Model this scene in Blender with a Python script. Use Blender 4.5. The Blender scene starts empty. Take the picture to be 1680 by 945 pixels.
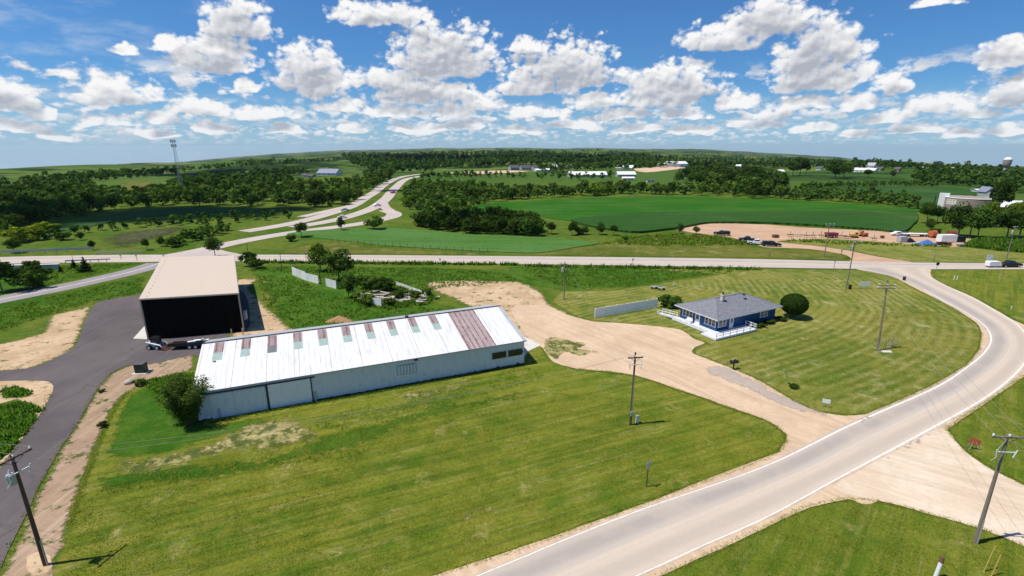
import bpy, math, random
import numpy as np
from mathutils import Vector, Matrix
from mathutils.geometry import delaunay_2d_cdt
R = math.radians
rng = np.random.default_rng(7)
random.seed(7)
scene = bpy.context.scene
COL = scene.collection

# ------------------------------------------------------------------ camera
FPX, CX, CY, HOR, H = 820.0, 840.0, 472.5, 241.0, 32.0     # lens in photo pixels, eye height in metres
PITCH = math.atan((CY - HOR) / FPX)
cam_data = bpy.data.cameras.new('camera')
cam = bpy.data.objects.new('camera', cam_data)
COL.objects.link(cam)
cam_data.sensor_width = 36.0
cam_data.lens = 36.0 * FPX / 1680.0
cam_data.clip_start, cam_data.clip_end = 0.5, 40000.0
cam.location = (0, 0, H)
cam.rotation_euler = (math.pi / 2 - PITCH, 0, 0)
scene.camera = cam

# ------------------------------------------------------------------ light
SUN_EL, SHADOW_AZ = 65.0, 12.0                              # shadows fall to the right and a little away
ea, sa = R(SUN_EL), R(SHADOW_AZ)
SUN_DIR = Vector((-math.cos(sa) * math.cos(ea), -math.sin(sa) * math.cos(ea), math.sin(ea)))
sun_data = bpy.data.lights.new('sun', 'SUN')
sun_data.energy, sun_data.angle, sun_data.color = 5.0, R(0.53), (1.0, 0.95, 0.87)
sun = bpy.data.objects.new('sun', sun_data)
sun.rotation_euler = (-SUN_DIR).to_track_quat('-Z', 'Y').to_euler()
sun.location = (-60, -20, 200)
COL.objects.link(sun)
scene.view_settings.view_transform = 'Standard'
scene.view_settings.look = 'None'
scene.view_settings.exposure = 0.0
scene.view_settings.gamma = 1.0
scene.view_settings.use_curve_mapping = False
scene.cycles.use_denoising = True
scene.cycles.max_bounces = 6
scene.cycles.diffuse_bounces = 3
scene.cycles.transparent_max_bounces = 6


def ray(u, v):
    x, y = (u - CX) / FPX, -(v - CY) / FPX
    return np.array([x, math.cos(PITCH) + y * math.sin(PITCH), -math.sin(PITCH) + y * math.cos(PITCH)])


# ------------------------------------------------------------------ node helper
class Nodes:
    def __init__(self, tree):
        self.t = tree
        self.t.nodes.clear()

    def n(self, kind, **kw):
        nd = self.t.nodes.new(kind)
        for k, v in kw.items():
            setattr(nd, k, v)
        return nd

    def put(self, sock, val):
        if hasattr(val, 'is_output') or isinstance(val, bpy.types.NodeSocket):
            self.t.links.new(val, sock)
        elif val is not None:
            try:
                sock.default_value = val
            except Exception:
                sock.default_value = tuple(val) + (1.0,)

    def math(self, op, a, b=None, c=None, clamp=False):
        nd = self.n('ShaderNodeMath', operation=op, use_clamp=clamp)
        self.put(nd.inputs[0], a)
        self.put(nd.inputs[1], b)
        self.put(nd.inputs[2], c)
        return nd.outputs[0]

    def vmath(self, op, a, b=None, c=None, out=0):
        nd = self.n('ShaderNodeVectorMath', operation=op)
        self.put(nd.inputs[0], a)
        self.put(nd.inputs[1], b)
        if c is not None:
            self.put(nd.inputs[2], c)
        return nd.outputs[out]

    def smooth(self, v, a, b, lo=0.0, hi=1.0):
        nd = self.n('ShaderNodeMapRange', interpolation_type='SMOOTHSTEP')
        self.put(nd.inputs[0], v)
        for i, x in enumerate((a, b, lo, hi)):
            nd.inputs[i + 1].default_value = x
        return nd.outputs[0]

    def lin(self, v, a, b, lo=0.0, hi=1.0):
        nd = self.n('ShaderNodeMapRange')
        self.put(nd.inputs[0], v)
        for i, x in enumerate((a, b, lo, hi)):
            nd.inputs[i + 1].default_value = x
        return nd.outputs[0]

    def mix(self, f, a, b, blend='MIX'):
        nd = self.n('ShaderNodeMix', data_type='RGBA', blend_type=blend)
        self.put(nd.inputs[0], f)
        self.put(nd.inputs[6], a)
        self.put(nd.inputs[7], b)
        return nd.outputs[2]

    def noise(self, vec, scale, detail=4.0, rough=0.55, dist=0.0):
        nd = self.n('ShaderNodeTexNoise')
        self.put(nd.inputs['Vector'], vec)
        nd.inputs['Scale'].default_value = scale
        nd.inputs['Detail'].default_value = detail
        nd.inputs['Roughness'].default_value = rough
        nd.inputs['Distortion'].default_value = dist
        return nd.outputs[0]

    def voronoi(self, vec, scale, detail=0.0, feature='F1', out=0, rough=0.5):
        nd = self.n('ShaderNodeTexVoronoi', feature=feature)
        self.put(nd.inputs['Vector'], vec)
        nd.inputs['Scale'].default_value = scale
        if 'Detail' in nd.inputs:
            nd.inputs['Detail'].default_value = detail
            nd.inputs['Roughness'].default_value = rough
        return nd.outputs[out]

    def pos(self):
        return self.n('ShaderNodeNewGeometry').outputs['Position']

    def obj(self):
        return self.n('ShaderNodeTexCoord').outputs['Object']

    def attr(self, name, out='Fac'):
        return self.n('ShaderNodeAttribute', attribute_name=name).outputs[out]

    def mapping(self, vec, scale=(1, 1, 1), rot=(0, 0, 0), loc=(0, 0, 0)):
        nd = self.n('ShaderNodeMapping')
        self.put(nd.inputs[0], vec)
        nd.inputs[1].default_value = loc
        nd.inputs[2].default_value = rot
        nd.inputs[3].default_value = scale
        return nd.outputs[0]

    def aniso(self, vec, deg, along, across):
        """coordinates turned so that x runs at the given angle, then stretched"""
        return self.mapping(self.mapping(vec, (1, 1, 1), (0, 0, R(-deg))), (along, across, 1))

    def bump(self, height, dist, strength=0.6):
        nd = self.n('ShaderNodeBump')
        nd.inputs['Strength'].default_value = strength
        nd.inputs['Distance'].default_value = dist
        self.put(nd.inputs['Height'], height)
        return nd.outputs[0]

    def surface(self, color, rough=0.85, metal=0.0, normal=None, spec=0.3, **kw):
        b = self.n('ShaderNodeBsdfPrincipled')
        self.put(b.inputs['Base Color'], color)
        self.put(b.inputs['Roughness'], rough)
        b.inputs['Metallic'].default_value = metal
        b.inputs['Specular IOR Level'].default_value = spec
        if normal is not None:
            self.put(b.inputs['Normal'], normal)
        for k, v in kw.items():
            self.put(b.inputs[k], v)
        o = self.n('ShaderNodeOutputMaterial')
        self.t.links.new(b.outputs[0], o.inputs[0])
        return b


MATS = {}


def new_mat(name):
    m = bpy.data.materials.new(name)
    m.use_nodes = True
    MATS[name] = m
    return Nodes(m.node_tree)


# ------------------------------------------------------------------ sky and clouds
world = bpy.data.worlds.new('World')
scene.world = world
world.use_nodes = True
S = Nodes(world.node_tree)
d = S.n('ShaderNodeTexCoord').outputs['Generated']
sep = S.n('ShaderNodeSeparateXYZ')
S.put(sep.inputs[0], d)
dx, dy, dz = sep.outputs
DEG = 180 / math.pi
az = S.math('MULTIPLY', S.math('ARCTAN2', dx, dy), DEG)
el = S.math('MULTIPLY', S.math('ARCSINE', dz), DEG)
comb = S.n('ShaderNodeCombineXYZ')                         # the clear sky: below the flat horizon it goes on like the lowest sky
S.put(comb.inputs[0], dx)
S.put(comb.inputs[1], dy)
S.put(comb.inputs[2], S.math('MAXIMUM', S.math('ADD', dz, 0.02), 0.012))
nis = S.n('ShaderNodeTexSky', sky_type='NISHITA')
nis.sun_disc = False
nis.sun_elevation = ea
nis.sun_rotation = math.atan2(SUN_DIR.x, SUN_DIR.y)
nis.air_density, nis.dust_density, nis.ozone_density = 1.0, 0.35, 2.2
S.put(nis.inputs[0], S.vmath('NORMALIZE', comb.outputs[0]))
clear = S.mix(1.0, nis.outputs[0], (0.44, 0.84, 1.26, 1), 'MULTIPLY')


def azel(u, v):
    q = ray(u, v)
    return math.degrees(math.atan2(q[0], q[1])), math.degrees(math.atan2(q[2], math.hypot(q[0], q[1])))


CLOUDS = [  # centre u, v of the photo, half width, height above the base line, all in photo pixels
    (392, 50, 72, 70), (348, 104, 84, 62), (275, 82, 40, 22), (200, 86, 26, 22), (188, 162, 92, 44), (10, 172, 66, 56), (60, 190, 40, 24),
    (405, 150, 34, 24), (513, 138, 78, 84), (730, 106, 110, 92), (628, 32, 96, 44), (650, 138, 96, 34), (700, 160, 104, 46),
    (925, 128, 108, 82), (858, 80, 40, 26), (862, 148, 66, 34), (1185, 72, 86, 46), (1262, 44, 92, 66), (1345, 92, 92, 86), (1338, 134, 122, 60),
    (1470, 144, 44, 38), (1105, 146, 104, 60), (1080, 168, 92, 34), (1655, 94, 76, 52), (1666, 162, 88, 58), (1535, 178, 72, 30),
    (1310, 174, 74, 26), (1412, 176, 44, 26), (1536, 6, 54, 18), (330, 184, 70, 26), (560, 178, 56, 22), (980, 172, 60, 26), (100, 118, 36, 12),
    (1205, 170, 50, 22), (430, 192, 70, 20), (640, 186, 64, 18), (790, 178, 56, 24), (880, 190, 70, 20), (20, 214, 80, 20), (170, 206, 60, 20),
    (1610, 192, 60, 20), (1440, 200, 54, 16), (1120, 192, 64, 18), (-180, 130, 120, 60), (1880, 120, 130, 70),
    (90, 226, 46, 14), (250, 222, 60, 17), (350, 214, 52, 18), (480, 216, 58, 16), (575, 212, 40, 15), (690, 214, 62, 18), (770, 206, 44, 16), (850, 216, 52, 15), (950, 208, 60, 18), (1045, 214, 46, 15),
    (1140, 218, 54, 15), (1240, 206, 60, 18), (1330, 214, 50, 16), (1400, 222, 46, 13), (1500, 214, 58, 17), (1580, 224, 48, 13), (1660, 216, 60, 18), (270, 196, 44, 18), (740, 188, 50, 20), (1020, 192, 52, 18), (1260, 190, 46, 18), (1480, 190, 44, 16)]
comb2 = S.n('ShaderNodeCombineXYZ')
S.put(comb2.inputs[0], az)
S.put(comb2.inputs[1], el)
flat2 = comb2.outputs[0]
wob = S.n('ShaderNodeTexNoise')
S.put(wob.inputs['Vector'], flat2)
wob.inputs['Scale'].default_value = 0.28
wob.inputs['Detail'].default_value = 2.0
wv = S.vmath('SUBTRACT', wob.outputs['Color'], (0.5, 0.5, 0.5))
bent = S.vmath('MULTIPLY_ADD', wv, (2.6, 1.5, 0), flat2)
comb3 = S.n('ShaderNodeCombineXYZ')
sb = S.n('ShaderNodeSeparateXYZ')
S.put(sb.inputs[0], bent)
S.put(comb3.inputs[0], sb.outputs[0])
S.put(comb3.inputs[1], sb.outputs[1])
S.put(comb3.inputs[2], S.math('ADD', sb.outputs[1], 1.15))
P3 = comb3.outputs[0]
r0 = r1 = None
for (u, v, w, h) in CLOUDS:
    w, h = w * 1.10, h * 1.10
    a0, e0 = azel(u, v)
    a1 = azel(u + w, v)[0]
    e1 = azel(u, v - h)[1]
    sx, sy = abs(a1 - a0), abs(e1 - e0)
    Q = S.vmath('MULTIPLY_ADD', P3, (1 / sx, 1 / sy, 1 / sy), (-a0 / sx, -e0 / sy, -e0 / sy))
    Q = S.vmath('MAXIMUM', Q, S.vmath('MULTIPLY', Q, (-1.0, -3.2, -3.2)))
    Q = S.vmath('MULTIPLY', Q, Q)
    b0 = S.vmath('DOT_PRODUCT', Q, (1, 1, 0), out=1)
    b1 = S.vmath('DOT_PRODUCT', Q, (1, 0, 1), out=1)
    r0 = b0 if r0 is None else S.math('SMOOTH_MIN', r0, b0, 0.35)
    r1 = b1 if r1 is None else S.math('SMOOTH_MIN', r1, b1, 0.35)
F0 = S.math('MAXIMUM', S.math('SUBTRACT', 1.0, r0), -1.5)
F1 = S.math('MAXIMUM', S.math('SUBTRACT', 1.0, r1), -1.5)


def billow(vec):
    nz = S.noise(vec, 0.62, 7.0, 0.56)
    vo = S.voronoi(vec, 0.75, 2.4, 'F1', 0, 0.55)
    return S.math('SUBTRACT', S.math('MULTIPLY', nz, 1.9), S.math('MULTIPLY', vo, 0.85))


skew = S.mapping(flat2, (1.0, 1.35, 1.0))
lite = S.vmath('ADD', skew, (-0.22, 0.42, 0.0))             # a step towards the sun
B0, B1 = billow(skew), billow(lite)
D0 = S.math('ADD', F0, S.math('MULTIPLY', S.math('SUBTRACT', B0, 0.50), 0.72))
big = S.smooth(D0, -0.04, 0.42)
# rows of small cumulus, smaller and flatter towards the horizon
low = shade_low = None
for (k, ky, thr, e_lo, e_hi, off) in ((0.50, 1.7, 0.430, 3.4, 8.2, 3.0), (0.80, 2.0, 0.385, 1.7, 5.0, 17.0), (1.35, 2.3, 0.380, -0.2, 3.2, 41.0)):
    vec = S.mapping(flat2, (k * 0.72, k * ky * 0.72, 1.0), (0, 0, 0), (off, off * 0.7, 0))
    n0 = S.math('ADD', S.noise(vec, 1.0, 6.0, 0.58), S.math('MULTIPLY', S.math('SUBTRACT', S.noise(vec, 0.27, 2.0, 0.5), 0.5), 0.30))
    n0 = S.math('SUBTRACT', n0, S.math('MULTIPLY', S.math('SUBTRACT', S.voronoi(vec, 1.15, 1.0), 0.42), 0.20))
    n1 = S.noise(S.vmath('ADD', vec, (-0.10, 0.34, 0.0)), 1.0, 3.0, 0.5)
    dens = S.math('MULTIPLY', S.smooth(n0, thr, thr + 0.14), S.math('MULTIPLY', S.smooth(el, e_lo, e_lo + 1.3), S.smooth(el, e_hi, e_hi - 2.2)))
    sh = S.math('ADD', 0.82, S.math('MULTIPLY', S.math('SUBTRACT', n0, n1), 1.9))
    if low is None:
        low, shade_low = dens, sh
    else:
        shade_low = S.math('ADD', S.math('MULTIPLY', shade_low, low), S.math('MULTIPLY', sh, S.math('SUBTRACT', 1.0, low)))
        low = S.math('MAXIMUM', low, dens)
shade_low = S.math('MINIMUM', S.math('MAXIMUM', shade_low, 0.4), 0.98)
T0 = S.noise(skew, 0.42, 3.5, 0.5)
T1 = S.noise(S.vmath('ADD', skew, (-0.30, 0.62, 0.0)), 0.42, 2.5, 0.5)
shade_big = S.math('MULTIPLY_ADD', S.smooth(F1, 0.12, 0.98), -0.74, 1.06)
shade_big = S.math('ADD', shade_big, S.math('MULTIPLY', S.math('SUBTRACT', B0, B1), 0.26))
shade_big = S.math('ADD', shade_big, S.math('MULTIPLY', S.math('SUBTRACT', T0, T1), 1.5))
shade_big = S.math('MINIMUM', S.math('MAXIMUM', shade_big, 0.22), 1.06)
C_DARK, C_LIT = (3.2, 3.7, 4.7, 1), (11.2, 11.1, 11.0, 1)
haze_c = (5.2, 7.0, 8.9, 1)
air = S.smooth(el, 6.5, -0.5)
c_low = S.mix(S.math('MULTIPLY', air, 0.42), S.mix(shade_low, C_DARK, C_LIT), haze_c)
c_big = S.mix(S.math('MULTIPLY', air, 0.22), S.mix(shade_big, C_DARK, C_LIT), haze_c)
cir = S.noise(S.mapping(flat2, (0.05, 0.16, 1), (0, 0, R(-32))), 3.0, 5.0, 0.6)
cir = S.math('MULTIPLY', S.smooth(cir, 0.46, 0.75), S.math('MULTIPLY', S.smooth(az, -20, -42), 0.45))
sky_c = S.mix(S.math('MULTIPLY', air, 0.55), clear, haze_c)
sky_c = S.mix(cir, sky_c, (8.2, 8.8, 9.4, 1))
sky_c = S.mix(S.math('MULTIPLY', low, S.smooth(el, -0.8, 3.2, 0.50, 0.95)), sky_c, c_low)
sky_c = S.mix(S.math('MULTIPLY', big, 0.98), sky_c, c_big)
bg = S.n('ShaderNodeBackground')
S.put(bg.inputs[0], sky_c)
bg.inputs[1].default_value = 0.087
wo = S.n('ShaderNodeOutputWorld')
world.node_tree.links.new(bg.outputs[0], wo.inputs[0])
world.cycles.sampling_method = 'MANUAL'
world.cycles.sample_map_resolution = 512

# ------------------------------------------------------------------ terrain
SKYLINE = [(-300, 308), (0, 292), (60, 285), (150, 274), (290, 263), (400, 253), (560, 244), (700, 241), (840, 240), (1000, 241), (1150, 242),
           (1300, 250), (1450, 261), (1600, 271), (1680, 279), (2000, 298)]


def _slope(u, v):
    q = ray(u, v)
    return q[2] / math.hypot(q[0], q[1])


SLOPE_U = np.array([k[0] for k in SKYLINE], float)
SLOPE_S = np.array([_slope(*k) for k in SKYLINE])


def smoothstep(a, b, x):
    t = np.clip((x - a) / (b - a), 0, 1)
    return t * t * (3 - 2 * t)


LUMPS = {}


def lump(x, y, L, seed):
    if seed not in LUMPS:
        r = np.random.default_rng(seed)
        LUMPS[seed] = []
        for k in range(5):
            a = r.uniform(0, 2 * math.pi)
            f = 2 * math.pi / (L * r.uniform(0.6, 1.6))
            LUMPS[seed].append((math.cos(a) * f, math.sin(a) * f, r.uniform(0, 6.28)))
    return sum(np.sin(x * fx + y * fy + ph) for fx, fy, ph in LUMPS[seed]) / 5


def height(x, y):
    x, y = np.asarray(x, float), np.asarray(y, float)
    r = np.hypot(x, y)
    u = CX + FPX * np.clip(x / np.maximum(y, r * 0.25 + 1e-6), -3, 3) / math.cos(PITCH)
    s = smoothstep(420, 4200, r)
    z = s * r * np.interp(u, SLOPE_U, SLOPE_S)
    z = z + smoothstep(450, 900, r) * lump(x, y, 420, 3) * 8.5
    z = z + smoothstep(1100, 2600, r) * lump(x, y, 1500, 5) * 19.0 + smoothstep(3000, 6000, r) * lump(x, y, 2300, 8) * 16 - smoothstep(1500, 5000, r) * 16
    return z


MARCH = 300.0 * 1.018 ** np.arange(220)


def at(u, v, z=0.0):
    """The point of the terrain (raised by z near by) seen at photo pixel u, v."""
    q = ray(u, v)
    t = (z - H) / q[2] if q[2] < -1e-4 else 1e9
    p = q * t
    if t < 1e8 and math.hypot(p[0], p[1]) < 420:
        return Vector((p[0], p[1], z))
    ts = MARCH
    hit = np.nonzero(q[2] * ts + H < height(q[0] * ts, q[1] * ts))[0]
    k = max(1, int(hit[0])) if len(hit) else len(ts) - 1
    ts = np.linspace(ts[k - 1], ts[k], 24)
    hit = np.nonzero(q[2] * ts + H < height(q[0] * ts, q[1] * ts))[0]
    p = q * ts[int(hit[0]) if len(hit) else -1]
    return Vector((p[0], p[1], float(height(p[0], p[1])) + z))


# ------------------------------------------------------------------ mesh helpers
class MB:
    def __init__(self):
        self.v, self.f, self.m = [], [], []

    def face(self, pts, mi=0):
        b = len(self.v)
        self.v += [tuple(p) for p in pts]
        self.f.append(tuple(range(b, b + len(pts))))
        self.m.append(mi)

    def box(self, c, s, rz=0.0, mi=0, tilt=None):
        sx, sy, sz = s[0] / 2, s[1] / 2, s[2] / 2
        M = Matrix.Translation(c) @ Matrix.Rotation(rz, 4, 'Z')
        if tilt is not None:
            M = M @ tilt
        b = len(self.v)
        for x in (-sx, sx):
            for y in (-sy, sy):
                for z in (-sz, sz):
                    self.v.append(tuple(M @ Vector((x, y, z))))
        for q in ((0, 1, 3, 2), (4, 6, 7, 5), (0, 4, 5, 1), (2, 3, 7, 6), (0, 2, 6, 4), (1, 5, 7, 3)):
            self.f.append(tuple(b + i for i in q))
            self.m.append(mi)
        return self

    def tube(self, p0, p1, r0, r1=None, n=8, mi=0, caps=True):
        r1 = r0 if r1 is None else r1
        p0, p1 = Vector(p0), Vector(p1)
        z = (p1 - p0).normalized()
        x = z.orthogonal().normalized()
        y = z.cross(x)
        b = len(self.v)
        for p, r in ((p0, r0), (p1, r1)):
            for k in range(n):
                a = 2 * math.pi * k / n
                self.v.append(tuple(p + x * (r * math.cos(a)) + y * (r * math.sin(a))))
        for k in range(n):
            self.f.append((b + k, b + (k + 1) % n, b + n + (k + 1) % n, b + n + k))
            self.m.append(mi)
        if caps:
            self.f.append(tuple(b + k for k in reversed(range(n))))
            self.f.append(tuple(b + n + k for k in range(n)))
            self.m += [mi, mi]
        return self

    def lathe(self, prof, c=(0, 0, 0), n=16, mi=0):
        b = len(self.v)
        for (r, z) in prof:
            for k in range(n):
                a = 2 * math.pi * k / n
                self.v.append((c[0] + r * math.cos(a), c[1] + r * math.sin(a), c[2] + z))
        for j in range(len(prof) - 1):
            for k in range(n):
                self.f.append((b + j * n + k, b + j * n + (k + 1) % n, b + (j + 1) * n + (k + 1) % n, b + (j + 1) * n + k))
                self.m.append(mi)
        self.f.append(tuple(b + k for k in reversed(range(n))))
        self.f.append(tuple(b + (len(prof) - 1) * n + k for k in range(n)))
        self.m += [mi, mi]
        return self

    def prism(self, pts, y0, y1, mi=0):
        """an outline in x, z drawn out along y"""
        n, b = len(pts), len(self.v)
        for y in (y0, y1):
            self.v += [(p[0], y, p[1]) for p in pts]
        for k in range(n):
            self.f.append((b + k, b + (k + 1) % n, b + n + (k + 1) % n, b + n + k))
            self.m.append(mi)
        self.f.append(tuple(b + k for k in reversed(range(n))))
        self.f.append(tuple(b + n + k for k in range(n)))
        self.m += [mi, mi]
        return self

    def slab(self, pts, z0, z1, mi=0):
        n, b = len(pts), len(self.v)
        for z in (z0, z1):
            self.v += [(p[0], p[1], z) for p in pts]
        for k in range(n):
            self.f.append((b + k, b + (k + 1) % n, b + n + (k + 1) % n, b + n + k))
            self.m.append(mi)
        self.f.append(tuple(b + k for k in reversed(range(n))))
        self.f.append(tuple(b + n + k for k in range(n)))
        self.m += [mi, mi]
        return self

    def build(self, name, mats, parent=None, smooth=False, loc=None, fix=True, bevel=0.0):
        me = bpy.data.meshes.new(name)
        me.from_pydata(self.v, [], self.f)
        mats = mats if isinstance(mats, (list, tuple)) else [mats]
        for m in mats:
            me.materials.append(MATS[m])
        me.polygons.foreach_set('material_index', self.m)
        if smooth:
            me.polygons.foreach_set('use_smooth', [True] * len(self.f))
        me.update()
        if fix:
            import bmesh
            bm = bmesh.new()
            bm.from_mesh(me)
            bmesh.ops.recalc_face_normals(bm, faces=bm.faces)
            bm.to_mesh(me)
            bm.free()
        o = bpy.data.objects.new(name, me)
        COL.objects.link(o)
        if parent is not None:
            o.parent = parent
        if loc is not None:
            o.location = loc
        if bevel:
            b = o.modifiers.new('soft edge', 'BEVEL')
            b.width, b.segments = bevel, 2
        return o


def tag(o, label=None, cat=None, group=None, kind=None):
    if label:
        o['label'] = label
    if cat:
        o['category'] = cat
    if group:
        o['group'] = group
    if kind:
        o['kind'] = kind
    return o


def thing(name, label, cat, loc=(0, 0, 0), rz=0.0, group=None):
    o = bpy.data.objects.new(name, None)
    o.empty_display_size = 0.3
    COL.objects.link(o)
    o.location = loc
    o.rotation_euler = (0, 0, rz)
    return tag(o, label, cat, group)


def copy_tree(o, parent=None):
    c = o.copy()
    COL.objects.link(c)
    if parent is not None:
        c.parent = parent
    for ch in list(o.children):
        copy_tree(ch, c)
    return c


def grid_mesh(name, verts, faces, mats, smooth=False, mi=None):
    """numpy arrays straight into a mesh; all faces have the same corner count"""
    verts, faces = np.asarray(verts, np.float32), np.asarray(faces, np.int32)
    me = bpy.data.meshes.new(name)
    me.vertices.add(len(verts))
    me.vertices.foreach_set('co', verts.ravel())
    k = faces.shape[1]
    me.loops.add(faces.size)
    me.loops.foreach_set('vertex_index', faces.ravel())
    me.polygons.add(len(faces))
    me.polygons.foreach_set('loop_start', np.arange(0, faces.size, k, dtype=np.int32))
    for m in mats:
        me.materials.append(MATS[m])
    if mi is not None:
        me.polygons.foreach_set('material_index', np.asarray(mi, np.int32))
    me.polygons.foreach_set('use_smooth', np.full(len(faces), smooth))
    me.update(calc_edges=True)
    me.validate()
    return me


def link(name, me, parent=None):
    o = bpy.data.objects.new(name, me)
    COL.objects.link(o)
    if parent is not None:
        o.parent = parent
    return o


# ------------------------------------------------------------------ outlines on the ground
def curve_closed(pts, step, smooth=True):
    pts = [np.array(p[:2], float) for p in pts]
    n, out = len(pts), []
    for i in range(n):
        p0, p1, p2, p3 = pts[i - 1], pts[i], pts[(i + 1) % n], pts[(i + 2) % n]
        m = max(1, int(np.linalg.norm(p2 - p1) / step))
        for k in range(m):
            t = k / m
            if smooth:
                a = 0.5 * ((2 * p1) + (-p0 + p2) * t + (2 * p0 - 5 * p1 + 4 * p2 - p3) * t * t + (-p0 + 3 * p1 - 3 * p2 + p3) * t ** 3)
                b = p1 + (p2 - p1) * t
                out.append(0.55 * a + 0.45 * b)
            else:
                out.append(p1 + (p2 - p1) * t)
    return np.array(out)


def ragged(pts, amp, seed=1):
    if amp <= 0:
        return pts
    r = np.random.default_rng(seed)
    n = len(pts)
    off = np.zeros(n)
    a, m = 1.0, 14
    while m < n * 1.2:
        off += a * np.interp(np.linspace(0, m, n, endpoint=False), np.arange(m + 1), np.append(q := r.uniform(-1, 1, m), q[0]))
        m *= 2
        a *= 0.68
    d_ = np.roll(pts, -1, 0) - np.roll(pts, 1, 0)
    nn = np.stack([-d_[:, 1], d_[:, 0]], 1) / (np.linalg.norm(d_, axis=1)[:, None] + 1e-9)
    return pts + nn * (off * amp)[:, None]


def inside(poly, pts):
    x, y = pts[:, 0], pts[:, 1]
    c = np.zeros(len(pts), bool)
    j = len(poly) - 1
    for i in range(len(poly)):
        xi, yi = poly[i]
        xj, yj = poly[j]
        hit = ((yi > y) != (yj > y)) & (x < (xj - xi) * (y - yi) / (yj - yi + 1e-12) + xi)
        c ^= hit
        j = i
    return c


def dist_to(path, pts):
    """smallest distance from each point to an open polyline"""
    best = np.full(len(pts), 1e9)
    for a, b in zip(path[:-1], path[1:]):
        ab = b - a
        t = np.clip(((pts - a) @ ab) / (ab @ ab + 1e-9), 0, 1)
        best = np.minimum(best, np.linalg.norm(pts - (a + t[:, None] * ab), axis=1))
    return best


def world_poly(px):
    return [tuple(at(u, v))[:2] for (u, v) in px]


def sheet(name, px, level, mat, step=1.0, rag=0.15, grid=None, edge=None, smooth=True, seed=1, world=None, z=None, skirt=0.0, fade=0.0):
    """a patch of ground covering, its outline given by photo pixels, lying just above the ground (or standing on it, as a crop does)"""
    base = world if world is not None else world_poly(px)
    pts = ragged(curve_closed(base, step, smooth), rag, seed)
    allp = [Vector((float(p[0]), float(p[1]))) for p in pts]
    n = len(allp)
    if fade and not grid:
        grid = max(0.5, fade * 0.8)
    if grid:
        lo, hi = pts.min(0), pts.max(0)
        gx, gy = np.meshgrid(np.arange(lo[0], hi[0], grid), np.arange(lo[1], hi[1], grid))
        g = np.stack([gx.ravel(), gy.ravel()], 1)
        g = g + np.random.default_rng(seed).uniform(-0.2, 0.2, g.shape) * grid
        g = g[inside(pts, g)]
        if len(g):
            g = g[dist_to(np.vstack([pts, pts[:1]])[:: max(1, n // 160)], g) > grid * 0.5]
        allp += [Vector((float(p[0]), float(p[1]))) for p in g]
    vs, _e, fs, *_ = delaunay_2d_cdt(allp, [], [list(range(n))], 1, 1e-5)
    co = np.array([(p.x, p.y) for p in vs])
    zz = height(co[:, 0], co[:, 1]) + (z if z is not None else 0.006 * level)
    me = grid_mesh(name, np.column_stack([co, zz]), np.array([f for f in fs if len(f) == 3]), [mat])
    if edge is not None:
        at_ = me.attributes.new('edge', 'FLOAT', 'POINT')
        at_.data.foreach_set('value', dist_to(edge, co).astype(np.float32))
    rim_ = me.attributes.new('rim', 'FLOAT', 'POINT')
    if fade:
        rim_.data.foreach_set('value', (dist_to(np.vstack([pts, pts[:1]]), co) / fade).astype(np.float32))
    else:
        rim_.data.foreach_set('value', np.full(len(co), 9.0, np.float32))
    o = link(name, me)
    if skirt:
        b = MB()
        for i in range(n):
            p, q = pts[i], pts[(i + 1) % n]
            zp, zq = float(height(*p)), float(height(*q))
            b.face([(p[0], p[1], zp - 0.2), (q[0], q[1], zq - 0.2), (q[0], q[1], zq + z), (p[0], p[1], zp + z)])
        s = b.build(name + '_side', mat, fix=False)
        s.parent = o
    return tag(o, kind='structure')


# ------------------------------------------------------------------ ground materials
def rim_alpha(N):
    """ragged, thinning edge of a patch: the cover breaks up towards its outline"""
    pp = N.pos()
    nz = N.math('ADD', N.math('MULTIPLY', N.noise(pp, 1.1, 6, 0.7), 0.7), N.math('MULTIPLY', N.noise(pp, 5.0, 4, 0.7), 0.3))
    return N.smooth(N.math('ADD', N.attr('rim'), N.math('MULTIPLY', N.math('SUBTRACT', nz, 0.5), 5.2)), 0.25, 0.95)


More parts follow.
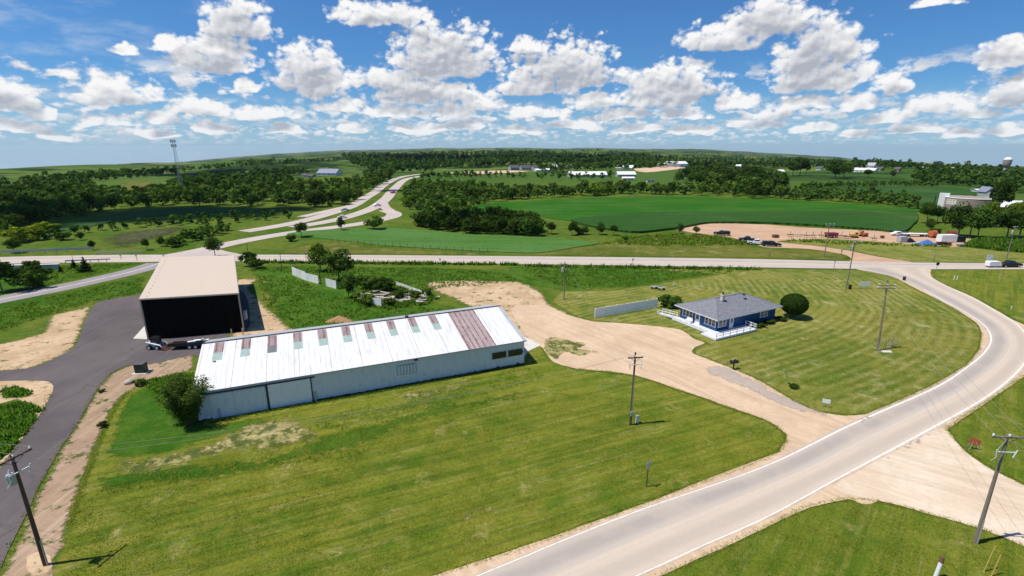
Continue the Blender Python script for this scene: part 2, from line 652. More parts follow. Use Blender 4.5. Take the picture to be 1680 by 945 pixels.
def grass_mat(name, green, olive, straw, streak=None, edge=False, dry=0.5, fine=1.0, fades=False):
    N = new_mat(name)
    p = N.pos()
    big = N.noise(p, 0.05, 4, 0.6)
    mid = N.noise(p, 0.36, 7, 0.66)
    fin = N.noise(p, 2.6, 7, 0.78)
    col = N.mix(N.smooth(N.math('ADD', N.math('MULTIPLY', big, 0.5), N.math('MULTIPLY', mid, 0.5)), 0.41, 0.58), green, olive)
    st = N.noise(p, 0.19, 8, 0.72, 0.4)
    dryf = N.smooth(st, 0.62 - 0.12 * dry, 0.80 - 0.10 * dry)
    if streak is not None:
        s1 = N.noise(N.aniso(p, streak, 0.03, 0.55), 1.0, 5, 0.62)
        col = N.mix(N.math('MULTIPLY', N.smooth(s1, 0.38, 0.62), 0.68), col, olive)
        s0 = N.noise(N.aniso(p, streak, 0.05, 1.1), 1.0, 5, 0.65)
        col = N.mix(N.math('MULTIPLY', N.smooth(s0, 0.56, 0.38), 0.42), col, N.mix(0.5, green, (0.008, 0.03, 0.002, 1)))
        s2 = N.noise(N.aniso(p, streak, 0.07, 1.7), 1.0, 6, 0.68)
        dryf = N.math('MAXIMUM', dryf, N.math('MULTIPLY', N.math('MULTIPLY', N.smooth(s2, 0.48, 0.72), N.smooth(mid, 0.36, 0.6)), 0.6))
    if edge:
        e = N.math('ADD', N.attr('edge'), N.math('MULTIPLY', N.noise(p, 0.10, 3), 0.9))
        w = N.math('SINE', N.math('MULTIPLY', e, 3.9))
        wb = N.math('SINE', N.math('MULTIPLY', e, 1.27))
        col = N.mix(N.math('MULTIPLY', N.smooth(wb, -0.6, 0.8), 0.30), col, olive)
        w2 = N.smooth(N.noise(p, 0.11, 5, 0.6), 0.36, 0.60)
        rows = N.math('MULTIPLY', N.smooth(w, -0.2, 0.9), w2)
        rows = N.math('MULTIPLY', rows, N.smooth(N.noise(p, 0.45, 5, 0.7), 0.30, 0.58))
        lines = N.math('MULTIPLY', rows, N.smooth(N.noise(p, 1.0, 7, 0.75), 0.34, 0.62))
        dryf = N.math('MAXIMUM', dryf, N.math('MULTIPLY', lines, 0.60))
        dk = N.math('MULTIPLY', N.smooth(w, -0.3, -0.95), N.smooth(N.noise(p, 0.3, 5, 0.7), 0.42, 0.6))
        col = N.mix(N.math('MULTIPLY', dk, 0.38), col, N.mix(0.6, green, (0.008, 0.03, 0.002, 1)))
    col = N.mix(dryf, col, straw)
    col = N.mix(N.math('MULTIPLY', N.smooth(fin, 0.36, 0.66), 0.55), col, N.mix(0.6, col, (0.006, 0.014, 0.001, 1)))
    spk = N.noise(p, 8.0, 4, 0.85)
    col = N.mix(N.math('MULTIPLY', N.smooth(spk, 0.54, 0.72), 0.5 * fine), col, straw)
    hgt = N.math('ADD', N.math('MULTIPLY', fin, 0.7), N.math('MULTIPLY', mid, 0.8))
    N.surface(col, 0.95, normal=N.bump(hgt, 0.30, 0.6), spec=0.06, **({'Alpha': rim_alpha(N)} if fades else {}))


def soil_mat(name, a, b, c, scale=1.0, streak=None, grassy=0.0, bump=0.06, fades=False):
    N = new_mat(name)
    p = N.pos()
    n1 = N.noise(p, 0.16 * scale, 6, 0.62)
    n2 = N.noise(p, 1.3 * scale, 6, 0.7)
    n3 = N.noise(p, 9.0 * scale, 4, 0.7)
    col = N.mix(N.smooth(n1, 0.36, 0.62), a, b)
    col = N.mix(N.math('MULTIPLY', N.smooth(n2, 0.45, 0.72), 0.55), col, c)
    if streak is not None:
        s = N.noise(N.aniso(p, streak, 0.03, 0.75), 1.0, 5, 0.6)
        col = N.mix(N.math('MULTIPLY', N.smooth(s, 0.46, 0.66), 0.55), col, c)
        s = N.noise(N.aniso(p, streak - 9, 0.04, 1.6), 1.0, 4, 0.6)
        col = N.mix(N.math('MULTIPLY', N.smooth(s, 0.52, 0.68), 0.4), col, N.mix(0.5, a, (0.80, 0.66, 0.50, 1)))
    if grassy:
        g = N.smooth(N.noise(p, 0.5, 7, 0.72), 0.60 - 0.16 * grassy, 0.68 - 0.12 * grassy)
        col = N.mix(g, col, N.mix(N.noise(p, 3.0, 4), (0.02, 0.055, 0.006, 1), (0.14, 0.15, 0.04, 1)))
    col = N.mix(N.math('MULTIPLY', N.smooth(n3, 0.5, 0.75), 0.3), col, N.mix(0.45, col, (0.03, 0.02, 0.015, 1)))
    N.surface(col, 0.95, normal=N.bump(N.math('ADD', n2, N.math('MULTIPLY', n3, 0.4)), bump, 0.6), spec=0.1, **({'Alpha': rim_alpha(N)} if fades else {}))


grass_mat('rough_grass', (0.062, 0.126, 0.009), (0.135, 0.170, 0.022), (0.28, 0.24, 0.08), dry=0.6)
grass_mat('lush_grass', (0.034, 0.110, 0.006), (0.080, 0.155, 0.014), (0.19, 0.21, 0.06), dry=0.3, fades=True)
grass_mat('front_lawn', (0.082, 0.150, 0.009), (0.205, 0.210, 0.022), (0.38, 0.33, 0.12), streak=23, dry=0.55, fades=True)
grass_mat('house_lawn', (0.102, 0.152, 0.013), (0.235, 0.228, 0.042), (0.46, 0.40, 0.19), edge=True, dry=0.7, fades=True)
grass_mat('side_lawn', (0.074, 0.146, 0.009), (0.185, 0.202, 0.022), (0.34, 0.30, 0.10), streak=47, dry=0.4, fades=True)
grass_mat('verge_grass', (0.085, 0.118, 0.012), (0.165, 0.165, 0.03), (0.33, 0.27, 0.12), dry=0.8, fades=True)
soil_mat('dry_soil', (0.60, 0.43, 0.27, 1), (0.47, 0.33, 0.19, 1), (0.30, 0.20, 0.11, 1), grassy=0.35, bump=0.14, fades=True)
soil_mat('graded_soil', (0.38, 0.255, 0.17, 1), (0.30, 0.20, 0.13, 1), (0.44, 0.32, 0.19, 1), streak=98, grassy=0.35, bump=0.16, fades=True)
soil_mat('patchy_soil', (0.42, 0.34, 0.16, 1), (0.34, 0.28, 0.11, 1), (0.23, 0.22, 0.06, 1), grassy=1.0, streak=23, bump=0.10, fades=True)
soil_mat('red_soil', (0.33, 0.17, 0.08, 1), (0.42, 0.24, 0.12, 1), (0.22, 0.11, 0.05, 1), scale=2.0, bump=0.2)
soil_mat('gravel', (0.64, 0.468, 0.312, 1), (0.55, 0.395, 0.26, 1), (0.45, 0.32, 0.205, 1), streak=-52, bump=0.03)
soil_mat('pale_gravel', (0.70, 0.58, 0.44, 1), (0.62, 0.48, 0.345, 1), (0.52, 0.40, 0.28, 1), streak=-30, bump=0.03)
soil_mat('yard_soil', (0.56, 0.37, 0.24, 1), (0.48, 0.31, 0.20, 1), (0.38, 0.23, 0.13, 1), scale=0.5, streak=4, bump=0.1)

N = new_mat('new_asphalt')
p = N.pos()
n1, n2, n3 = N.noise(p, 0.10, 5, 0.6), N.noise(p, 6.0, 5, 0.8), N.noise(N.aniso(p, 97, 0.05, 0.8), 1.0, 5)
c = N.mix(N.smooth(n1, 0.35, 0.65), (0.098, 0.082, 0.082, 1), (0.135, 0.112, 0.108, 1))
ring = N.voronoi(N.mapping(p, (0.09, 0.09, 0)), 1.0, 0, 'F1', 0)
trk = N.math('MULTIPLY', N.smooth(N.math('ABSOLUTE', N.math('SUBTRACT', N.math('FRACT', N.math('MULTIPLY', ring, 3.0)), 0.5)), 0.05, 0.0), N.smooth(N.noise(p, 0.2, 3), 0.48, 0.6))
c = N.mix(N.math('MULTIPLY', trk, 0.45), c, (0.05, 0.042, 0.042, 1))
c = N.mix(N.math('MULTIPLY', N.smooth(n3, 0.5, 0.66), 0.4), c, (0.165, 0.135, 0.13, 1))
c = N.mix(N.math('MULTIPLY', N.smooth(n2, 0.42, 0.7), 0.35), c, (0.06, 0.052, 0.052, 1))
N.surface(c, 0.9, normal=N.bump(n2, 0.02, 0.5), spec=0.2)

N = new_mat('old_road')                                  # sun-bleached chip-seal, wheel tracks along it
p = N.pos()
ac = N.attr('across')
n1, n2, n3 = N.noise(p, 0.14, 5, 0.6), N.noise(p, 4.0, 6, 0.75), N.noise(p, 0.6, 5, 0.6)
acn = N.math('ADD', ac, N.math('MULTIPLY', N.math('SUBTRACT', n3, 0.5), 0.05))
tr = N.math('ABSOLUTE', N.math('SUBTRACT', N.math('FRACT', N.math('MULTIPLY', acn, 2.0)), 0.5))
lane = N.smooth(tr, 0.08, 0.36)
warm = N.smooth(acn, 0.38, 0.62)
c = N.mix(lane, N.mix(warm, (0.375, 0.325, 0.28, 1), (0.475, 0.395, 0.315, 1)), N.mix(warm, (0.475, 0.408, 0.338, 1), (0.575, 0.472, 0.368, 1)))
c = N.mix(N.math('MULTIPLY', N.smooth(n1, 0.42, 0.7), 0.6), c, (0.51, 0.425, 0.345, 1))
mid_ = N.smooth(N.math('ABSOLUTE', N.math('SUBTRACT', acn, 0.5)), 0.05, 0.0)
c = N.mix(N.math('MULTIPLY', mid_, 0.35), c, (0.66, 0.53, 0.42, 1))
edge_ = N.smooth(N.math('ABSOLUTE', N.math('SUBTRACT', acn, 0.5)), 0.44, 0.50)
c = N.mix(N.math('MULTIPLY', edge_, N.math('MULTIPLY', N.smooth(n3, 0.45, 0.6), 0.6)), c, (0.34, 0.29, 0.27, 1))
crk = N.voronoi(N.vmath('MULTIPLY_ADD', N.noise(p, 0.9, 4, 0.7), (2.5, 2.5, 0), p), 0.16, 0, 'DISTANCE_TO_EDGE')
c = N.mix(N.math('MULTIPLY', N.math('MULTIPLY', N.smooth(crk, 0.006, 0.001), N.smooth(n1, 0.5, 0.62)), 0.28), c, (0.25, 0.215, 0.20, 1))
c = N.mix(N.math('MULTIPLY', N.smooth(n2, 0.45, 0.75), 0.25), c, (0.33, 0.28, 0.25, 1))
N.surface(c, 0.9, normal=N.bump(n2, 0.015, 0.4), spec=0.2)

soil_mat('road_patch', (0.44, 0.355, 0.285, 1), (0.38, 0.31, 0.26, 1), (0.50, 0.395, 0.295, 1), bump=0.02, fades=True)
soil_mat('far_road', (0.52, 0.44, 0.385, 1), (0.47, 0.40, 0.355, 1), (0.42, 0.355, 0.32, 1), scale=0.4, bump=0.01)
soil_mat('grey_road', (0.30, 0.27, 0.265, 1), (0.26, 0.235, 0.23, 1), (0.34, 0.30, 0.28, 1), scale=0.6, bump=0.01)

N = new_mat('white_line')
p = N.pos()
c = N.mix(N.smooth(N.noise(p, 2.0, 6, 0.7), 0.50, 0.68), (0.78, 0.70, 0.61, 1), (0.57, 0.49, 0.41, 1))
N.surface(c, 0.7)


def crop_mat(name, a, b, row, pitch, ang, dark):
    N = new_mat(name)
    p = N.pos()
    q = N.mapping(p, (1, 1, 1), (0, 0, R(ang)))
    w = N.n('ShaderNodeTexWave', wave_type='BANDS', bands_direction='Y')
    N.put(w.inputs['Vector'], q)
    w.inputs['Scale'].default_value = 6.283 / pitch / 20 * 3.18
    w.inputs['Distortion'].default_value = 0.6
    w.inputs['Detail'].default_value = 2.0
    n1, n2 = N.noise(p, 0.03, 5, 0.6), N.noise(p, 0.9, 5, 0.7)
    n3 = N.noise(N.aniso(p, ang, 0.012, 0.28), 1.0, 6, 0.68)
    c = N.mix(N.smooth(n1, 0.38, 0.62), a, b)
    c = N.mix(N.math('MULTIPLY', N.smooth(w.outputs[0], 0.2, 0.9), row), c, dark)
    c = N.mix(N.math('MULTIPLY', N.smooth(n2, 0.45, 0.7), 0.5), c, dark)
    c = N.mix(N.math('MULTIPLY', N.smooth(n3, 0.46, 0.66), 0.5), c, dark)
    c = N.mix(N.math('MULTIPLY', N.smooth(N.noise(p, 0.018, 6, 0.65), 0.55, 0.72), 0.4), c, N.mix(0.6, b, (0.16, 0.18, 0.04, 1)))
    N.surface(c, 0.9, normal=N.bump(N.math('ADD', n2, N.math('MULTIPLY', w.outputs[0], 0.5)), 0.6, 0.6), spec=0.1)


crop_mat('young_crop', (0.090, 0.215, 0.035, 1), (0.115, 0.240, 0.055, 1), 0.40, 1.6, -8, (0.030, 0.085, 0.012, 1))
crop_mat('bright_crop', (0.030, 0.142, 0.006, 1), (0.058, 0.165, 0.014, 1), 0.22, 1.5, 5, (0.012, 0.066, 0.003, 1))
crop_mat('tall_corn', (0.044, 0.128, 0.016, 1), (0.060, 0.146, 0.024, 1), 0.85, 2.4, 12, (0.010, 0.040, 0.005, 1))
crop_mat('dark_corn', (0.040, 0.105, 0.018, 1), (0.052, 0.118, 0.024, 1), 0.25, 1.8, 3, (0.012, 0.042, 0.006, 1))

N = new_mat('ground')                                    # rough grassland near by, a patchwork of fields and woods far off
p = N.pos()
sp = N.n('ShaderNodeSeparateXYZ')
N.put(sp.inputs[0], p)
rr = N.vmath('LENGTH', N.mapping(p, (1, 1, 0)), out=1)
big, mid, fin = N.noise(p, 0.05, 4, 0.6), N.noise(p, 0.4, 6, 0.62), N.noise(p, 3.0, 5, 0.75)
near = N.mix(N.smooth(N.math('ADD', N.math('MULTIPLY', big, 0.5), N.math('MULTIPLY', mid, 0.5)), 0.4, 0.6), (0.058, 0.125, 0.010, 1), (0.135, 0.170, 0.022, 1))
near = N.mix(N.math('MULTIPLY', N.smooth(N.noise(p, 0.16, 6, 0.68), 0.53, 0.70), 0.6), near, (0.19, 0.175, 0.05, 1))
near = N.mix(N.math('MULTIPLY', N.smooth(fin, 0.34, 0.7), 0.45), near, (0.014, 0.035, 0.004, 1))
wq = N.vmath('MULTIPLY_ADD', N.noise(p, 0.0016, 3), (160, 160, 0), N.mapping(p, (1, 1, 0)))
cell = N.voronoi(N.mapping(wq, (0.0034, 0.0021, 1), (0, 0, 0.4)), 1.0, 0, 'F1', 1)
cs = N.n('ShaderNodeSeparateColor')
N.put(cs.inputs[0], cell)
fieldc = N.mix(cs.outputs[0], (0.036, 0.095, 0.013, 1), (0.120, 0.175, 0.032, 1))
fieldc = N.mix(N.smooth(cs.outputs[1], 0.80, 0.84), fieldc, (0.17, 0.17, 0.055, 1))
woods = N.smooth(N.noise(p, 0.0042, 5, 0.62), 0.50, 0.54)
woods = N.math('MULTIPLY', woods, N.smooth(rr, 450, 800))
tex = N.noise(p, 0.09, 5, 0.7)
woodc = N.mix(N.smooth(tex, 0.35, 0.65), (0.008, 0.022, 0.004, 1), (0.028, 0.055, 0.010, 1))
far = N.mix(woods, fieldc, woodc)
far = N.mix(N.math('MULTIPLY', N.smooth(mid, 0.4, 0.7), 0.35), far, (0.012, 0.03, 0.005, 1))
c = N.mix(N.smooth(N.math('ADD', rr, N.math('MULTIPLY', big, 160)), 460, 640), near, far)
hh = N.math('ADD', N.math('MULTIPLY', fin, 0.4), mid)
N.surface(c, 0.95, normal=N.bump(hh, 0.35, 0.5), spec=0.05)

# ------------------------------------------------------------------ the ground: one sheet to the horizon
rings = [0.0]
r_ = 3.0
while r_ < 14000:
    rings.append(r_)
    r_ *= 1.022 if r_ > 60 else 1.10
angs = np.concatenate([np.arange(-66, 66, 0.45), np.arange(66, 294, 6)])
A = np.radians(angs)
Rr = np.array(rings[1:])
X = np.outer(Rr, np.sin(A))
Y = np.outer(Rr, np.cos(A))
V = np.stack([X, Y, height(X, Y) - 0.02], -1).reshape(-1, 3)
V = np.vstack([V, [[0, 0, -0.02]]])
na, nr = len(A), len(Rr)
i, j = np.meshgrid(np.arange(nr - 1), np.arange(na), indexing='ij')
a_, b_ = i * na + j, i * na + (j + 1) % na
F = np.stack([a_, a_ + na, b_ + na, b_], -1).reshape(-1, 4)
V = np.vstack([V, [[0, 0, -0.02]] * 1])
cen = len(V) - 1
me = grid_mesh('ground', V, F, ['ground'], smooth=True)
g_o = tag(link('ground', me), kind='structure')
cap = MB()
cap.face([(3.3 * math.sin(t), 3.3 * math.cos(t), -0.03) for t in np.linspace(0, 2 * math.pi, 24, endpoint=False)])
cp = cap.build('ground_middle', 'ground', fix=False)
cp.parent = g_o

# ------------------------------------------------------------------ ground coverings, roads and drives
def P2(u, v):
    p = at(u, v)
    return np.array([p.x, p.y])


def smooth_path(px, n, world=None):
    pts = np.array(world if world is not None else [P2(*q) for q in px])
    t = np.concatenate([[0], np.cumsum(np.linalg.norm(np.diff(pts, axis=0), axis=1))])
    # centripetal-like smoothing: resample then blur
    s = np.linspace(0, t[-1], n)
    q = np.stack([np.interp(s, t, pts[:, k]) for k in (0, 1)], 1)
    w = max(1, n // (len(pts) * 3))
    for _ in range(3):
        pad = np.vstack([np.repeat(q[:1], w, 0) * 1.0, q, np.repeat(q[-1:], w, 0)])
        k = np.ones(2 * w + 1) / (2 * w + 1)
        q2 = np.stack([np.convolve(pad[:, c], k, 'valid') for c in (0, 1)], 1)
        q2[0], q2[-1] = q[0], q[-1]
        q = q2
    return q


def ladder(name, left, right, mat, z, cols=10, kind='structure'):
    n = len(left)
    ts = np.linspace(0, 1, cols)
    co = left[:, None, :] * (1 - ts)[None, :, None] + right[:, None, :] * ts[None, :, None]
    co = co.reshape(-1, 2)
    zz = height(co[:, 0], co[:, 1]) + z
    i, j = np.meshgrid(np.arange(n - 1), np.arange(cols - 1), indexing='ij')
    a = (i * cols + j).ravel()
    f = np.stack([a, a + 1, a + cols + 1, a + cols], 1)
    me = grid_mesh(name, np.column_stack([co, zz]), f, [mat])
    at_ = me.attributes.new('across', 'FLOAT', 'POINT')
    at_.data.foreach_set('value', np.tile(ts, n).astype(np.float32))
    return tag(link(name, me), kind=kind)


def offset_path(q, d_):
    t = np.gradient(q, axis=0)
    nn = np.stack([-t[:, 1], t[:, 0]], 1) / (np.linalg.norm(t, axis=1)[:, None] + 1e-9)
    return q + nn * d_


def strip(name, path, width, mat, z, cols=4):
    return ladder(name, offset_path(path, width / 2), offset_path(path, -width / 2), mat, z, cols)


# rough grass of the wide middle ground
sheet('meadow', [(-60, 500), (0, 440), (230, 436), (250, 430), (830, 434), (1260, 440), (1420, 446), (1440, 470), (1280, 560), (860, 560), (420, 640), (250, 640), (-60, 640)],
      1, 'rough_grass', 2.0, 0.3, seed=11)
sheet('meadow', [(400, 442), (470, 436), (700, 438), (850, 444), (960, 470), (1010, 490), (860, 470), (720, 474), (700, 490), (760, 510), (690, 540), (480, 545), (440, 505), (420, 460)],
      2, 'lush_grass', 1.0, fade=2.0, rag=0.6, seed=12)
sheet('meadow', [(-50, 560), (60, 525), (140, 498), (235, 478), (240, 452), (140, 470), (-50, 508)], 2.9, 'lush_grass', 1.0, fade=2.0, rag=0.5, seed=13)
sheet('meadow', [(-30, 442), (60, 436), (235, 431), (235, 438), (140, 458), (60, 474), (-30, 488)], 2.4, 'lush_grass', 1.0, fade=2.0, rag=0.4, seed=14)
sheet('meadow', [(830, 437), (1050, 439), (1250, 442), (1190, 448), (1120, 458), (1030, 472), (930, 474), (860, 456)], 2.7, 'lush_grass', 1.0, fade=2.0, rag=0.5, seed=15)
# mown lawns
front = [(88, 990), (113, 866), (130, 811), (152, 750), (171, 704), (190, 669), (212, 640), (255, 622), (320, 604), (600, 600), (870, 560), (905, 590), (947, 606),
         (1002, 611), (1047, 619), (1090, 632), (1118, 642), (1195, 669), (1260, 692), (1278, 702), (1290, 713), (1291, 724), (1279, 739), (1260, 752), (1066, 824), (840, 906),
         (700, 950), (500, 1040)]
sheet('front_lawn', front, 3, 'front_lawn', 0.35, 0.16, fade=0.45, grid=1.0, seed=21)
road_left_px = [(1410, 442), (1447, 449), (1472, 457), (1505, 475), (1535, 490), (1572, 510), (1602, 530), (1610, 545), (1607, 572), (1585, 600), (1535, 630), (1480, 656), (1421, 679)]
edge_path = smooth_path(road_left_px, 80)
house = [(1046, 442), (1260, 441), (1380, 443), (1410, 443)] + road_left_px[1:] + [(1383, 681), (1341, 675), (1308, 661), (1279, 644), (1236, 620), (1190, 600), (1137, 580), (1142, 570),
         (1162, 564), (1140, 556), (1115, 541), (1065, 535), (1020, 530), (975, 527), (940, 516), (905, 494), (925, 478), (1010, 476), (1100, 462), (1180, 450)]
sheet('house_lawn', house, 4, 'house_lawn', 0.4, 0.14, grid=1.1, edge=edge_path, fade=0.45, seed=22)
sheet('corner_lawn', [(1680, 442), (1560, 443), (1535, 445), (1526, 450), (1530, 456), (1560, 471), (1597, 488), (1635, 508), (1660, 523), (1690, 536), (1800, 560), (1900, 520), (1850, 443)],
      3, 'side_lawn', 0.5, 0.15, fade=0.45, grid=1.2, seed=23)
sheet('corner_lawn', [(1800, 560), (1720, 592), (1680, 616), (1644, 641), (1600, 671), (1562, 696), (1553, 706), (1560, 720), (1583, 740), (1625, 769), (1680, 796), (1800, 850), (2000, 800), (2000, 600)],
      3, 'side_lawn', 0.4, 0.12, fade=0.4, grid=1.0, seed=24)
sheet('corner_lawn', [(1060, 960), (1160, 908), (1260, 860), (1325, 831), (1389, 818), (1437, 821), (1502, 837), (1550, 850), (1615, 869), (1680, 896), (1800, 945), (1700, 1100), (1200, 1100)],
      3, 'side_lawn', 0.35, 0.12, fade=0.4, grid=0.9, seed=25)
sheet('verge', [(450, 412), (540, 396), (640, 406), (760, 414), (850, 417), (985, 400), (1130, 380), (1200, 390), (1255, 407), (1330, 409), (1385, 417), (1398, 424), (1380, 428), (1260, 424), (1050, 421),
       (840, 419), (600, 417), (460, 417)], 2, 'verge_grass', 1.0, 0.4, fade=1.5, seed=26)
sheet('mown_field', [(1283, 394), (1360, 391), (1470, 398), (1560, 404), (1700, 418), (1700, 430), (1600, 431), (1500, 430), (1440, 420), (1390, 410), (1330, 402)], 3, 'house_lawn', 1.0, 0.3,
      grid=4.0, edge=np.array([P2(1283, 394), P2(1560, 404), P2(1700, 418)]), seed=27)

# bare soil
sheet('soil_patch', [(700, 463), (750, 459), (840, 461), (865, 467), (887, 480), (902, 497), (940, 517), (975, 527), (900, 560), (850, 560), (815, 506), (782, 505), (745, 490), (705, 477)], 5, 'dry_soil', 0.5, 0.55, fade=1.1, seed=31)
sheet('soil_patch', [(386, 459), (424, 458), (412, 472), (437, 502), (460, 527), (482, 540), (481, 549), (420, 562), (374, 562), (380, 545), (399, 540), (392, 500)], 5, 'dry_soil', 0.4, 0.3, fade=1.0, seed=32)
sheet('soil_patch', [(152, 499), (132, 506), (87, 516), (75, 530), (72, 545), (37, 556), (-40, 572), (-60, 612), (0, 610), (50, 605), (87, 591), (120, 573), (131, 555), (138, 532), (147, 512)], 5, 'dry_soil', 0.4, 0.3, fade=1.0, seed=33)
sheet('soil_patch', [(-60, 624), (0, 625), (50, 624), (75, 625), (88, 632), (86, 646), (78, 660), (66, 680), (46, 712), (20, 742), (0, 768), (-60, 860), (-60, 800), (30, 712), (58, 672), (30, 655), (0, 662), (-60, 668)],
      5, 'dry_soil', 0.35, 0.12, seed=34)
sheet('weedy_ground', [(-60, 680), (0, 664), (30, 656), (60, 668), (72, 664), (46, 708), (20, 738), (0, 762), (-60, 850)], 6, 'lush_grass', 0.4, 0.18, fade=0.7, seed=35)
sheet('weedy_ground', [(0, 643), (25, 636), (50, 640), (58, 650), (30, 656), (0, 655)], 6, 'lush_grass', 0.4, 0.35, fade=0.7, seed=36)
sheet('soil_strip', [(316, 582), (316, 606), (252, 628), (212, 645), (190, 669), (171, 704), (152, 750), (129, 811), (113, 866), (97, 914), (80, 960), (-10, 990), (0, 930), (13, 905), (42, 848), (65, 797), (97, 739), (129, 691), (158, 640), (182, 612), (212, 599), (254, 595)],
      5, 'graded_soil', 0.3, 0.18, fade=0.6, seed=37)
sheet('lush_lawn', [(170, 745), (186, 690), (210, 648), (255, 628), (318, 612), (345, 690), (420, 682), (470, 684), (400, 705), (300, 740), (200, 752)], 3.5, 'lush_grass', 0.4, 0.4, fade=1.0, seed=81)
sheet('lush_lawn', [(165, 780), (300, 765), (430, 748), (540, 715), (660, 680), (800, 650), (860, 640), (860, 655), (760, 672), (640, 715), (560, 745), (430, 770), (300, 795), (160, 812)], 3.6, 'lush_grass', 0.4, 0.5, fade=1.4, seed=82)
sheet('patchy_lawn', [(165, 762), (190, 752), (270, 742), (360, 722), (420, 690), (478, 680), (500, 700), (545, 705), (520, 722), (430, 748), (350, 752), (270, 772), (190, 778)], 6, 'patchy_soil', 0.3, 0.5, fade=1.5, seed=38)
sheet('patchy_lawn', [(640, 650), (700, 636), (780, 622), (800, 626), (730, 646), (690, 662)], 6, 'patchy_soil', 0.3, 0.5, fade=1.5, seed=39)
sheet('patchy_lawn', [(470, 925), (600, 890), (740, 850), (860, 815), (866, 820), (740, 862), (600, 905), (480, 940)], 6, 'patchy_soil', 0.3, 0.35, fade=1.1, seed=40)
sheet('pole_pad', [(45, 915), (62, 906), (80, 912), (86, 928), (78, 940), (55, 945), (44, 932)], 6, 'dry_soil', 0.2, 0.05, seed=41)
# gravel drive, gravel side road, shoulders
sheet('gravel_drive', [(840, 505), (890, 500), (935, 518), (975, 528), (1020, 531), (1065, 535), (1115, 541), (1140, 556), (1158, 563), (1140, 571), (1137, 580), (1190, 601), (1236, 621), (1279, 645), (1308, 662),
       (1341, 676), (1383, 682), (1421, 680), (1440, 690), (1300, 760), (1279, 741), (1291, 724), (1290, 713), (1276, 701), (1260, 691), (1195, 668), (1118, 641), (1090, 631), (1047, 618), (1002, 610), (947, 605), (908, 594), (890, 572), (870, 556), (850, 530)],
      7, 'gravel', 0.4, 0.2, seed=42)
sheet('grassy_island', [(893, 556), (905, 550), (925, 555), (945, 562), (960, 565), (950, 572), (975, 574), (982, 580), (955, 585), (930, 580), (912, 588), (895, 580), (886, 568)], 8, 'patchy_soil', 0.25, 0.55, fade=0.5, seed=43)
sheet('asphalt_remnant', [(1150, 600), (1185, 600), (1240, 625), (1282, 647), (1330, 669), (1385, 684), (1330, 681), (1270, 660), (1220, 636), (1170, 615)], 8, 'road_patch', 0.4, 0.4, fade=0.7, seed=44)
sh_left = [(700, 950), (840, 905), (1066, 823), (1260, 750), (1300, 735), (1421, 680), (1480, 655), (1535, 629), (1585, 599), (1607, 571), (1610, 545), (1602, 530), (1572, 510), (1535, 490), (1505, 475), (1472, 457), (1447, 449), (1405, 441)]
sh_right = [(1520, 438), (1527, 450), (1531, 457), (1560, 472), (1597, 489), (1635, 509), (1660, 524), (1695, 540), (1712, 560), (1705, 590), (1680, 617), (1644, 642), (1600, 672), (1553, 705), (1437, 822), (1389, 818), (1325, 832), (1260, 863), (1079, 948)]
ext = P2(700, 950) + (P2(700, 950) - P2(840, 905)) * 4
ext2 = P2(1079, 948) + (P2(1079, 948) - P2(1260, 863)) * 3
sheet('gravel_shoulder', None, 7.5, 'gravel', 0.35, 0.10, world=world_poly(sh_left) + world_poly(sh_right) + [tuple(ext2), tuple(ext)], seed=45)
sheet('gravel_side_road', [(1370, 800), (1450, 742), (1520, 702), (1554, 705), (1583, 741), (1625, 770), (1680, 797), (1850, 880), (1850, 975), (1680, 897), (1615, 870), (1550, 851), (1502, 838), (1437, 822)], 8, 'pale_gravel', 0.35, 0.14, seed=46)
# the curving road
L_px = [(785, 945), (915, 891), (1060, 834), (1260, 764), (1399, 696), (1534, 637), (1585, 604), (1612, 582), (1625, 563), (1624, 547), (1611, 531), (1582, 512), (1545, 492), (1512, 474), (1478, 457), (1440, 448), (1400, 440)]
R_px = [(1046, 945), (1150, 897), (1260, 848), (1390, 777), (1480, 729), (1602, 662), (1650, 628), (1678, 600), (1692, 576), (1688, 556), (1668, 532), (1634, 511), (1596, 489), (1560, 473), (1534, 460), (1522, 449), (1520, 439)]
Lw, Rw = [P2(*q) for q in L_px], [P2(*q) for q in R_px]
Lw = [Lw[0] + (Lw[0] - Lw[2]) * 2.0] + Lw
Rw = [Rw[0] + (Rw[0] - Rw[2]) * 2.0] + Rw


def chain(pts, n_each=12):
    out = []
    for a in range(len(pts) - 1):
        p0, p1, p2, p3 = pts[max(a - 1, 0)], pts[a], pts[a + 1], pts[min(a + 2, len(pts) - 1)]
        for k in range(n_each):
            t = k / n_each
            out.append(0.5 * ((2 * p1) + (-p0 + p2) * t + (2 * p0 - 5 * p1 + 4 * p2 - p3) * t * t + (-p0 + 3 * p1 - 3 * p2 + p3) * t ** 3))
    out.append(pts[-1])
    q = np.array(out)
    for _ in range(6):
        q[1:-1] = 0.25 * q[:-2] + 0.5 * q[1:-1] + 0.25 * q[2:]
    return q


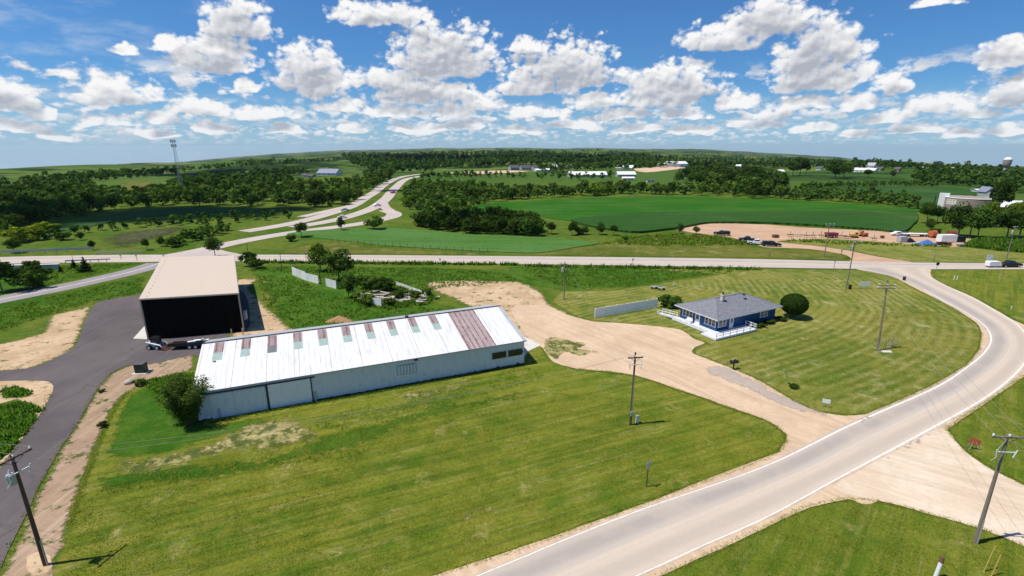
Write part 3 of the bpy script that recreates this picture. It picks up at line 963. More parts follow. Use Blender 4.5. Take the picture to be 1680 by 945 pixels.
Lc, Rc = chain(Lw), chain(Rw)
w_ = (Rc - Lc) / np.linalg.norm(Rc - Lc, axis=1)[:, None]
ladder('road', Lc - w_ * 0.35, Rc + w_ * 0.35, 'old_road', 0.056, 24)
k1 = 12 * 14
ladder('road_line', Lc[:k1] - w_[:k1] * 0.11, Lc[:k1] + w_[:k1] * 0.11, 'white_line', 0.060, 2)
ladder('road_line', Rc[:k1] - w_[:k1] * 0.11, Rc[:k1] + w_[:k1] * 0.11, 'white_line', 0.060, 2)
sheet('road_patching', [(1452, 752), (1470, 738), (1530, 706), (1536, 712), (1490, 738), (1456, 756)], 10.5, 'road_patch', 0.4, 0.15, fade=0.4, seed=51)
sheet('road_patching', [(1385, 701), (1410, 686), (1440, 680), (1425, 690), (1396, 702)], 10.5, 'road_patch', 0.4, 0.15, fade=0.4, seed=52)
# the main road across the middle
top = smooth_path([(-160, 425), (0, 422), (150, 418.5), (250, 418), (420, 418), (600, 418.5), (840, 420.5), (1050, 422.5), (1260, 425.5), (1390, 429), (1520, 431.5), (1680, 432.5), (1900, 433)], 200)
bot = smooth_path([(-160, 437), (0, 433), (110, 431), (250, 430), (420, 428.5), (600, 429.5), (840, 433), (1050, 436), (1260, 439), (1390, 441.5), (1520, 442), (1680, 442), (1900, 442)], 200)
ladder('highway', top, bot, 'far_road', 0.050, 4)
ladder('highway_lane', top * 0.78 + bot * 0.22, top * 0.28 + bot * 0.72, 'old_road', 0.062, 24)
# side roads, ramps and the two carriageways climbing the far hill
strip('ramp_road', smooth_path([(-120, 520), (-40, 500), (60, 480), (130, 466), (200, 450), (235, 441), (262, 432)], 60), 7.5, 'grey_road', 0.058)
strip('ramp_line', smooth_path([(-120, 520), (-40, 500), (60, 480), (130, 466), (200, 450), (235, 441), (262, 432)], 60), 0.35, 'white_line', 0.072, 2)
strip('ramp_road', smooth_path([(255, 425), (300, 417), (340, 409), (375, 400), (425, 390.5), (480, 381.5), (530, 375), (570, 370.5), (610, 364), (645, 356), (648, 350), (632, 345)], 90), 7.5, 'far_road', 0.066)
sheet('ramp_road', [(245, 427), (310, 412), (345, 404), (360, 410), (400, 419), (420, 424), (300, 428)], 10, 'far_road', 1.5, 0.2, seed=53)
strip('carriageway', smooth_path([(400, 380), (455, 372), (504, 362), (543, 349.5), (568, 343), (586, 334), (598, 325), (615, 316), (624.5, 307), (638, 298.5), (651, 292.6), (664, 289), (690, 286)], 160), 7.6, 'far_road', 0.08)
strip('carriageway', smooth_path([(480, 373), (543, 364), (570, 356.5), (593, 349), (610, 343), (624.5, 334), (635, 325), (641.5, 316), (649.6, 307), (658.5, 298.5), (668, 293), (692, 289)], 160), 7.6, 'far_road', 0.10)
strip('exit_road', smooth_path([(495, 356), (530, 348), (565, 340), (585, 336)], 40), 5.5, 'far_road', 0.12)
strip('exit_road', smooth_path([(628, 333), (632, 341), (641, 347), (648, 352)], 20), 5.5, 'far_road', 0.14)
# site asphalt
sheet('asphalt_drive', [(226, 484), (187, 489), (160, 496), (147, 511), (137, 532), (130, 555), (120, 572), (87, 590), (50, 604), (0, 609), (-60, 612), (-60, 630), (0, 626), (50, 625), (75, 626), (87, 632),
       (85, 645), (68, 675), (42, 711), (0, 767), (-60, 850), (-60, 990), (0, 937), (13, 908), (42, 850), (65, 798), (97, 740), (129, 692), (159, 640), (182, 613), (210, 600), (254, 596), (318, 583), (345, 600),
       (420, 590), (440, 560), (376, 560), (376, 544), (410, 535), (400, 480), (330, 455)], 7, 'new_asphalt', 0.4, 0.07, seed=61)
# yard, fields
sheet('yard', [(1100, 374), (1160, 366), (1260, 369), (1330, 374), (1420, 378), (1500, 382), (1560, 388), (1610, 396), (1565, 405), (1470, 398.5), (1360, 391.5), (1285, 394), (1275, 397), (1330, 402.5), (1390, 411), (1440, 421), (1500, 431), (1400, 431),
       (1396, 424), (1380, 417), (1330, 409), (1255, 406), (1235, 399), (1190, 388), (1130, 381)], 5, 'yard_soil', 1.0, 0.5, seed=62)
sheet('crop_field', [(470, 385), (500, 380), (560, 376), (640, 374), (760, 383), (880, 389), (985, 398), (940, 407), (880, 415), (760, 411), (640, 404), (540, 393)], 8, 'young_crop', 2.0, 0.5, z=0.2, skirt=1, seed=63)
sheet('crop_field', [(755, 346), (800, 335), (850, 331), (960, 325), (1100, 323), (1260, 327), (1505, 342), (1500, 348), (1260, 349), (1040, 351), (935, 362), (860, 353)], 8, 'bright_crop', 3.0, 0.6, z=0.25, skirt=1, seed=64)
sheet('crop_field', [(935, 362.6), (1040, 351.6), (1260, 349.6), (1500, 348.6), (1488, 382), (1420, 377.5), (1330, 371), (1260, 367.5), (1165, 367.5), (1120, 374), (1050, 383), (990, 377)], 8, 'tall_corn', 3.0, 0.6, z=0.9, skirt=1, seed=65)
sheet('crop_field', [(1285, 317), (1330, 310), (1420, 306), (1540, 307), (1595, 312), (1602, 320), (1560, 333), (1520, 338), (1480, 330), (1440, 322), (1360, 320)], 8, 'dark_corn', 3.0, 0.6, z=0.4, skirt=1, seed=66)
sheet('crop_field', [(60, 378), (130, 362), (210, 348), (290, 342), (360, 343), (480, 341), (480, 346), (330, 350), (220, 358), (130, 376), (90, 388)], 8, 'dark_corn', 3.0, 0.6, z=0.2, skirt=1, seed=67)
sheet('gravel_lot', [(730, 284), (830, 280), (870, 281), (800, 286)], 8, 'gravel', 4.0, 1.0, z=0.25, seed=68)
sheet('gravel_lot', [(1040, 277), (1100, 273), (1125, 276), (1060, 283)], 8, 'gravel', 4.0, 1.0, z=0.25, seed=69)
# soil heaps
def heap(px, r, h, mat, name='soil_heap', label='', seed=1):
    c = at(*px)
    rr_ = np.random.default_rng(seed)
    ns, nrg = 28, 8
    v = [(0, 0, h)]
    for k in range(1, nrg + 1):
        for s in range(ns):
            a = 2 * math.pi * s / ns
            q = k / nrg
            rad = r * q * (1 + 0.18 * math.sin(3 * a + seed) + rr_.uniform(-.05, .05))
            v.append((rad * math.cos(a) * 1.5, rad * math.sin(a), max(-.05, h * (1 - q) ** 1.2 + (rr_.uniform(-.12, .12) * h if q < 0.95 else -.05))))
    mb = MB()
    mb.v = v
    mb.f = [(0, 1 + s, 1 + (s + 1) % ns) for s in range(ns)]
    for k in range(nrg - 1):
        for s in range(ns):
            b = 1 + k * ns
            mb.f.append((b + s, b + ns + s, b + ns + (s + 1) % ns, b + (s + 1) % ns))
    mb.m = [0] * len(mb.f)
    o = mb.build(name, mat, smooth=True, loc=c, fix=False)
    return tag(o, label, 'soil heap')


heap((557, 526), 1.7, 1.0, 'red_soil', label='reddish cone of bare soil in the grass behind the white shed', seed=3)
heap((662, 514), 2.2, 0.5, 'dry_soil', label='low tan spread of soil beside the old rubble pile', seed=5)
heap((428, 464), 2.6, 0.9, 'dry_soil', label='tan soil mound at the far end of the bare strip by the dark building', seed=8)

sheet('pasture', [(-60, 322), (0, 300), (40, 296), (78, 303), (60, 310), (0, 316)], 8, 'verge_grass', 3.0, 1.5, z=0.25, fade=5.0, seed=91)
sheet('pasture', [(158, 314), (200, 300), (225, 296), (258, 300), (262, 312), (215, 316)], 8, 'verge_grass', 3.0, 1.5, z=0.25, fade=5.0, seed=92)
sheet('pasture', [(440, 300), (500, 293), (570, 288), (612, 291), (600, 300), (540, 304), (480, 304)], 8, 'rough_grass', 3.0, 1.5, z=0.25, seed=93)

# ------------------------------------------------------------------ building materials
def plain(name, col, rough=0.6, metal=0.0, var=0.15, scale=1.5, dirt=(0.12, 0.10, 0.08), spec=0.4, bumpd=0.0):
    N = new_mat(name)
    p = N.obj()
    n1 = N.noise(p, scale, 6, 0.65)
    c = N.mix(N.math('MULTIPLY', N.smooth(n1, 0.45, 0.75), var), tuple(col) + (1,), tuple(dirt) + (1,))
    N.surface(c, rough, metal, spec=spec, normal=N.bump(n1, bumpd, 0.5) if bumpd else None)


def ribbed(name, col, pitch, axis, rust=0.0, stain=0.2, rough=0.5, depth=0.03, rustcol=(0.20, 0.055, 0.03), spec=0.4, seam=0.0):
    """sheet metal with ribs; axis 0 or 1 is the object axis across the ribs"""
    N = new_mat(name)
    p = N.obj()
    sp = N.n('ShaderNodeSeparateXYZ')
    N.put(sp.inputs[0], p)
    x = sp.outputs[axis]
    f = N.math('FRACT', N.math('DIVIDE', x, pitch))
    rib = N.smooth(N.math('ABSOLUTE', N.math('SUBTRACT', f, 0.5)), 0.36, 0.47)
    k = (0.16, 1.3, 1.0) if axis == 1 else (1.3, 0.16, 0.35)
    drip = N.noise(N.mapping(p, k), 1.6, 6, 0.65)
    spot = N.noise(p, 2.2, 6, 0.7)
    c = N.mix(N.math('MULTIPLY', N.smooth(drip, 0.46, 0.72), stain), tuple(col) + (1,), (0.30, 0.27, 0.24, 1))
    if seam:
        g = N.math('FRACT', N.math('DIVIDE', x, seam))
        line = N.smooth(N.math('ABSOLUTE', N.math('SUBTRACT', g, 0.5)), 0.485, 0.497)
        c = N.mix(N.math('MULTIPLY', N.math('MULTIPLY', line, N.smooth(spot, 0.3, 0.6)), 0.75), c, (0.26, 0.20, 0.17, 1))
    if rust:
        g = N.math('FRACT', N.math('DIVIDE', x, 0.8))
        l2 = N.smooth(N.math('ABSOLUTE', N.math('SUBTRACT', g, 0.5)), 0.30, 0.46)
        blot = N.smooth(N.noise(N.mapping(p, (1.0, 0.45, 1)), 0.8, 6, 0.7), 0.46, 0.68)
        rr_ = N.math('MULTIPLY', N.math('ADD', N.math('MULTIPLY', l2, 0.75), N.math('MULTIPLY', blot, 0.45)), N.smooth(spot, 0.42 - 0.12 * rust, 0.62))
        c = N.mix(N.math('MULTIPLY', rr_, 1.25, clamp=True), c, N.mix(spot, (0.13, 0.03, 0.02, 1), tuple(rustcol) + (1,)))
    N.surface(c, rough, 0.0, normal=N.bump(rib, depth, 0.8), spec=spec)


ribbed('white_wall', (0.67, 0.70, 0.71), 0.30, 0, stain=0.30, depth=0.02)
ribbed('white_roof', (0.72, 0.71, 0.69), 0.65, 0, stain=0.34, depth=0.03, seam=3.9, rough=0.55)
ribbed('rusty_roof', (0.40, 0.32, 0.31), 0.65, 0, rust=1.0, stain=0.3, depth=0.03)
ribbed('rusty_skylight', (0.33, 0.26, 0.25), 0.30, 0, rust=1.0, stain=0.3)
plain('teal_skylight', (0.33, 0.43, 0.385), 0.5, var=0.35)
plain('grey_skylight', (0.16, 0.17, 0.18), 0.5, var=0.5)
plain('white_paint', (0.80, 0.80, 0.79), 0.5, var=0.12)
plain('fence_vinyl', (0.86, 0.88, 0.89), 0.45, var=0.08)
plain('grey_trim', (0.42, 0.43, 0.45), 0.5, var=0.3)
plain('dark_trim', (0.035, 0.034, 0.034), 0.6, var=0.2)
plain('concrete', (0.60, 0.56, 0.51), 0.85, var=0.35, scale=0.8)
plain('old_concrete', (0.45, 0.39, 0.33), 0.9, var=0.5, scale=0.7, bumpd=0.03)
plain('dark_window', (0.015, 0.017, 0.02), 0.15, var=0.05, spec=0.6)
plain('deck_board', (0.66, 0.66, 0.68), 0.6, var=0.2, scale=3)
ribbed('tan_roof', (0.60, 0.48, 0.37), 0.9, 0, stain=0.05, depth=0.03, rough=0.55)
ribbed('black_wall', (0.005, 0.004, 0.004), 0.9, 0, stain=0.005, depth=0.03, rough=0.8, spec=0.08)
plain('tan_trim', (0.52, 0.40, 0.30), 0.5, var=0.1)
ribbed('tin_panel', (0.86, 0.86, 0.86), 0.30, 0, stain=0.35, depth=0.03)
plain('weathered_board', (0.46, 0.39, 0.33), 0.85, var=0.5, scale=1.2)

N = new_mat('blue_siding')
p = N.obj()
sp = N.n('ShaderNodeSeparateXYZ')
N.put(sp.inputs[0], p)
f = N.math('FRACT', N.math('DIVIDE', sp.outputs[2], 0.2))
c = N.mix(N.math('MULTIPLY', N.noise(p, 1.0, 5), 0.6), (0.008, 0.062, 0.19, 1), (0.014, 0.085, 0.245, 1))
N.surface(c, 0.5, normal=N.bump(f, 0.03, 0.9))
N = new_mat('grey_shingle')
p = N.obj()
br = N.n('ShaderNodeTexBrick')
N.put(br.inputs['Vector'], N.mapping(p, (1, 1, 1)))
br.inputs['Scale'].default_value = 1.0
br.inputs['Brick Width'].default_value = 0.5
br.inputs['Row Height'].default_value = 0.18
br.inputs['Mortar Size'].default_value = 0.015
br.inputs['Color1'].default_value = (0.19, 0.195, 0.215, 1)
br.inputs['Color2'].default_value = (0.28, 0.285, 0.31, 1)
br.inputs['Mortar'].default_value = (0.11, 0.11, 0.12, 1)
c = N.mix(N.math('MULTIPLY', N.smooth(N.noise(p, 7.0, 5, 0.8), 0.4, 0.66), 0.5), br.outputs[0], (0.10, 0.10, 0.112, 1))
N.surface(c, 0.9, normal=N.bump(N.noise(p, 9, 3), 0.02))
N = new_mat('window_glass')
p = N.obj()
N.surface(N.mix(N.noise(p, 1.2, 3), (0.02, 0.024, 0.03, 1), (0.16, 0.15, 0.14, 1)), 0.08, spec=0.7)
N = new_mat('tan_tank')
p = N.obj()
N.surface(N.mix(N.noise(N.mapping(p, (1, 1, 0.15)), 0.8, 5), (0.30, 0.235, 0.20, 1), (0.36, 0.28, 0.235, 1)), 0.6)

V2 = lambda a, b: np.array([b[0] - a[0], b[1] - a[1]])


def local_frame(p0, p1):
    """origin, rotation and length of an edge on the ground from p0 to p1"""
    dx_, dy_ = p1[0] - p0[0], p1[1] - p0[1]
    return (p0[0], p0[1], 0.0), math.atan2(dy_, dx_), math.hypot(dx_, dy_)


# ------------------------------------------------------------------ the long white shed
o_, rz_, LEN = local_frame((-37.9, 53.9), (1.85, 70.55))
shed = thing('storage_shed', 'long white metal shed with a low roof, rusty brown roof strip and teal skylights', 'shed', o_, rz_)
RY, RZ_, BY, BZ, EZ = 10.4, 6.15, 15.0, 5.0, 3.95
w = MB()
w.face([(0, 0, -0.1), (LEN, 0, -0.1), (LEN, 0, EZ), (0, 0, EZ)])
w.face([(0, BY, -0.1), (LEN, BY, -0.1), (LEN, BY, BZ), (0, BY, BZ)])
for x in (0, LEN):
    w.face([(x, 0, -0.1), (x, BY, -0.1), (x, BY, BZ), (x, RY, RZ_), (x, 0, EZ)])
w.build('wall', 'white_wall', shed)


def on_roof(y, lift=0.0):
    return EZ + (RZ_ - EZ) * y / RY + lift


def roof_panel(name, x0, x1, y0, y1, mat, lift, thick=0.05, parent=shed):
    m = MB()
    a, b = on_roof(y0, lift), on_roof(y1, lift)
    m.prism([(0, 0)] * 0 or [(x0, 0), (x1, 0), (x1, thick), (x0, thick)], y0, y1)
    m.v = [(vx, vy, vz + (a if vy == y0 else b)) for (vx, vy, vz) in m.v]
    return m.build(name, mat, parent)


r0x, r1x = LEN * 0.792, LEN * 0.893
rf = roof_panel('roof', -0.25, r0x, -0.35, RY, 'white_roof', 0.02)
roof_panel('rusty_roof_strip', r0x + 0.002, r1x, -0.35, RY, 'rusty_roof', 0.018)
roof_panel('end_roof', r1x + 0.002, LEN - 0.35, -0.35, RY, 'white_roof', 0.02)
roof_panel('edge_flashing', LEN - 0.348, LEN + 0.25, -0.35, RY, 'grey_trim', 0.03, 0.07)
m = MB()
m.prism([(-0.25, 0), (LEN + 0.25, 0), (LEN + 0.25, 0.05), (-0.25, 0.05)], RY + 0.002, BY + 0.3)
m.v = [(x, y, z + RZ_ + 0.02 - (y - RY) * (RZ_ - BZ) / (BY - RY)) for (x, y, z) in m.v]
m.build('back_roof', 'grey_trim', shed)
MB().box((LEN / 2, RY, RZ_ + 0.10), (LEN + 0.5, 0.30, 0.07)).build('ridge_cap', 'dark_trim', shed)
MB().box((LEN / 2, -0.37, EZ - 0.08), (LEN + 0.5, 0.04, 0.14)).build('eave_trim', 'grey_trim', shed)
for k in range(10):
    x0 = LEN * (0.030 + 0.0762 * k)
    wv = 1.15
    roof_panel('skylight', x0, x0 + wv, RY - 2.75, RY - 0.25, 'rusty_skylight', 0.075, 0.012)
    roof_panel('skylight_sheet', x0, x0 + wv, RY - 4.5, RY - 2.754, 'grey_skylight' if k == 2 else 'teal_skylight', 0.075, 0.012)
MB().box((LEN * 0.038, RY - 4.75, on_roof(RY - 4.75, 0.10)), (0.35, 0.3, 0.03)).build('roof_vent', 'dark_trim', shed)
MB().box((LEN * 0.64, RY + 0.1, RZ_ + 0.25), (0.5, 0.4, 0.25)).build('roof_vent', 'dark_trim', shed)
# doors along the front, walls bear the dents of use
dr = MB().box((LEN * 0.2395, -0.09, 1.68), (5.0, 0.08, 3.3)).build('sliding_door', 'white_paint', shed)
MB().box((LEN * 0.108, -0.07, 1.62), (6.4, 0.06, 3.2)).build('sliding_door', 'white_wall', shed)
MB().box((LEN * 0.165, -0.12, 3.42), (12.6, 0.12, 0.13)).build('door_track', 'dark_trim', shed)
for (fx, oy, sz, zz) in ((0.300, -0.06, (0.10, 0.10, 3.4), 1.7), (0.1795, -0.10, (0.26, 0.14, 3.25), 1.65), (0.307, -0.10, (0.30, 0.20, 1.3), 0.65), (0.052, -0.10, (0.30, 0.20, 1.3), 0.65)):
    MB().box((LEN * fx, oy, zz), sz).build('door_post', 'dark_trim' if sz[2] > 2 else 'grey_trim', shed)
vw = MB().box((LEN * 0.586, -0.04, 2.35), (2.7, 0.08, 1.45)).build('window', 'grey_trim', shed)
for k in range(6):
    MB().box((LEN * 0.586 - 1.1 + 0.44 * k, -0.095, 2.33), (0.26, 0.03, 1.2)).build('shutter', 'white_wall', vw)
for fx in (0.905, 0.965):
    wn = MB().box((LEN * fx, -0.04, 2.15), (2.35, 0.08, 1.12)).build('window', 'grey_trim', shed)
    MB().box((LEN * fx, -0.088, 2.15), (2.2, 0.02, 0.98)).build('pane', 'dark_window', wn)
MB().box((LEN * 0.777, -0.03, 2.0), (0.08, 0.06, 3.9)).build('wall_batten', 'white_paint', shed)
MB().box((LEN * 0.724, -0.03, 2.0), (0.05, 0.06, 3.9)).build('wall_batten', 'white_paint', shed)
MB().box((LEN * 0.992, -0.06, 2.1), (0.3, 0.12, 0.35)).build('meter_box', 'dark_trim', shed)
MB().box((LEN * 0.617, -0.15, 3.55), (0.5, 0.24, 0.16)).build('wall_lamp', 'dark_trim', shed)
m = MB()
rr_ = random.Random(4)
x = 0.0
prof = [(0.0, -0.1)]
while x < LEN:
    prof.append((x, rr_.uniform(0.10, 0.22) + (0.25 if rr_.random() < 0.06 else 0)))
    x += rr_.uniform(0.12, 0.5)
prof += [(LEN, 0.15), (LEN, -0.1)]
m.prism(prof, -0.02, -0.004)
m.build('base_strip', 'dark_trim', shed)
sl = MB().slab([tuple(at(*q))[:2] for q in ((861, 553), (888, 567), (866, 577), (858, 590), (850, 575))], 0.0, 0.09).build('concrete_slab', 'concrete')
tag(sl, kind='structure')

# ------------------------------------------------------------------ the dark building with the tan roof
FL, FR, BR, BL = (-62.6, 80.4), (-48.3, 84.6), (-65.9, 116.0), (-80.6, 112.8)
o_, rz_, LEN = local_frame(FL, FR)
hall = thing('steel_building', 'tall black steel building with a plain tan roof beside new asphalt', 'building', o_, rz_)
MI = Matrix.Translation(o_) @ Matrix.Rotation(rz_, 4, 'Z')
MI.invert()
C4 = [(MI @ Vector((c_[0], c_[1], 0)))[:2] for c_ in (FL, FR, BR, BL)]
HL, HR = 7.35, 7.15
w = MB()
for a, b, ha, hb in ((0, 1, HL, HR), (1, 2, HR, HR), (2, 3, HR, HL), (3, 0, HL, HL)):
    w.face([(*C4[a], -0.1), (*C4[b], -0.1), (*C4[b], hb), (*C4[a], ha)])
w.build('wall', 'black_wall', hall)
cc = np.mean(C4, axis=0)
big4 = [cc + (np.array(c_) - cc) * 1.012 for c_ in C4]
m = MB()
zt = (HL, HR, HR, HL)
m.v = [(*big4[k], zt[k] + 0.01) for k in range(4)] + [(*big4[k], zt[k] + 0.13) for k in range(4)]
m.f = [(3, 2, 1, 0), (4, 5, 6, 7), (0, 1, 5, 4), (1, 2, 6, 5), (2, 3, 7, 6), (3, 0, 4, 7)]
m.m = [0] * 6
m.build('roof', 'tan_roof', hall)
m = MB()
for a, b in ((0, 1), (1, 2), (3, 0)):
    pa, pb = Vector((*big4[a], zt[a] - 0.06)), Vector((*big4[b], zt[b] - 0.06))
    m.tube(pa, pb, 0.10, n=4)
m.build('fascia', 'tan_trim', hall)
for k in (0, 1):
    MB().box((C4[k][0], C4[k][1] - 0.03, 3.6), (0.22, 0.14, 7.1)).build('corner_trim', 'tan_trim', hall)
for k in range(14):
    t = (k + 0.5) / 14
    q = np.array(big4[0]) * (1 - t) + np.array(big4[3]) * t + np.array([1.0, 0])
    MB().box((q[0], q[1], HL + 0.15), (0.12, 0.22, 0.10)).build('snow_guard', 'tan_trim', hall)
MB().box((C4[1][0] + 0.25, C4[1][1] + 1.6, 2.6), (0.4, 1.1, 1.5)).build('meter_cabinet', 'grey_trim', hall)
for q, lb in (((399, 550), 'yellowish steel bollard at the right front corner of the black building'), ((381, 552), 'yellowish steel bollard one step left of the corner of the black building')):
    o = MB().tube((0, 0, 0), (0, 0, 1.3), 0.10, n=10).lathe([(0.10, 1.3), (0.07, 1.36)], n=10).build('bollard', 'tan_trim', loc=at(*q))
    tag(o, lb, 'bollard', 'bollards at the black building')
ap = MB().slab([(-63.0, 80.6), (-65.6, 80.9), (-69.8, 91.6), (-68.6, 90.6)], 0.0, 0.085).build('concrete_apron', 'concrete')
tag(ap, kind='structure')

# ------------------------------------------------------------------ the blue house
Cn = np.array([36.3, 83.5])
dr_ = np.array([math.cos(R(27.5)), math.sin(R(27.5))])
HW, HD, WH = 15.9, 8.6, 2.75
house_o = thing('bungalow', 'small blue bungalow with a grey hip roof and a white deck along two sides', 'house', (Cn[0], Cn[1], 0), R(27.5))
# local x runs along the right-hand side, local y along the front towards the drive
w = MB()
w.slab([(0, 0), (HW, 0), (HW, HD), (0, HD)], -0.05, WH)
w.build('wall', 'blue_siding', house_o)
ov, EZ2, RH = 0.85, 2.68, 4.85
e = [(-ov, -ov), (HW + ov, -ov), (HW + ov, HD + ov), (-ov, HD + ov)]
hw = HD / 2 + ov
m = MB()
E0 = [(x, y, EZ2) for x, y in e]
T0_ = [(x, y, EZ2 + 0.16) for x, y in e]
ra, rb = (-ov + hw, HD / 2, RH), (HW + ov - hw, HD / 2, RH)
m.face([T0_[0], T0_[1], rb, ra])
m.face([T0_[1], T0_[2], rb])
m.face([T0_[2], T0_[3], ra, rb])
m.face([T0_[3], T0_[0], ra])
m.face(E0)
roof = m.build('roof', 'grey_shingle', house_o, fix=False)
m = MB()
for k in range(4):
    a, b = E0[k], E0[(k + 1) % 4]
    m.face([a, b, T0_[(k + 1) % 4], T0_[k]])
m.build('fascia', 'white_paint', house_o)
m = MB()
for a, b in ((T0_[0], ra), (T0_[1], rb), (T0_[2], rb), (T0_[3], ra), (ra, rb)):
    m.tube(Vector(a) + Vector((0, 0, 0.01)), Vector(b) + Vector((0, 0, 0.01)), 0.09, n=5)
m.build('hip_cap', 'grey_shingle', roof)
ch = MB().box((4.9, HD / 2 - 0.9, 5.05), (0.55, 0.55, 1.0)).box((4.9, HD / 2 - 0.9, 5.58), (0.7, 0.7, 0.10)).build('chimney', 'concrete', house_o)
MB().tube((4.9, HD / 2 - 0.9, 5.6), (4.9, HD / 2 - 0.9, 6.1), 0.13).lathe([(0.24, 6.1), (0.24, 6.14), (0.05, 6.25)], (4.9, HD / 2 - 0.9, 0)).build('flue', 'dark_trim', ch)
for (x, y) in ((10.3, HD / 2 - 1.6), (11.2, HD / 2 - 0.5)):
    z = EZ2 + 0.16 + (RH - EZ2 - 0.16) * (y + ov) / hw
    MB().box((x, y, z + 0.08), (0.4, 0.4, 0.2)).build('roof_vent', 'dark_trim', roof)


def window_on(parent, x, y, z, wd, ht, n, face):
    """face 'f': on the plane x = 0 looking towards -x; face 'r': on the plane y = 0 looking towards -y"""
    def bx(m, cx_, cz_, w_, h_, out, th):
        if face == 'r':
            m.box((cx_, -out, cz_), (w_, th, h_))
        else:
            m.box((-out, cx_, cz_), (th, w_, h_))
    c0 = x if face == 'r' else y
    fr = MB()
    bx(fr, c0, z + ht / 2 + 0.05, wd + 0.24, 0.12, 0.03, 0.06)
    bx(fr, c0, z - ht / 2 - 0.05, wd + 0.30, 0.12, 0.04, 0.08)
    for k in range(n + 1):
        bx(fr, c0 - wd / 2 + wd * k / n, z, 0.13, ht, 0.031, 0.062)
    f_ = fr.build('window', 'white_paint', parent)
    g = MB()
    bx(g, c0, z, wd, ht, 0.012, 0.02)
    g.build('pane', 'window_glass', f_)
    s_ = MB()
    for k in range(n):
        bx(s_, c0 - wd / 2 + wd * (k + 0.5) / n, z, wd / n - 0.12, 0.05, 0.025, 0.03)
    s_.build('sash_bar', 'white_paint', f_)


def door_on(parent, c0, face):
    m, l = MB(), MB()
    if face == 'r':
        m.box((c0, -0.03, 1.35), (1.05, 0.06, 2.2))
        l.box((c0, -0.065, 1.75), (0.55, 0.02, 0.85))
    else:
        m.box((-0.03, c0, 1.35), (0.06, 1.15, 2.2))
        l.box((-0.065, c0, 1.75), (0.02, 0.6, 0.85))
    d_ = m.build('door', 'white_paint', parent)
    l.build('pane', 'window_glass', d_)


window_on(house_o, 0, 6.75, 1.75, 2.4, 1.2, 3, 'f')
door_on(house_o, 4.35, 'f')
window_on(house_o, 0, 1.45, 1.75, 2.3, 1.2, 3, 'f')
window_on(house_o, 1.35, 0, 1.75, 1.9, 1.2, 2, 'r')
door_on(house_o, 3.75, 'r')
window_on(house_o, 12.6, 0, 1.80, 2.0, 1.1, 2, 'r')
# deck round the corner, its ramp running down past the front
DZ = 0.42
m = MB()
m.slab([(-3.0, -2.6), (7.4, -2.6), (7.4, -0.02), (-0.02, -0.02), (-0.02, 9.0), (-1.6, 9.0), (-1.6, 0.6), (-3.0, 0.6)], DZ - 0.10, DZ)
dk = m.build('deck', 'deck_board', house_o)
m = MB()
m.face([(-1.6, 9.02, DZ), (-0.2, 9.02, DZ), (-0.2, 13.0, 0.05), (-1.6, 13.0, 0.05)])
m.face([(-1.6, 9.02, DZ - .1), (-0.2, 9.02, DZ - .1), (-0.2, 13.0, -0.05), (-1.6, 13.0, -0.05)])
m.build('ramp', 'deck_board', dk)
for c_, s_ in (((2.2, -2.62, DZ - 0.14), (10.5, 0.05, 0.3)), ((-3.02, -1.0, DZ - 0.14), (0.05, 3.2, 0.3)), ((-1.62, 4.8, DZ - 0.14), (0.05, 8.4, 0.28))):
    MB().box(c_, s_).build('deck_skirt', 'white_paint', dk)


def rail(a, b, n, z0=DZ, h=0.9, zb=None):
    zb = z0 if zb is None else zb
    m = MB()
    a3, b3 = Vector((a[0], a[1], z0)), Vector((b[0], b[1], zb))
    for k in range(n + 1):
        q = a3.lerp(b3, k / n)
        m.box((q.x, q.y, q.z + h / 2 - 0.1), (0.10, 0.10, h + 0.2))
    for hh_ in (h, h * 0.5):
        m.tube(a3 + Vector((0, 0, hh_)), b3 + Vector((0, 0, hh_)), 0.055, n=4)
    m.build('railing', 'white_paint', dk)


rail((-2.95, -2.55), (7.35, -2.55), 6)
rail((7.35, -2.55), (7.35, -0.3), 2)
rail((-1.55, 9.0), (-1.55, 12.9), 2, DZ, 0.85, 0.05)
rail((-0.25, 9.0), (-0.25, 12.9), 2, DZ, 0.85, 0.05)
m = MB()
for y in (0.6, 2.2, 3.8, 5.4, 7.0, 8.6):
    m.box((-1.55, y, 0.35), (0.12, 0.12, 0.7))
m.box((-1.58, 4.7, 0.62), (0.06, 8.3, 0.12))
m.build('low_rail', 'white_paint', dk)
MB().box((-0.8, 5.6, DZ + 0.3), (0.6, 1.3, 0.5)).box((-0.55, 5.6, DZ + 0.65), (0.12, 1.3, 0.6)).build('deck_bench', 'white_paint', dk)
for x in np.linspace(-2.4, 7.0, 6):
    MB().box((x, -2.3, DZ / 2 - 0.06), (0.14, 0.14, DZ - 0.1)).build('deck_post', 'weathered_board', dk)

# the white fence panels by the house
A_, B_ = at(976, 522), at(1077, 505)
o_, rz_, LEN = local_frame(A_, B_)
fen = thing('privacy_fence', 'run of plain white solid fence panels beside the drive', 'fence', o_, rz_)
MB().box((LEN / 2, 0, 1.02), (LEN, 0.05, 1.75)).build('panel', 'fence_vinyl', fen)
for k in range(7):
    x = LEN * k / 6
    MB().box((x, -0.02, 1.0), (0.14, 0.14, 2.0)).lathe([(0.11, 2.0), (0.02, 2.1)], (x, -0.02, 0), 4).build('post', 'white_paint', fen)
MB().box((LEN / 2, -0.01, 1.92), (LEN, 0.08, 0.07)).build('top_rail', 'white_paint', fen)

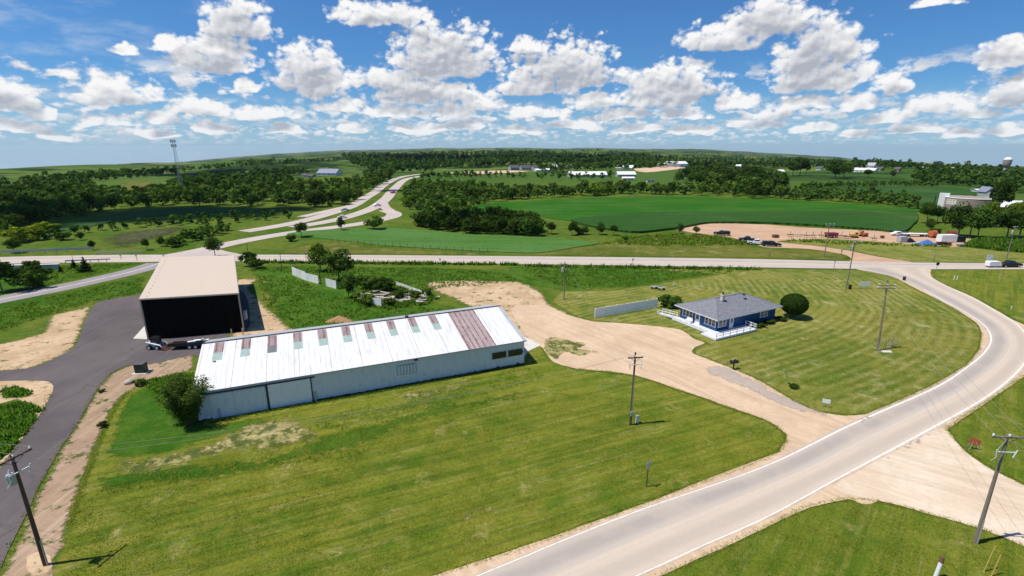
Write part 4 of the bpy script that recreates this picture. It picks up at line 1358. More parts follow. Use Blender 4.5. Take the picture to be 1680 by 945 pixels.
# ------------------------------------------------------------------ ruins of the old yard: tin sheets, boards, rubble
def tin_fence(px0, px1, h, label, n=3, gaps=()):
    a, b = at(*px0), at(*px1)
    o_, rz_, L = local_frame(a, b)
    t = thing('tin_fence', label, 'fence', o_, rz_, 'leftover tin fences')
    r = random.Random(int(px0[0]))
    k = 0
    x = 0.0
    while x < L:
        wd = min(L - x, r.uniform(2.0, 3.2))
        if k not in gaps:
            MB().box((x + wd / 2, 0, h / 2 * r.uniform(0.92, 1.0)), (wd - 0.04, 0.05, h), 0, 0, Matrix.Rotation(R(r.uniform(-3, 3)), 4, 'X')).build('panel', 'tin_panel', t)
        x += wd
        k += 1
    for q in range(n):
        MB().tube((L * q / (n - 1), 0.1, 0), (L * q / (n - 1), 0.1, h * 1.1), 0.09).build('post', 'weathered_board', t)


tin_fence((480, 451), (502, 460), 2.2, 'white tin fence run farthest from the white shed, left of the old trees', 3)
tin_fence((502, 460), (552, 474), 2.0, 'white tin fence run with gaps below the big dark tree', 4, gaps=(2,))
tin_fence((580, 488), (606, 500), 1.9, 'white tin fence run half hidden behind bushes by the rubble', 3)
tin_fence((606, 500), (626, 504), 1.8, 'tilted white tin sheets at the near end of the rubble pile', 3)
tin_fence((650, 468), (700, 486), 0.9, 'low pale tin strip on the far side of the rubble pile', 4)
rb = MB()
rr_ = random.Random(12)
ctr = at(640, 492)
for k in range(70):
    q = at(rr_.uniform(592, 700), rr_.uniform(480, 500))
    L = rr_.uniform(0.5, 2.4)
    rb.box((q.x - ctr.x, q.y - ctr.y, rr_.uniform(0.1, 0.7)), (L, rr_.uniform(0.2, 0.8), rr_.uniform(0.06, 0.18)), rr_.uniform(-0.5, 0.7), 0,
           Matrix.Rotation(rr_.uniform(-.25, .25), 4, 'X') @ Matrix.Rotation(rr_.uniform(-.15, .15), 4, 'Y'))
rub = tag(rb.build('rubble', 'weathered_board', loc=ctr), 'heap of old boards, slabs and broken sheets in the weeds', 'rubble', kind='stuff')
for (u, v, L, W_, lb) in ((628, 493, 5.2, 1.4, 'pale grey slab leaning at the left of the rubble'), (662, 494, 4.2, 1.2, 'long pale concrete slab lying flat at the near edge of the rubble'),
                          (672, 488, 3.4, 1.1, 'narrow pale slab behind the flat one on the rubble'), (718, 489, 1.3, 1.0, 'small white block lying in the grass right of the rubble'),
                          (688, 487, 3.0, 0.9, 'tilted white sheet at the right end of the rubble')):
    c_ = at(u, v)
    L, W_ = L * 0.72, W_ * 0.72
    o = MB().box((0, 0, 0.30), (L, W_, 0.14), 0, 0, Matrix.Rotation(R(7), 4, 'X')).build('concrete_block', 'old_concrete', loc=c_, bevel=0.03)
    o.rotation_euler.z = R(18)
    tag(o, lb, 'slab')

# ------------------------------------------------------------------ plants
def leaf_mat(name, dark, light, glow=0.25, up=False):
    N = new_mat(name)
    oi = N.n('ShaderNodeObjectInfo')
    t = N.attr('tint')
    c = N.mix(t, dark + (1,), light + (1,))
    c = N.mix(1.0, c, oi.outputs['Color'], 'MULTIPLY')
    b = N.n('ShaderNodeBsdfDiffuse')
    N.put(b.inputs[0], c)
    if up:                                                 # thin blades catch light like the sward they stand in
        g = N.n('ShaderNodeNewGeometry').outputs['Normal']
        N.put(b.inputs['Normal'], N.vmath('NORMALIZE', N.vmath('MULTIPLY_ADD', g, (0.35, 0.35, 0.35), (0, 0, 1))))
    tr = N.n('ShaderNodeBsdfTranslucent')
    N.put(tr.inputs[0], N.mix(1.0, c, (1.1, 1.25, 0.5, 1), 'MULTIPLY'))
    mx = N.n('ShaderNodeMixShader')
    mx.inputs[0].default_value = glow
    N.t.links.new(b.outputs[0], mx.inputs[1])
    N.t.links.new(tr.outputs[0], mx.inputs[2])
    o = N.n('ShaderNodeOutputMaterial')
    N.t.links.new(mx.outputs[0], o.inputs[0])


leaf_mat('leaves', (0.036, 0.074, 0.011), (0.112, 0.172, 0.028))
leaf_mat('needles', (0.012, 0.032, 0.010), (0.030, 0.062, 0.018), 0.1)
leaf_mat('weeds', (0.045, 0.105, 0.010), (0.125, 0.185, 0.032), 0.3, True)
leaf_mat('olive_leaves', (0.040, 0.060, 0.014), (0.115, 0.125, 0.040))
plain('bark', (0.13, 0.105, 0.085), 0.95, var=0.5, scale=4)


def cards(centers, normals, size, r, aspect=0.75):
    """leaf-sized faces at the given points, each facing roughly its normal"""
    n = len(centers)
    nn = normals / (np.linalg.norm(normals, axis=1)[:, None] + 1e-9)
    t = r.normal(size=(n, 3))
    a = np.cross(nn, t)
    a /= np.linalg.norm(a, axis=1)[:, None] + 1e-9
    b = np.cross(nn, a)
    s = (size * r.uniform(0.6, 1.35, n))[:, None]
    k = r.uniform(0.75, 1.15, (n, 4))
    q = [centers + a * s * k[:, :1] * 0.5, centers + b * s * aspect * k[:, 1:2] * 0.5, centers - a * s * k[:, 2:3] * 0.5, centers - b * s * aspect * k[:, 3:] * 0.5]
    v = np.stack(q, 1).reshape(-1, 3)
    f = np.arange(4 * n).reshape(n, 4)
    return v, f


def clump_points(r, n, cen, rad, squash=0.8):
    d_ = r.normal(size=(n, 3))
    d_ /= np.linalg.norm(d_, axis=1)[:, None]
    q = r.uniform(0.45, 1.0, n) ** 0.6
    p = cen + d_ * (rad * q)[:, None] * np.array([1, 1, squash])
    nn = d_ * 1.0 + r.normal(size=(n, 3)) * 0.45 + np.array([0, 0, 0.25])
    return p, nn


def crown(seed, n, H_, rx, z0, leaf, k=16, shape='round', jag=0.35):
    """leaf faces of a crown between z0 and H_, gathered in k clumps of different size"""
    r = np.random.default_rng(seed)
    P, NN, T = [], [], []
    zc, rz = (z0 + H_) / 2, (H_ - z0) / 2
    for i in range(k):
        if shape == 'cone':
            t = (i + 0.5) / k
            a = i * 2.4
            rad = rx * (1.05 - t) * r.uniform(0.8, 1.15)
            c = np.array([math.cos(a) * rad * 0.45, math.sin(a) * rad * 0.45, z0 + (H_ - z0) * t])
            cr = max(0.35, rad * 0.75)
        else:
            d_ = r.normal(size=3)
            d_ /= np.linalg.norm(d_)
            q = r.uniform(0.25, 0.78)
            c = np.array([d_[0] * rx * q, d_[1] * rx * q, zc + d_[2] * rz * q * (1 + 0.15 * r.normal())])
            cr = min(rx, rz) * r.uniform(1 - 1.2 * jag, 1.0) * 0.55
        m = max(6, int(n / k * (cr / (0.45 * min(rx, rz))) ** 1.5))
        p, nn = clump_points(r, m, c, cr)
        P.append(p)
        NN.append(nn)
        T.append(np.clip(r.uniform(0.25, 0.75) + r.normal(size=m) * 0.2, 0, 1))
    P, NN, T = np.vstack(P), np.vstack(NN), np.concatenate(T)
    ok = P[:, 2] > 0.15
    v, f = cards(P[ok], NN[ok], leaf, r)
    return v, f, T[ok]


def crown_mesh(name, mat, *a, **kw):
    v, f, t = crown(*a, **kw)
    me = grid_mesh(name, v, f, [mat])
    at_ = me.attributes.new('tint', 'FLOAT', 'FACE')
    at_.data.foreach_set('value', t.astype(np.float32))
    return me


def trunk_mb(seed, H_, r0, spread, limbs=5, top=0.75):
    r = random.Random(seed)
    m = MB()
    p = Vector((0, 0, -0.15))
    pts = [p]
    for k in range(4):
        p = p + Vector((r.uniform(-.12, .12) * H_ * 0.08, r.uniform(-.12, .12) * H_ * 0.08, H_ * top / 4))
        pts.append(p)
    for k in range(4):
        m.tube(pts[k], pts[k + 1], r0 * (1 - 0.2 * k), r0 * (1 - 0.2 * (k + 1)), 7, caps=False)
    for k in range(limbs):
        b = pts[1].lerp(pts[4], r.uniform(0.0, 0.9))
        a = k * 2.4 + r.uniform(-.4, .4)
        e_ = b + Vector((math.cos(a) * spread * r.uniform(0.5, 0.9), math.sin(a) * spread * r.uniform(0.5, 0.9), H_ * r.uniform(0.12, 0.3)))
        m.tube(b, e_, r0 * 0.4, r0 * 0.12, 5, caps=False)
    return m


def tree_mesh_single(name, seed, n, H_, rx, z0, leaf, k, shape='round', mat='leaves'):
    v, f, t = crown(seed, n, H_, rx, z0, leaf, k, shape)
    tm = trunk_mb(seed, H_, H_ * 0.025, rx * 0.5, 2)
    q = np.array(tm.v)
    ff = np.array(tm.f)
    V_ = np.vstack([v, q])
    F_ = np.vstack([f, ff + len(v)])
    mi = np.concatenate([np.zeros(len(f)), np.ones(len(ff))])
    me = grid_mesh(name, V_, F_, [mat, 'bark'], mi=mi)
    at_ = me.attributes.new('tint', 'FLOAT', 'FACE')
    at_.data.foreach_set('value', np.concatenate([t, np.zeros(len(ff))]).astype(np.float32))
    return me


def tree_thing(name, label, cat, loc, mesh_crown, mesh_trunk, s, col, group=None, rz=None, part='crown'):
    t = thing(name, label, cat, loc, random.uniform(0, 6.28) if rz is None else rz, group)
    t.scale = s if isinstance(s, (tuple, list)) else (s, s, s)
    c = link(part, mesh_crown, t)
    c.color = (*col, 1)
    if mesh_trunk is not None:
        link('trunk' if part == 'crown' else 'stem', mesh_trunk, t)
    return t


def mesh_of(mb, name, mat):
    o = mb.build(name, mat, smooth=True, fix=False)
    me = o.data
    bpy.data.objects.remove(o)
    return me


# prototypes, all built 10 m high (shrubs 3 m)
PROTO = {}
for k, sd in enumerate((1, 2, 3, 4)):
    PROTO['tree', k] = (crown_mesh('crown', 'leaves', sd, 2600, 10, 4.3, 1.6 + 0.3 * k, 0.62, k=20), mesh_of(trunk_mb(sd, 10, 0.22, 3.0, 6), 'trunk', 'bark'))
    PROTO['small', k] = tree_mesh_single('tree', sd + 20, 680, 10, 4.6, 0.1, 1.15, 16)
    PROTO['shrub', k] = (crown_mesh('foliage', 'leaves', sd + 40, 1500, 3, 2.0, 0.0, 0.34, k=14), mesh_of(trunk_mb(sd, 2.2, 0.07, 1.2, 6), 'stem', 'bark'))
    PROTO['bush', k] = tree_mesh_single('shrub', sd + 60, 420, 3, 2.1, 0.0, 0.5, 9)
for k, sd in enumerate((5, 6)):
    PROTO['conifer', k] = (crown_mesh('crown', 'needles', sd, 1700, 10, 2.6, 0.5, 0.6, k=18, shape='cone'), mesh_of(trunk_mb(sd, 10, 0.2, 0.6, 0, 0.9), 'trunk', 'bark'))
    PROTO['small_conifer', k] = tree_mesh_single('conifer_tree', sd + 80, 420, 10, 2.7, 0.5, 1.0, 12, 'cone', 'needles')

TINTS = {'mid': (1.0, 1.0, 1.0), 'dark': (0.78, 0.86, 0.84), 'bright': (1.55, 1.45, 1.1), 'yellow': (2.1, 1.75, 0.8), 'deep': (0.56, 0.64, 0.62), 'olive': (1.25, 1.0, 0.9)}


def tint(nm, r=0.15):
    c = TINTS[nm]
    f = random.uniform(1 - r, 1 + r)
    return tuple(min(3.0, x * f * random.uniform(0.94, 1.06)) for x in c)


def px_size(p):
    return FPX / math.hypot(p[0], p[1])


def put_tree(u, v, h, kind, col, label, cat='tree', group=None, wide=1.0, name=None):
    """one tree with its trunk at photo pixel u, v and h metres high"""
    p = at(u, v)
    k = random.randrange(2 if 'conifer' in kind else 4)
    base = 3.0 if kind in ('shrub', 'bush') else 10.0
    s = h / base
    c, t = PROTO[kind, k] if kind in ('tree', 'shrub', 'conifer') else (None, None)
    nm = name or {'tree': 'broadleaf_tree', 'shrub': 'shrub', 'conifer': 'conifer_tree'}[kind]
    return tree_thing(nm, label, cat, p, c, t, (s * wide, s * wide, s), tint(col), group, part='foliage' if kind == 'shrub' else 'crown')


# ---- trees one by one
def hpx(u, v, px):
    p = at(u, v)
    return px / px_size(p) * 0.97


for (u, v, px, kind, col, wide, label) in [
    (557, 462, 58, 'tree', 'dark', 1.25, 'largest dark green tree behind the tin fence'),
    (527, 446, 50, 'tree', 'bright', 0.85, 'yellow-green young tree left of the largest dark tree'),
    (524, 424, 26, 'tree', 'deep', 0.85, 'small dark upright tree beyond the main road above the yellow-green one'),
    (572, 488, 46, 'tree', 'mid', 0.75, 'leafy tree standing at the tin fence by the rubble'),
    (353, 421, 32, 'tree', 'dark', 1.0, 'dark round tree at the road junction behind the black building'),
    (409, 437, 26, 'shrub', 'deep', 0.9, 'dark bush under a bare pole-like trunk right of the black building'),
    (424, 440, 18, 'shrub', 'dark', 1.1, 'low dark bush right of the bare-trunked one by the main road'),
    (495, 389, 26, 'tree', 'dark', 1.0, 'dark tree beside the ramp left of the light green crop'),
    (478, 396, 12, 'shrub', 'dark', 1.3, 'round low bush just below the tree beside the ramp'),
    (561, 378, 24, 'tree', 'dark', 0.7, 'slim dark tree on the ramp edge at the top of the light crop'),
    (614, 376, 26, 'shrub', 'mid', 1.1, 'broad leafy bush where the ramp bends near the carriageways'),
    (608, 474, 30, 'shrub', 'mid', 1.1, 'light green bush beside the rubble under the big tree'),
    (629, 478, 28, 'shrub', 'deep', 1.1, 'dark bush behind the rubble pile'),
    (604, 500, 22, 'shrub', 'bright', 1.1, 'leafy green bush covering the near tin fence'),
    (640, 500, 16, 'shrub', 'mid', 1.3, 'leafy green bush at the near foot of the rubble pile'),
    (700, 484, 14, 'shrub', 'dark', 1.3, 'low dark bush by the far tin strip at the rubble'),
    (590, 492, 20, 'shrub', 'bright', 1.0, 'light bush between the tin fence and the rubble pile'),
    (655, 488, 18, 'shrub', 'dark', 1.4, 'spreading bush on top of the rubble pile'),
    (682, 490, 16, 'shrub', 'olive', 1.2, 'dull green bush at the right end of the rubble pile'),
    (1097, 503, 24, 'shrub', 'dark', 1.35, 'dense dark shrub between the white fence and the blue house'),
    (4, 478, 42, 'tree', 'deep', 0.9, 'dark tree cut by the left edge of the picture below the overpass'),
    (50, 474, 26, 'shrub', 'dark', 1.2, 'broad dark bush in the grass between overpass and ramp'),
    (68, 458, 22, 'shrub', 'deep', 1.0, 'small dark bush right behind the broad one below the overpass'),
    (55, 448, 18, 'shrub', 'deep', 1.0, 'upper dark bush nearest the concrete side of the overpass'),
    (36, 452, 14, 'shrub', 'dark', 1.2, 'low bush against the concrete side of the overpass'),
    (141, 446, 20, 'conifer', 'deep', 1.6, 'small dark spreading conifer on the grass between the roads'),
    (122, 440, 12, 'conifer', 'deep', 1.3, 'tiny dark conifer left of the spreading one between the roads'),
    (100, 447, 10, 'conifer', 'deep', 0.9, 'tiny dark upright conifer farthest left between the roads'),
    (24, 415, 20, 'tree', 'deep', 1.1, 'dark round tree beyond the overpass railing at far left'),
    (40, 396, 22, 'shrub', 'yellow', 1.4, 'bright yellow-green bush at far left beyond the overpass'),
    (70, 382, 16, 'shrub', 'yellow', 1.6, 'second yellow-green bush farther up the left slope'),
    (90, 380, 12, 'shrub', 'bright', 1.6, 'small light bush right of the yellow-green ones on the left slope'),
    (242, 410, 18, 'tree', 'mid', 0.8, 'small tree on the grassy bank left of the road junction'),
    (266, 404, 16, 'tree', 'mid', 0.9, 'second small tree on the grassy bank, right of the first'),
    (286, 404, 18, 'shrub', 'dark', 1.3, 'dark wide bush on the bank beside the two small trees'),
    (152, 410, 14, 'tree', 'deep', 0.8, 'small dark tree below the rock cut on the left slope'),
    (132, 394, 12, 'tree', 'deep', 0.9, 'lone dark tree high on the left slope'),
    (102, 394, 12, 'shrub', 'deep', 1.3, 'lone dark bush on the left slope left of the lone tree'),
    (905, 384, 22, 'tree', 'deep', 1.0, 'dark tree just right of the shelterbelt'),
    (938, 386, 26, 'tree', 'deep', 0.8, 'dark tree second to the right of the shelterbelt'),
    (952, 385, 16, 'shrub', 'dark', 1.6, 'wide rounded bush leaning on the second tree right of the shelterbelt'),
    (984, 385, 22, 'tree', 'deep', 0.95, 'dark round tree below the field, left one of the last pair'),
    (1007, 386, 19, 'tree', 'deep', 0.95, 'dark round tree below the field, right one of the last pair'),
    (1025, 393, 8, 'shrub', 'dark', 1.6, 'tiny bush on the verge below the last pair of round trees'),
    (1114, 383, 17, 'tree', 'deep', 0.95, 'dark tree at the left tip of the sandy yard'),
    (1142, 384, 14, 'tree', 'olive', 1.0, 'olive young tree on the left edge of the sandy yard'),
    (1520, 366, 30, 'tree', 'dark', 0.85, 'tall tree at the corner of the corn left of the round tank'),
    (1537, 365, 24, 'tree', 'deep', 0.9, 'dark tree close right of the tall one at the corn corner'),
    (1524, 381, 20, 'tree', 'dark', 0.8, 'small tree in front of the pair at the corn corner'),
    (1534, 384, 10, 'shrub', 'deep', 1.3, 'dark bush above the orange tank in the yard'),
    (1572, 388, 44, 'tree', 'deep', 0.95, 'big dark tree left below the round tan tank'),
    (1590, 390, 44, 'tree', 'dark', 1.0, 'big broad tree in front of the round tan tank'),
    (1604, 389, 36, 'tree', 'deep', 0.9, 'dark tree right of the broad one by the tank'),
    (1618, 372, 34, 'tree', 'yellow', 0.85, 'yellow-green tree right of the tan tank'),
    (1632, 360, 54, 'tree', 'deep', 0.55, 'very tall narrow dark tree between tank and white hall'),
    (1650, 392, 40, 'tree', 'deep', 1.0, 'big dark tree at the right edge below the white hall'),
    (1672, 390, 38, 'tree', 'dark', 1.0, 'big tree at the right edge of the picture below the white hall'),
    (1660, 366, 28, 'tree', 'yellow', 0.9, 'yellow-green tree in front of the white hall'),
    (1680, 362, 26, 'tree', 'mid', 0.9, 'leafy tree at the right frame edge in front of the hall'),
    (1463, 291, 10, 'tree', 'deep', 1.1, 'small lone dark tree in the meadow below the white farm sheds'),
    (1424, 291, 12, 'tree', 'dark', 1.2, 'round dark tree below the long white farm shed'),
    (1370, 293, 28, 'tree', 'dark', 1.2, 'big leafy tree standing alone on the right hillside'),
    (1384, 292, 24, 'tree', 'mid', 1.0, 'second big tree touching the lone one on the right hillside'),
    (1312, 288, 28, 'tree', 'deep', 1.0, 'dark tall tree beside the gap in the right hillside woods'),
    (1300, 289, 24, 'tree', 'dark', 1.0, 'left neighbour of the dark tall tree on the right hillside'),
    (1322, 287, 20, 'tree', 'dark', 0.8, 'narrow tree right of the dark tall one on the right hillside'),
]:
    put_tree(u, v, hpx(u, v, px), kind, col, label, 'bush' if kind == 'shrub' else 'tree', wide=wide)

# the clipped ball of a tree by the house, its crown nearly a sphere
p_ = at(1300, 521)
v_, f_, t_ = crown(91, 9000, 4.9, 2.35, 0.85, 0.22, k=60, jag=0.1)
rb_ = np.random.default_rng(3)
d_ = rb_.normal(size=(5200, 3))
d_ /= np.linalg.norm(d_, axis=1)[:, None]
pp = d_ * (rb_.uniform(0.9, 1.03, 5200) * 2.3)[:, None] * np.array([1.05, 1.05, 0.88]) + np.array([0, 0, 2.75])
v_, f_ = cards(pp, d_ + rb_.normal(size=d_.shape) * 0.35, 0.30, rb_)
me = grid_mesh('crown', v_, f_, ['leaves'])
me.attributes.new('tint', 'FLOAT', 'FACE').data.foreach_set('value', rb_.uniform(0, .7, len(f_)).astype(np.float32))
bt = thing('clipped_tree', 'dark round clipped tree standing alone right of the blue house', 'tree', p_)
c_ = link('crown', me, bt)
c_.color = (0.48, 0.55, 0.5, 1)
core = MB()
core.lathe([(0.05, 0.8), (1.5, 1.3), (2.1, 2.3), (2.1, 3.1), (1.5, 4.1), (0.05, 4.6)], n=14)
co_ = core.build('inner_branches', 'bark', bt, smooth=True)
trunk_mb(5, 2.0, 0.16, 0.8, 3).build('trunk', 'bark', bt, fix=False)
# low planting between house and ball tree
for (u, v, lb) in ((1246, 536, 'low dark plants at the end of the deck'), (1262, 531, 'low dark plants along the foot of the blue house wall'), (1283, 525, 'low brownish plants next to the clipped round tree')):
    put_tree(u, v, 0.9, 'shrub', 'deep', lb, 'bush', wide=2.4)

# the straggly bush at the near left corner of the white shed
p_ = at(312, 694)
r_ = np.random.default_rng(44)
P_, N_, T_ = [], [], []
tw = MB()
for k in range(74):
    a = r_.uniform(0, 6.28)
    tl = r_.uniform(0.08, 0.62)
    L = r_.uniform(3.0, 6.3)
    tip = np.array([math.cos(a) * math.sin(tl) * L, math.sin(a) * math.sin(tl) * L, math.cos(tl) * L * 0.98])
    b0 = np.array([r_.uniform(-.35, .35), r_.uniform(-.35, .35), 0])
    tw.tube(b0, b0 + tip, 0.035, 0.008, 5, caps=False)
    m_ = int(310 * L / 4)
    t = r_.uniform(0.25, 1.02, m_)
    q = b0 + tip * t[:, None] + r_.normal(size=(m_, 3)) * 0.26
    P_.append(q)
    N_.append(r_.normal(size=(m_, 3)) + np.array([0, 0, .5]))
    T_.append(np.clip(r_.uniform(0.2, 0.8) + r_.normal(size=m_) * .2, 0, 1))
P_, N_, T_ = np.vstack(P_), np.vstack(N_), np.concatenate(T_)
ok = P_[:, 2] > 0.1
v_, f_ = cards(P_[ok], N_[ok], 0.20, r_)
me = grid_mesh('foliage', v_, f_, ['olive_leaves'])
me.attributes.new('tint', 'FLOAT', 'FACE').data.foreach_set('value', T_[ok].astype(np.float32))
bs = thing('straggly_bush', 'tall straggly bush at the near left corner of the white shed', 'bush', p_)
f2 = link('foliage', me, bs)
f2.color = (1.15, 1.5, 0.9, 1)
tw.build('stem', 'bark', bs, fix=False)

# ---- woods and rows: outline of the tree feet in photo pixels, size in metres, tints, label
WOODS = [
    ('dense dark wood filling the left valley', [(-40, 398), (0, 388), (60, 372), (120, 358), (210, 343), (300, 338), (420, 338), (500, 341), (556, 340), (590, 326), (618, 306), (600, 296), (560, 302), (470, 305), (380, 302), (300, 312), (262, 318), (165, 318), (100, 322), (60, 325), (-40, 332)],
     (6.5, 10.5), ('dark', 'mid', 'bright', 'dark', 'mid'), 0.85),
    ('wood on the right bank of the carriageways', [(664, 330), (676, 300), (700, 305), (730, 314), (790, 320), (850, 327), (800, 334), (755, 347), (715, 350), (690, 352), (668, 345)], (5, 8), ('mid', 'bright', 'yellow', 'mid', 'bright'), 1.0),
    ('dark shelterbelt below the bright green field', [(690, 364), (760, 362), (850, 366), (886, 374), (880, 387), (780, 384), (715, 379), (686, 371)], (6, 8.5), ('deep', 'dark', 'deep'), 0.62),
    ('tree row behind the bright green field', [(770, 330), (850, 327), (960, 322), (1100, 320), (1170, 322), (1290, 326), (1290, 318), (1170, 314), (1030, 312), (900, 316), (800, 314), (700, 302), (720, 316)], (6, 10), ('mid', 'dark', 'bright', 'dark'), 0.9),
    ('wood on the knoll right of the white farm sheds', [(1112, 300), (1125, 284), (1190, 286), (1250, 290), (1288, 302), (1280, 322), (1235, 326), (1210, 316), (1150, 304)], (11, 15), ('dark', 'deep', 'mid'), 0.85),
    ('bushy row between the two right-hand fields', [(1290, 328), (1380, 331), (1440, 336), (1500, 344), (1502, 334), (1440, 325), (1370, 322), (1300, 319)], (5, 8), ('bright', 'mid', 'yellow', 'dark'), 0.8),
    ('hedge of bushes above the far right field', [(1312, 311), (1350, 310), (1385, 309), (1440, 307), (1460, 306), (1535, 306), (1535, 303), (1440, 304), (1312, 307)], (4, 6), ('dark', 'mid'), 0.9),
    ('town trees on the far right hill', [(1500, 297), (1508, 285), (1560, 282), (1690, 292), (1690, 318), (1640, 316), (1600, 308), (1560, 304), (1520, 303)], (7, 11), ('dark', 'mid', 'deep', 'mid'), 0.85),
    ('trees along the skyline road on the right', [(1130, 276), (1250, 276), (1420, 279), (1420, 274), (1250, 270), (1130, 270)], (9, 13), ('deep', 'dark'), 1.0),
    ('town trees behind the white farm houses', [(1395, 275), (1440, 275), (1500, 279), (1500, 274), (1440, 269), (1395, 270)], (7, 10), ('deep', 'dark'), 0.9),
    ('trees by the white farm sheds in the centre distance', [(880, 294), (930, 296), (1010, 296), (1010, 291), (930, 291), (880, 290)], (6, 9), ('deep', 'dark'), 1.6),
    ('trees on the slope left of the far carriageway', [(600, 300), (622, 305), (650, 290), (640, 284), (605, 290)], (9, 12), ('mid', 'dark'), 0.8),
    ('scrub on the bank beyond the main road', [(290, 402), (330, 394), (375, 382), (380, 376), (340, 380), (300, 392)], (3, 5), ('mid', 'bright', 'dark'), 1.0),
    ('scrub around the left valley field edge', [(60, 396), (130, 384), (250, 372), (400, 366), (480, 358), (480, 352), (330, 360), (200, 372), (100, 388)], (3, 5), ('deep', 'dark'), 1.6),
]
FAR_WOODS = [
    ([(-40, 318), (60, 312), (150, 304), (158, 314), (60, 326), (-40, 332)], (7, 10), 1.0),
    ([(270, 308), (300, 300), (420, 296), (480, 300), (470, 305), (380, 304), (300, 311)], (8, 12), 0.8),
    ([(80, 300), (190, 287), (290, 283), (290, 287), (190, 296), (120, 302)], (8, 11), 1.0),
    ([(420, 286), (500, 282), (500, 287), (430, 291)], (8, 11), 0.9),
    ([(0, 304), (150, 288), (300, 276), (420, 267), (560, 260), (560, 265), (420, 273), (300, 283), (150, 295), (0, 311)], (6, 9), 1.2),
    ([(560, 256), (700, 252), (840, 250), (960, 254), (1050, 258), (1110, 264), (1000, 270), (880, 272), (760, 277), (680, 284), (610, 282), (580, 272)], (11, 16), 0.75),
    ([(430, 250), (560, 246), (840, 243), (1100, 246), (1300, 256), (1500, 267), (1690, 284), (1690, 288), (1500, 272), (1300, 261), (1100, 252), (840, 247), (560, 250), (430, 256)], (8, 13), 1.4),
    ([(880, 280), (1000, 272), (1130, 268), (1130, 273), (1010, 278), (900, 284)], (9, 13), 0.8),
    ([(1100, 264), (1250, 266), (1400, 272), (1560, 280), (1690, 292), (1690, 287), (1500, 272), (1300, 261), (1100, 256)], (6, 9), 0.9),
    ([(690, 290), (760, 287), (860, 289), (860, 292), (760, 292), (690, 296)], (5, 8), 1.4),
]


def scatter(poly, size, dens, seed):
    r = np.random.default_rng(seed)
    pl = np.array(poly, float)
    lo, hi = pl.min(0), pl.max(0)
    area = (hi[0] - lo[0]) * (hi[1] - lo[1])
    qs = r.uniform(lo, hi, (int(min(2600, area * 0.35)), 2))
    qs = qs[inside(pl, qs)]
    got, acc, n = [], np.zeros((len(qs) + 1, 3)), 0
    for q in qs:
        rq = ray(*q)
        s0 = FPX / max(60.0, min(4000.0, -H / rq[2] if rq[2] < 0 else 4000.0))   # a first guess, good enough to space them
        h = r.uniform(*size)
        w0 = h * 0.8 * s0
        if n:
            sp_ = dens * (w0 + acc[:n, 2]) / 2
            if (((q[0] - acc[:n, 0]) / (0.62 * sp_)) ** 2 + ((q[1] - acc[:n, 1]) / (0.30 * sp_)) ** 2).min() < 1:
                continue
        acc[n] = (q[0], q[1], w0)
        n += 1
        p = at(*q)
        got.append((q[0], q[1], p, h, h * 0.8 * px_size(p)))
    return got


CLEAR = np.array([(150, 318), (215, 293), (262, 297), (270, 314), (200, 320)], float)
allt = []
for wi, (lab, poly, size, tints, dens) in enumerate(WOODS):
    for g in scatter(poly, size, dens, 100 + wi):
        if not inside(CLEAR, np.array([[g[0], g[1]]]))[0]:
            allt.append((g[4] * g[3], g, wi))
allt.sort(key=lambda t: -t[0])
left_over = []
n_tree = 0
for (k_, g, wi) in allt:
    lab, poly, size, tints, dens = WOODS[wi]
    u, v, p, h, w = g
    bushy = size[1] <= 8
    if n_tree >= 285:
        left_over.append((p, h, tints[int(u * 7 + v * 3) % len(tints)]))
        continue
    n_tree += 1
    what = 'bush' if bushy and size[1] <= 6 else 'tree'
    label = ('one of the bushes in the ' if what == 'bush' else 'one of the trees in the ') + lab
    if lab.startswith(('trees', 'town')):
        label = 'one of the ' + lab
    elif lab.startswith('scrub'):
        label = 'one of the low bushes in the ' + lab
    conifer = 'skyline' in lab and random.random() < 0.5
    kk = random.randrange(2 if conifer else 4)
    me = PROTO['small_conifer' if conifer else 'small', kk]
    o = link('conifer_tree' if conifer else ('shrub' if what == 'bush' else 'broadleaf_tree'), me)
    if conifer:
        label = 'one of the dark pointed conifers on the skyline right of centre'
        h *= 1.15
    o.location = p
    s = h / 10
    wd = s * random.uniform(0.9, 1.25) * (1.35 if what == 'bush' else 1.0)
    o.scale = (wd, wd, s * random.uniform(0.88, 1.15))
    o.rotation_euler = (0, 0, random.uniform(0, 6.28))
    o.color = (*tint(random.choice(tints), 0.38), 1)
    tag(o, label, what, 'conifers on the right skyline' if conifer else lab)

# the woods farther off: too many to count, one mass of crowns
base_v, base_f, base_t = [], [], []
for k in range(5):
    v_, f_, t_ = crown(200 + k, 46, 10, 4.8, 0.0, 2.9, 6)
    base_v.append(v_); base_f.append(f_); base_t.append(t_)
VV, FF, TT, off = [], [], [], 0
for wi, (poly, size, dens) in enumerate(FAR_WOODS):
    for g in scatter(poly, size, dens, 300 + wi):
        left_over.append((g[2], g[3], ('deep', 'dark', 'mid')[int(g[0] * 3 + g[1]) % 3]))
rr_ = np.random.default_rng(8)
for (p, h, tn) in left_over:
    k = rr_.integers(5)
    s = h / 10
    a = rr_.uniform(0, 6.28)
    q = base_v[k] * np.array([s * rr_.uniform(1.0, 1.5), s * rr_.uniform(1.0, 1.5), s])
    q = np.stack([q[:, 0] * math.cos(a) - q[:, 1] * math.sin(a), q[:, 0] * math.sin(a) + q[:, 1] * math.cos(a), q[:, 2]], 1) + np.array(p)
    VV.append(q)
    FF.append(base_f[k] + off)
    TT.append(np.clip(base_t[k] * 0.6 + {'deep': -0.1, 'dark': 0.1}.get(tn, 0.35) + rr_.uniform(-.12, .12), 0, 1))
    off += len(q)
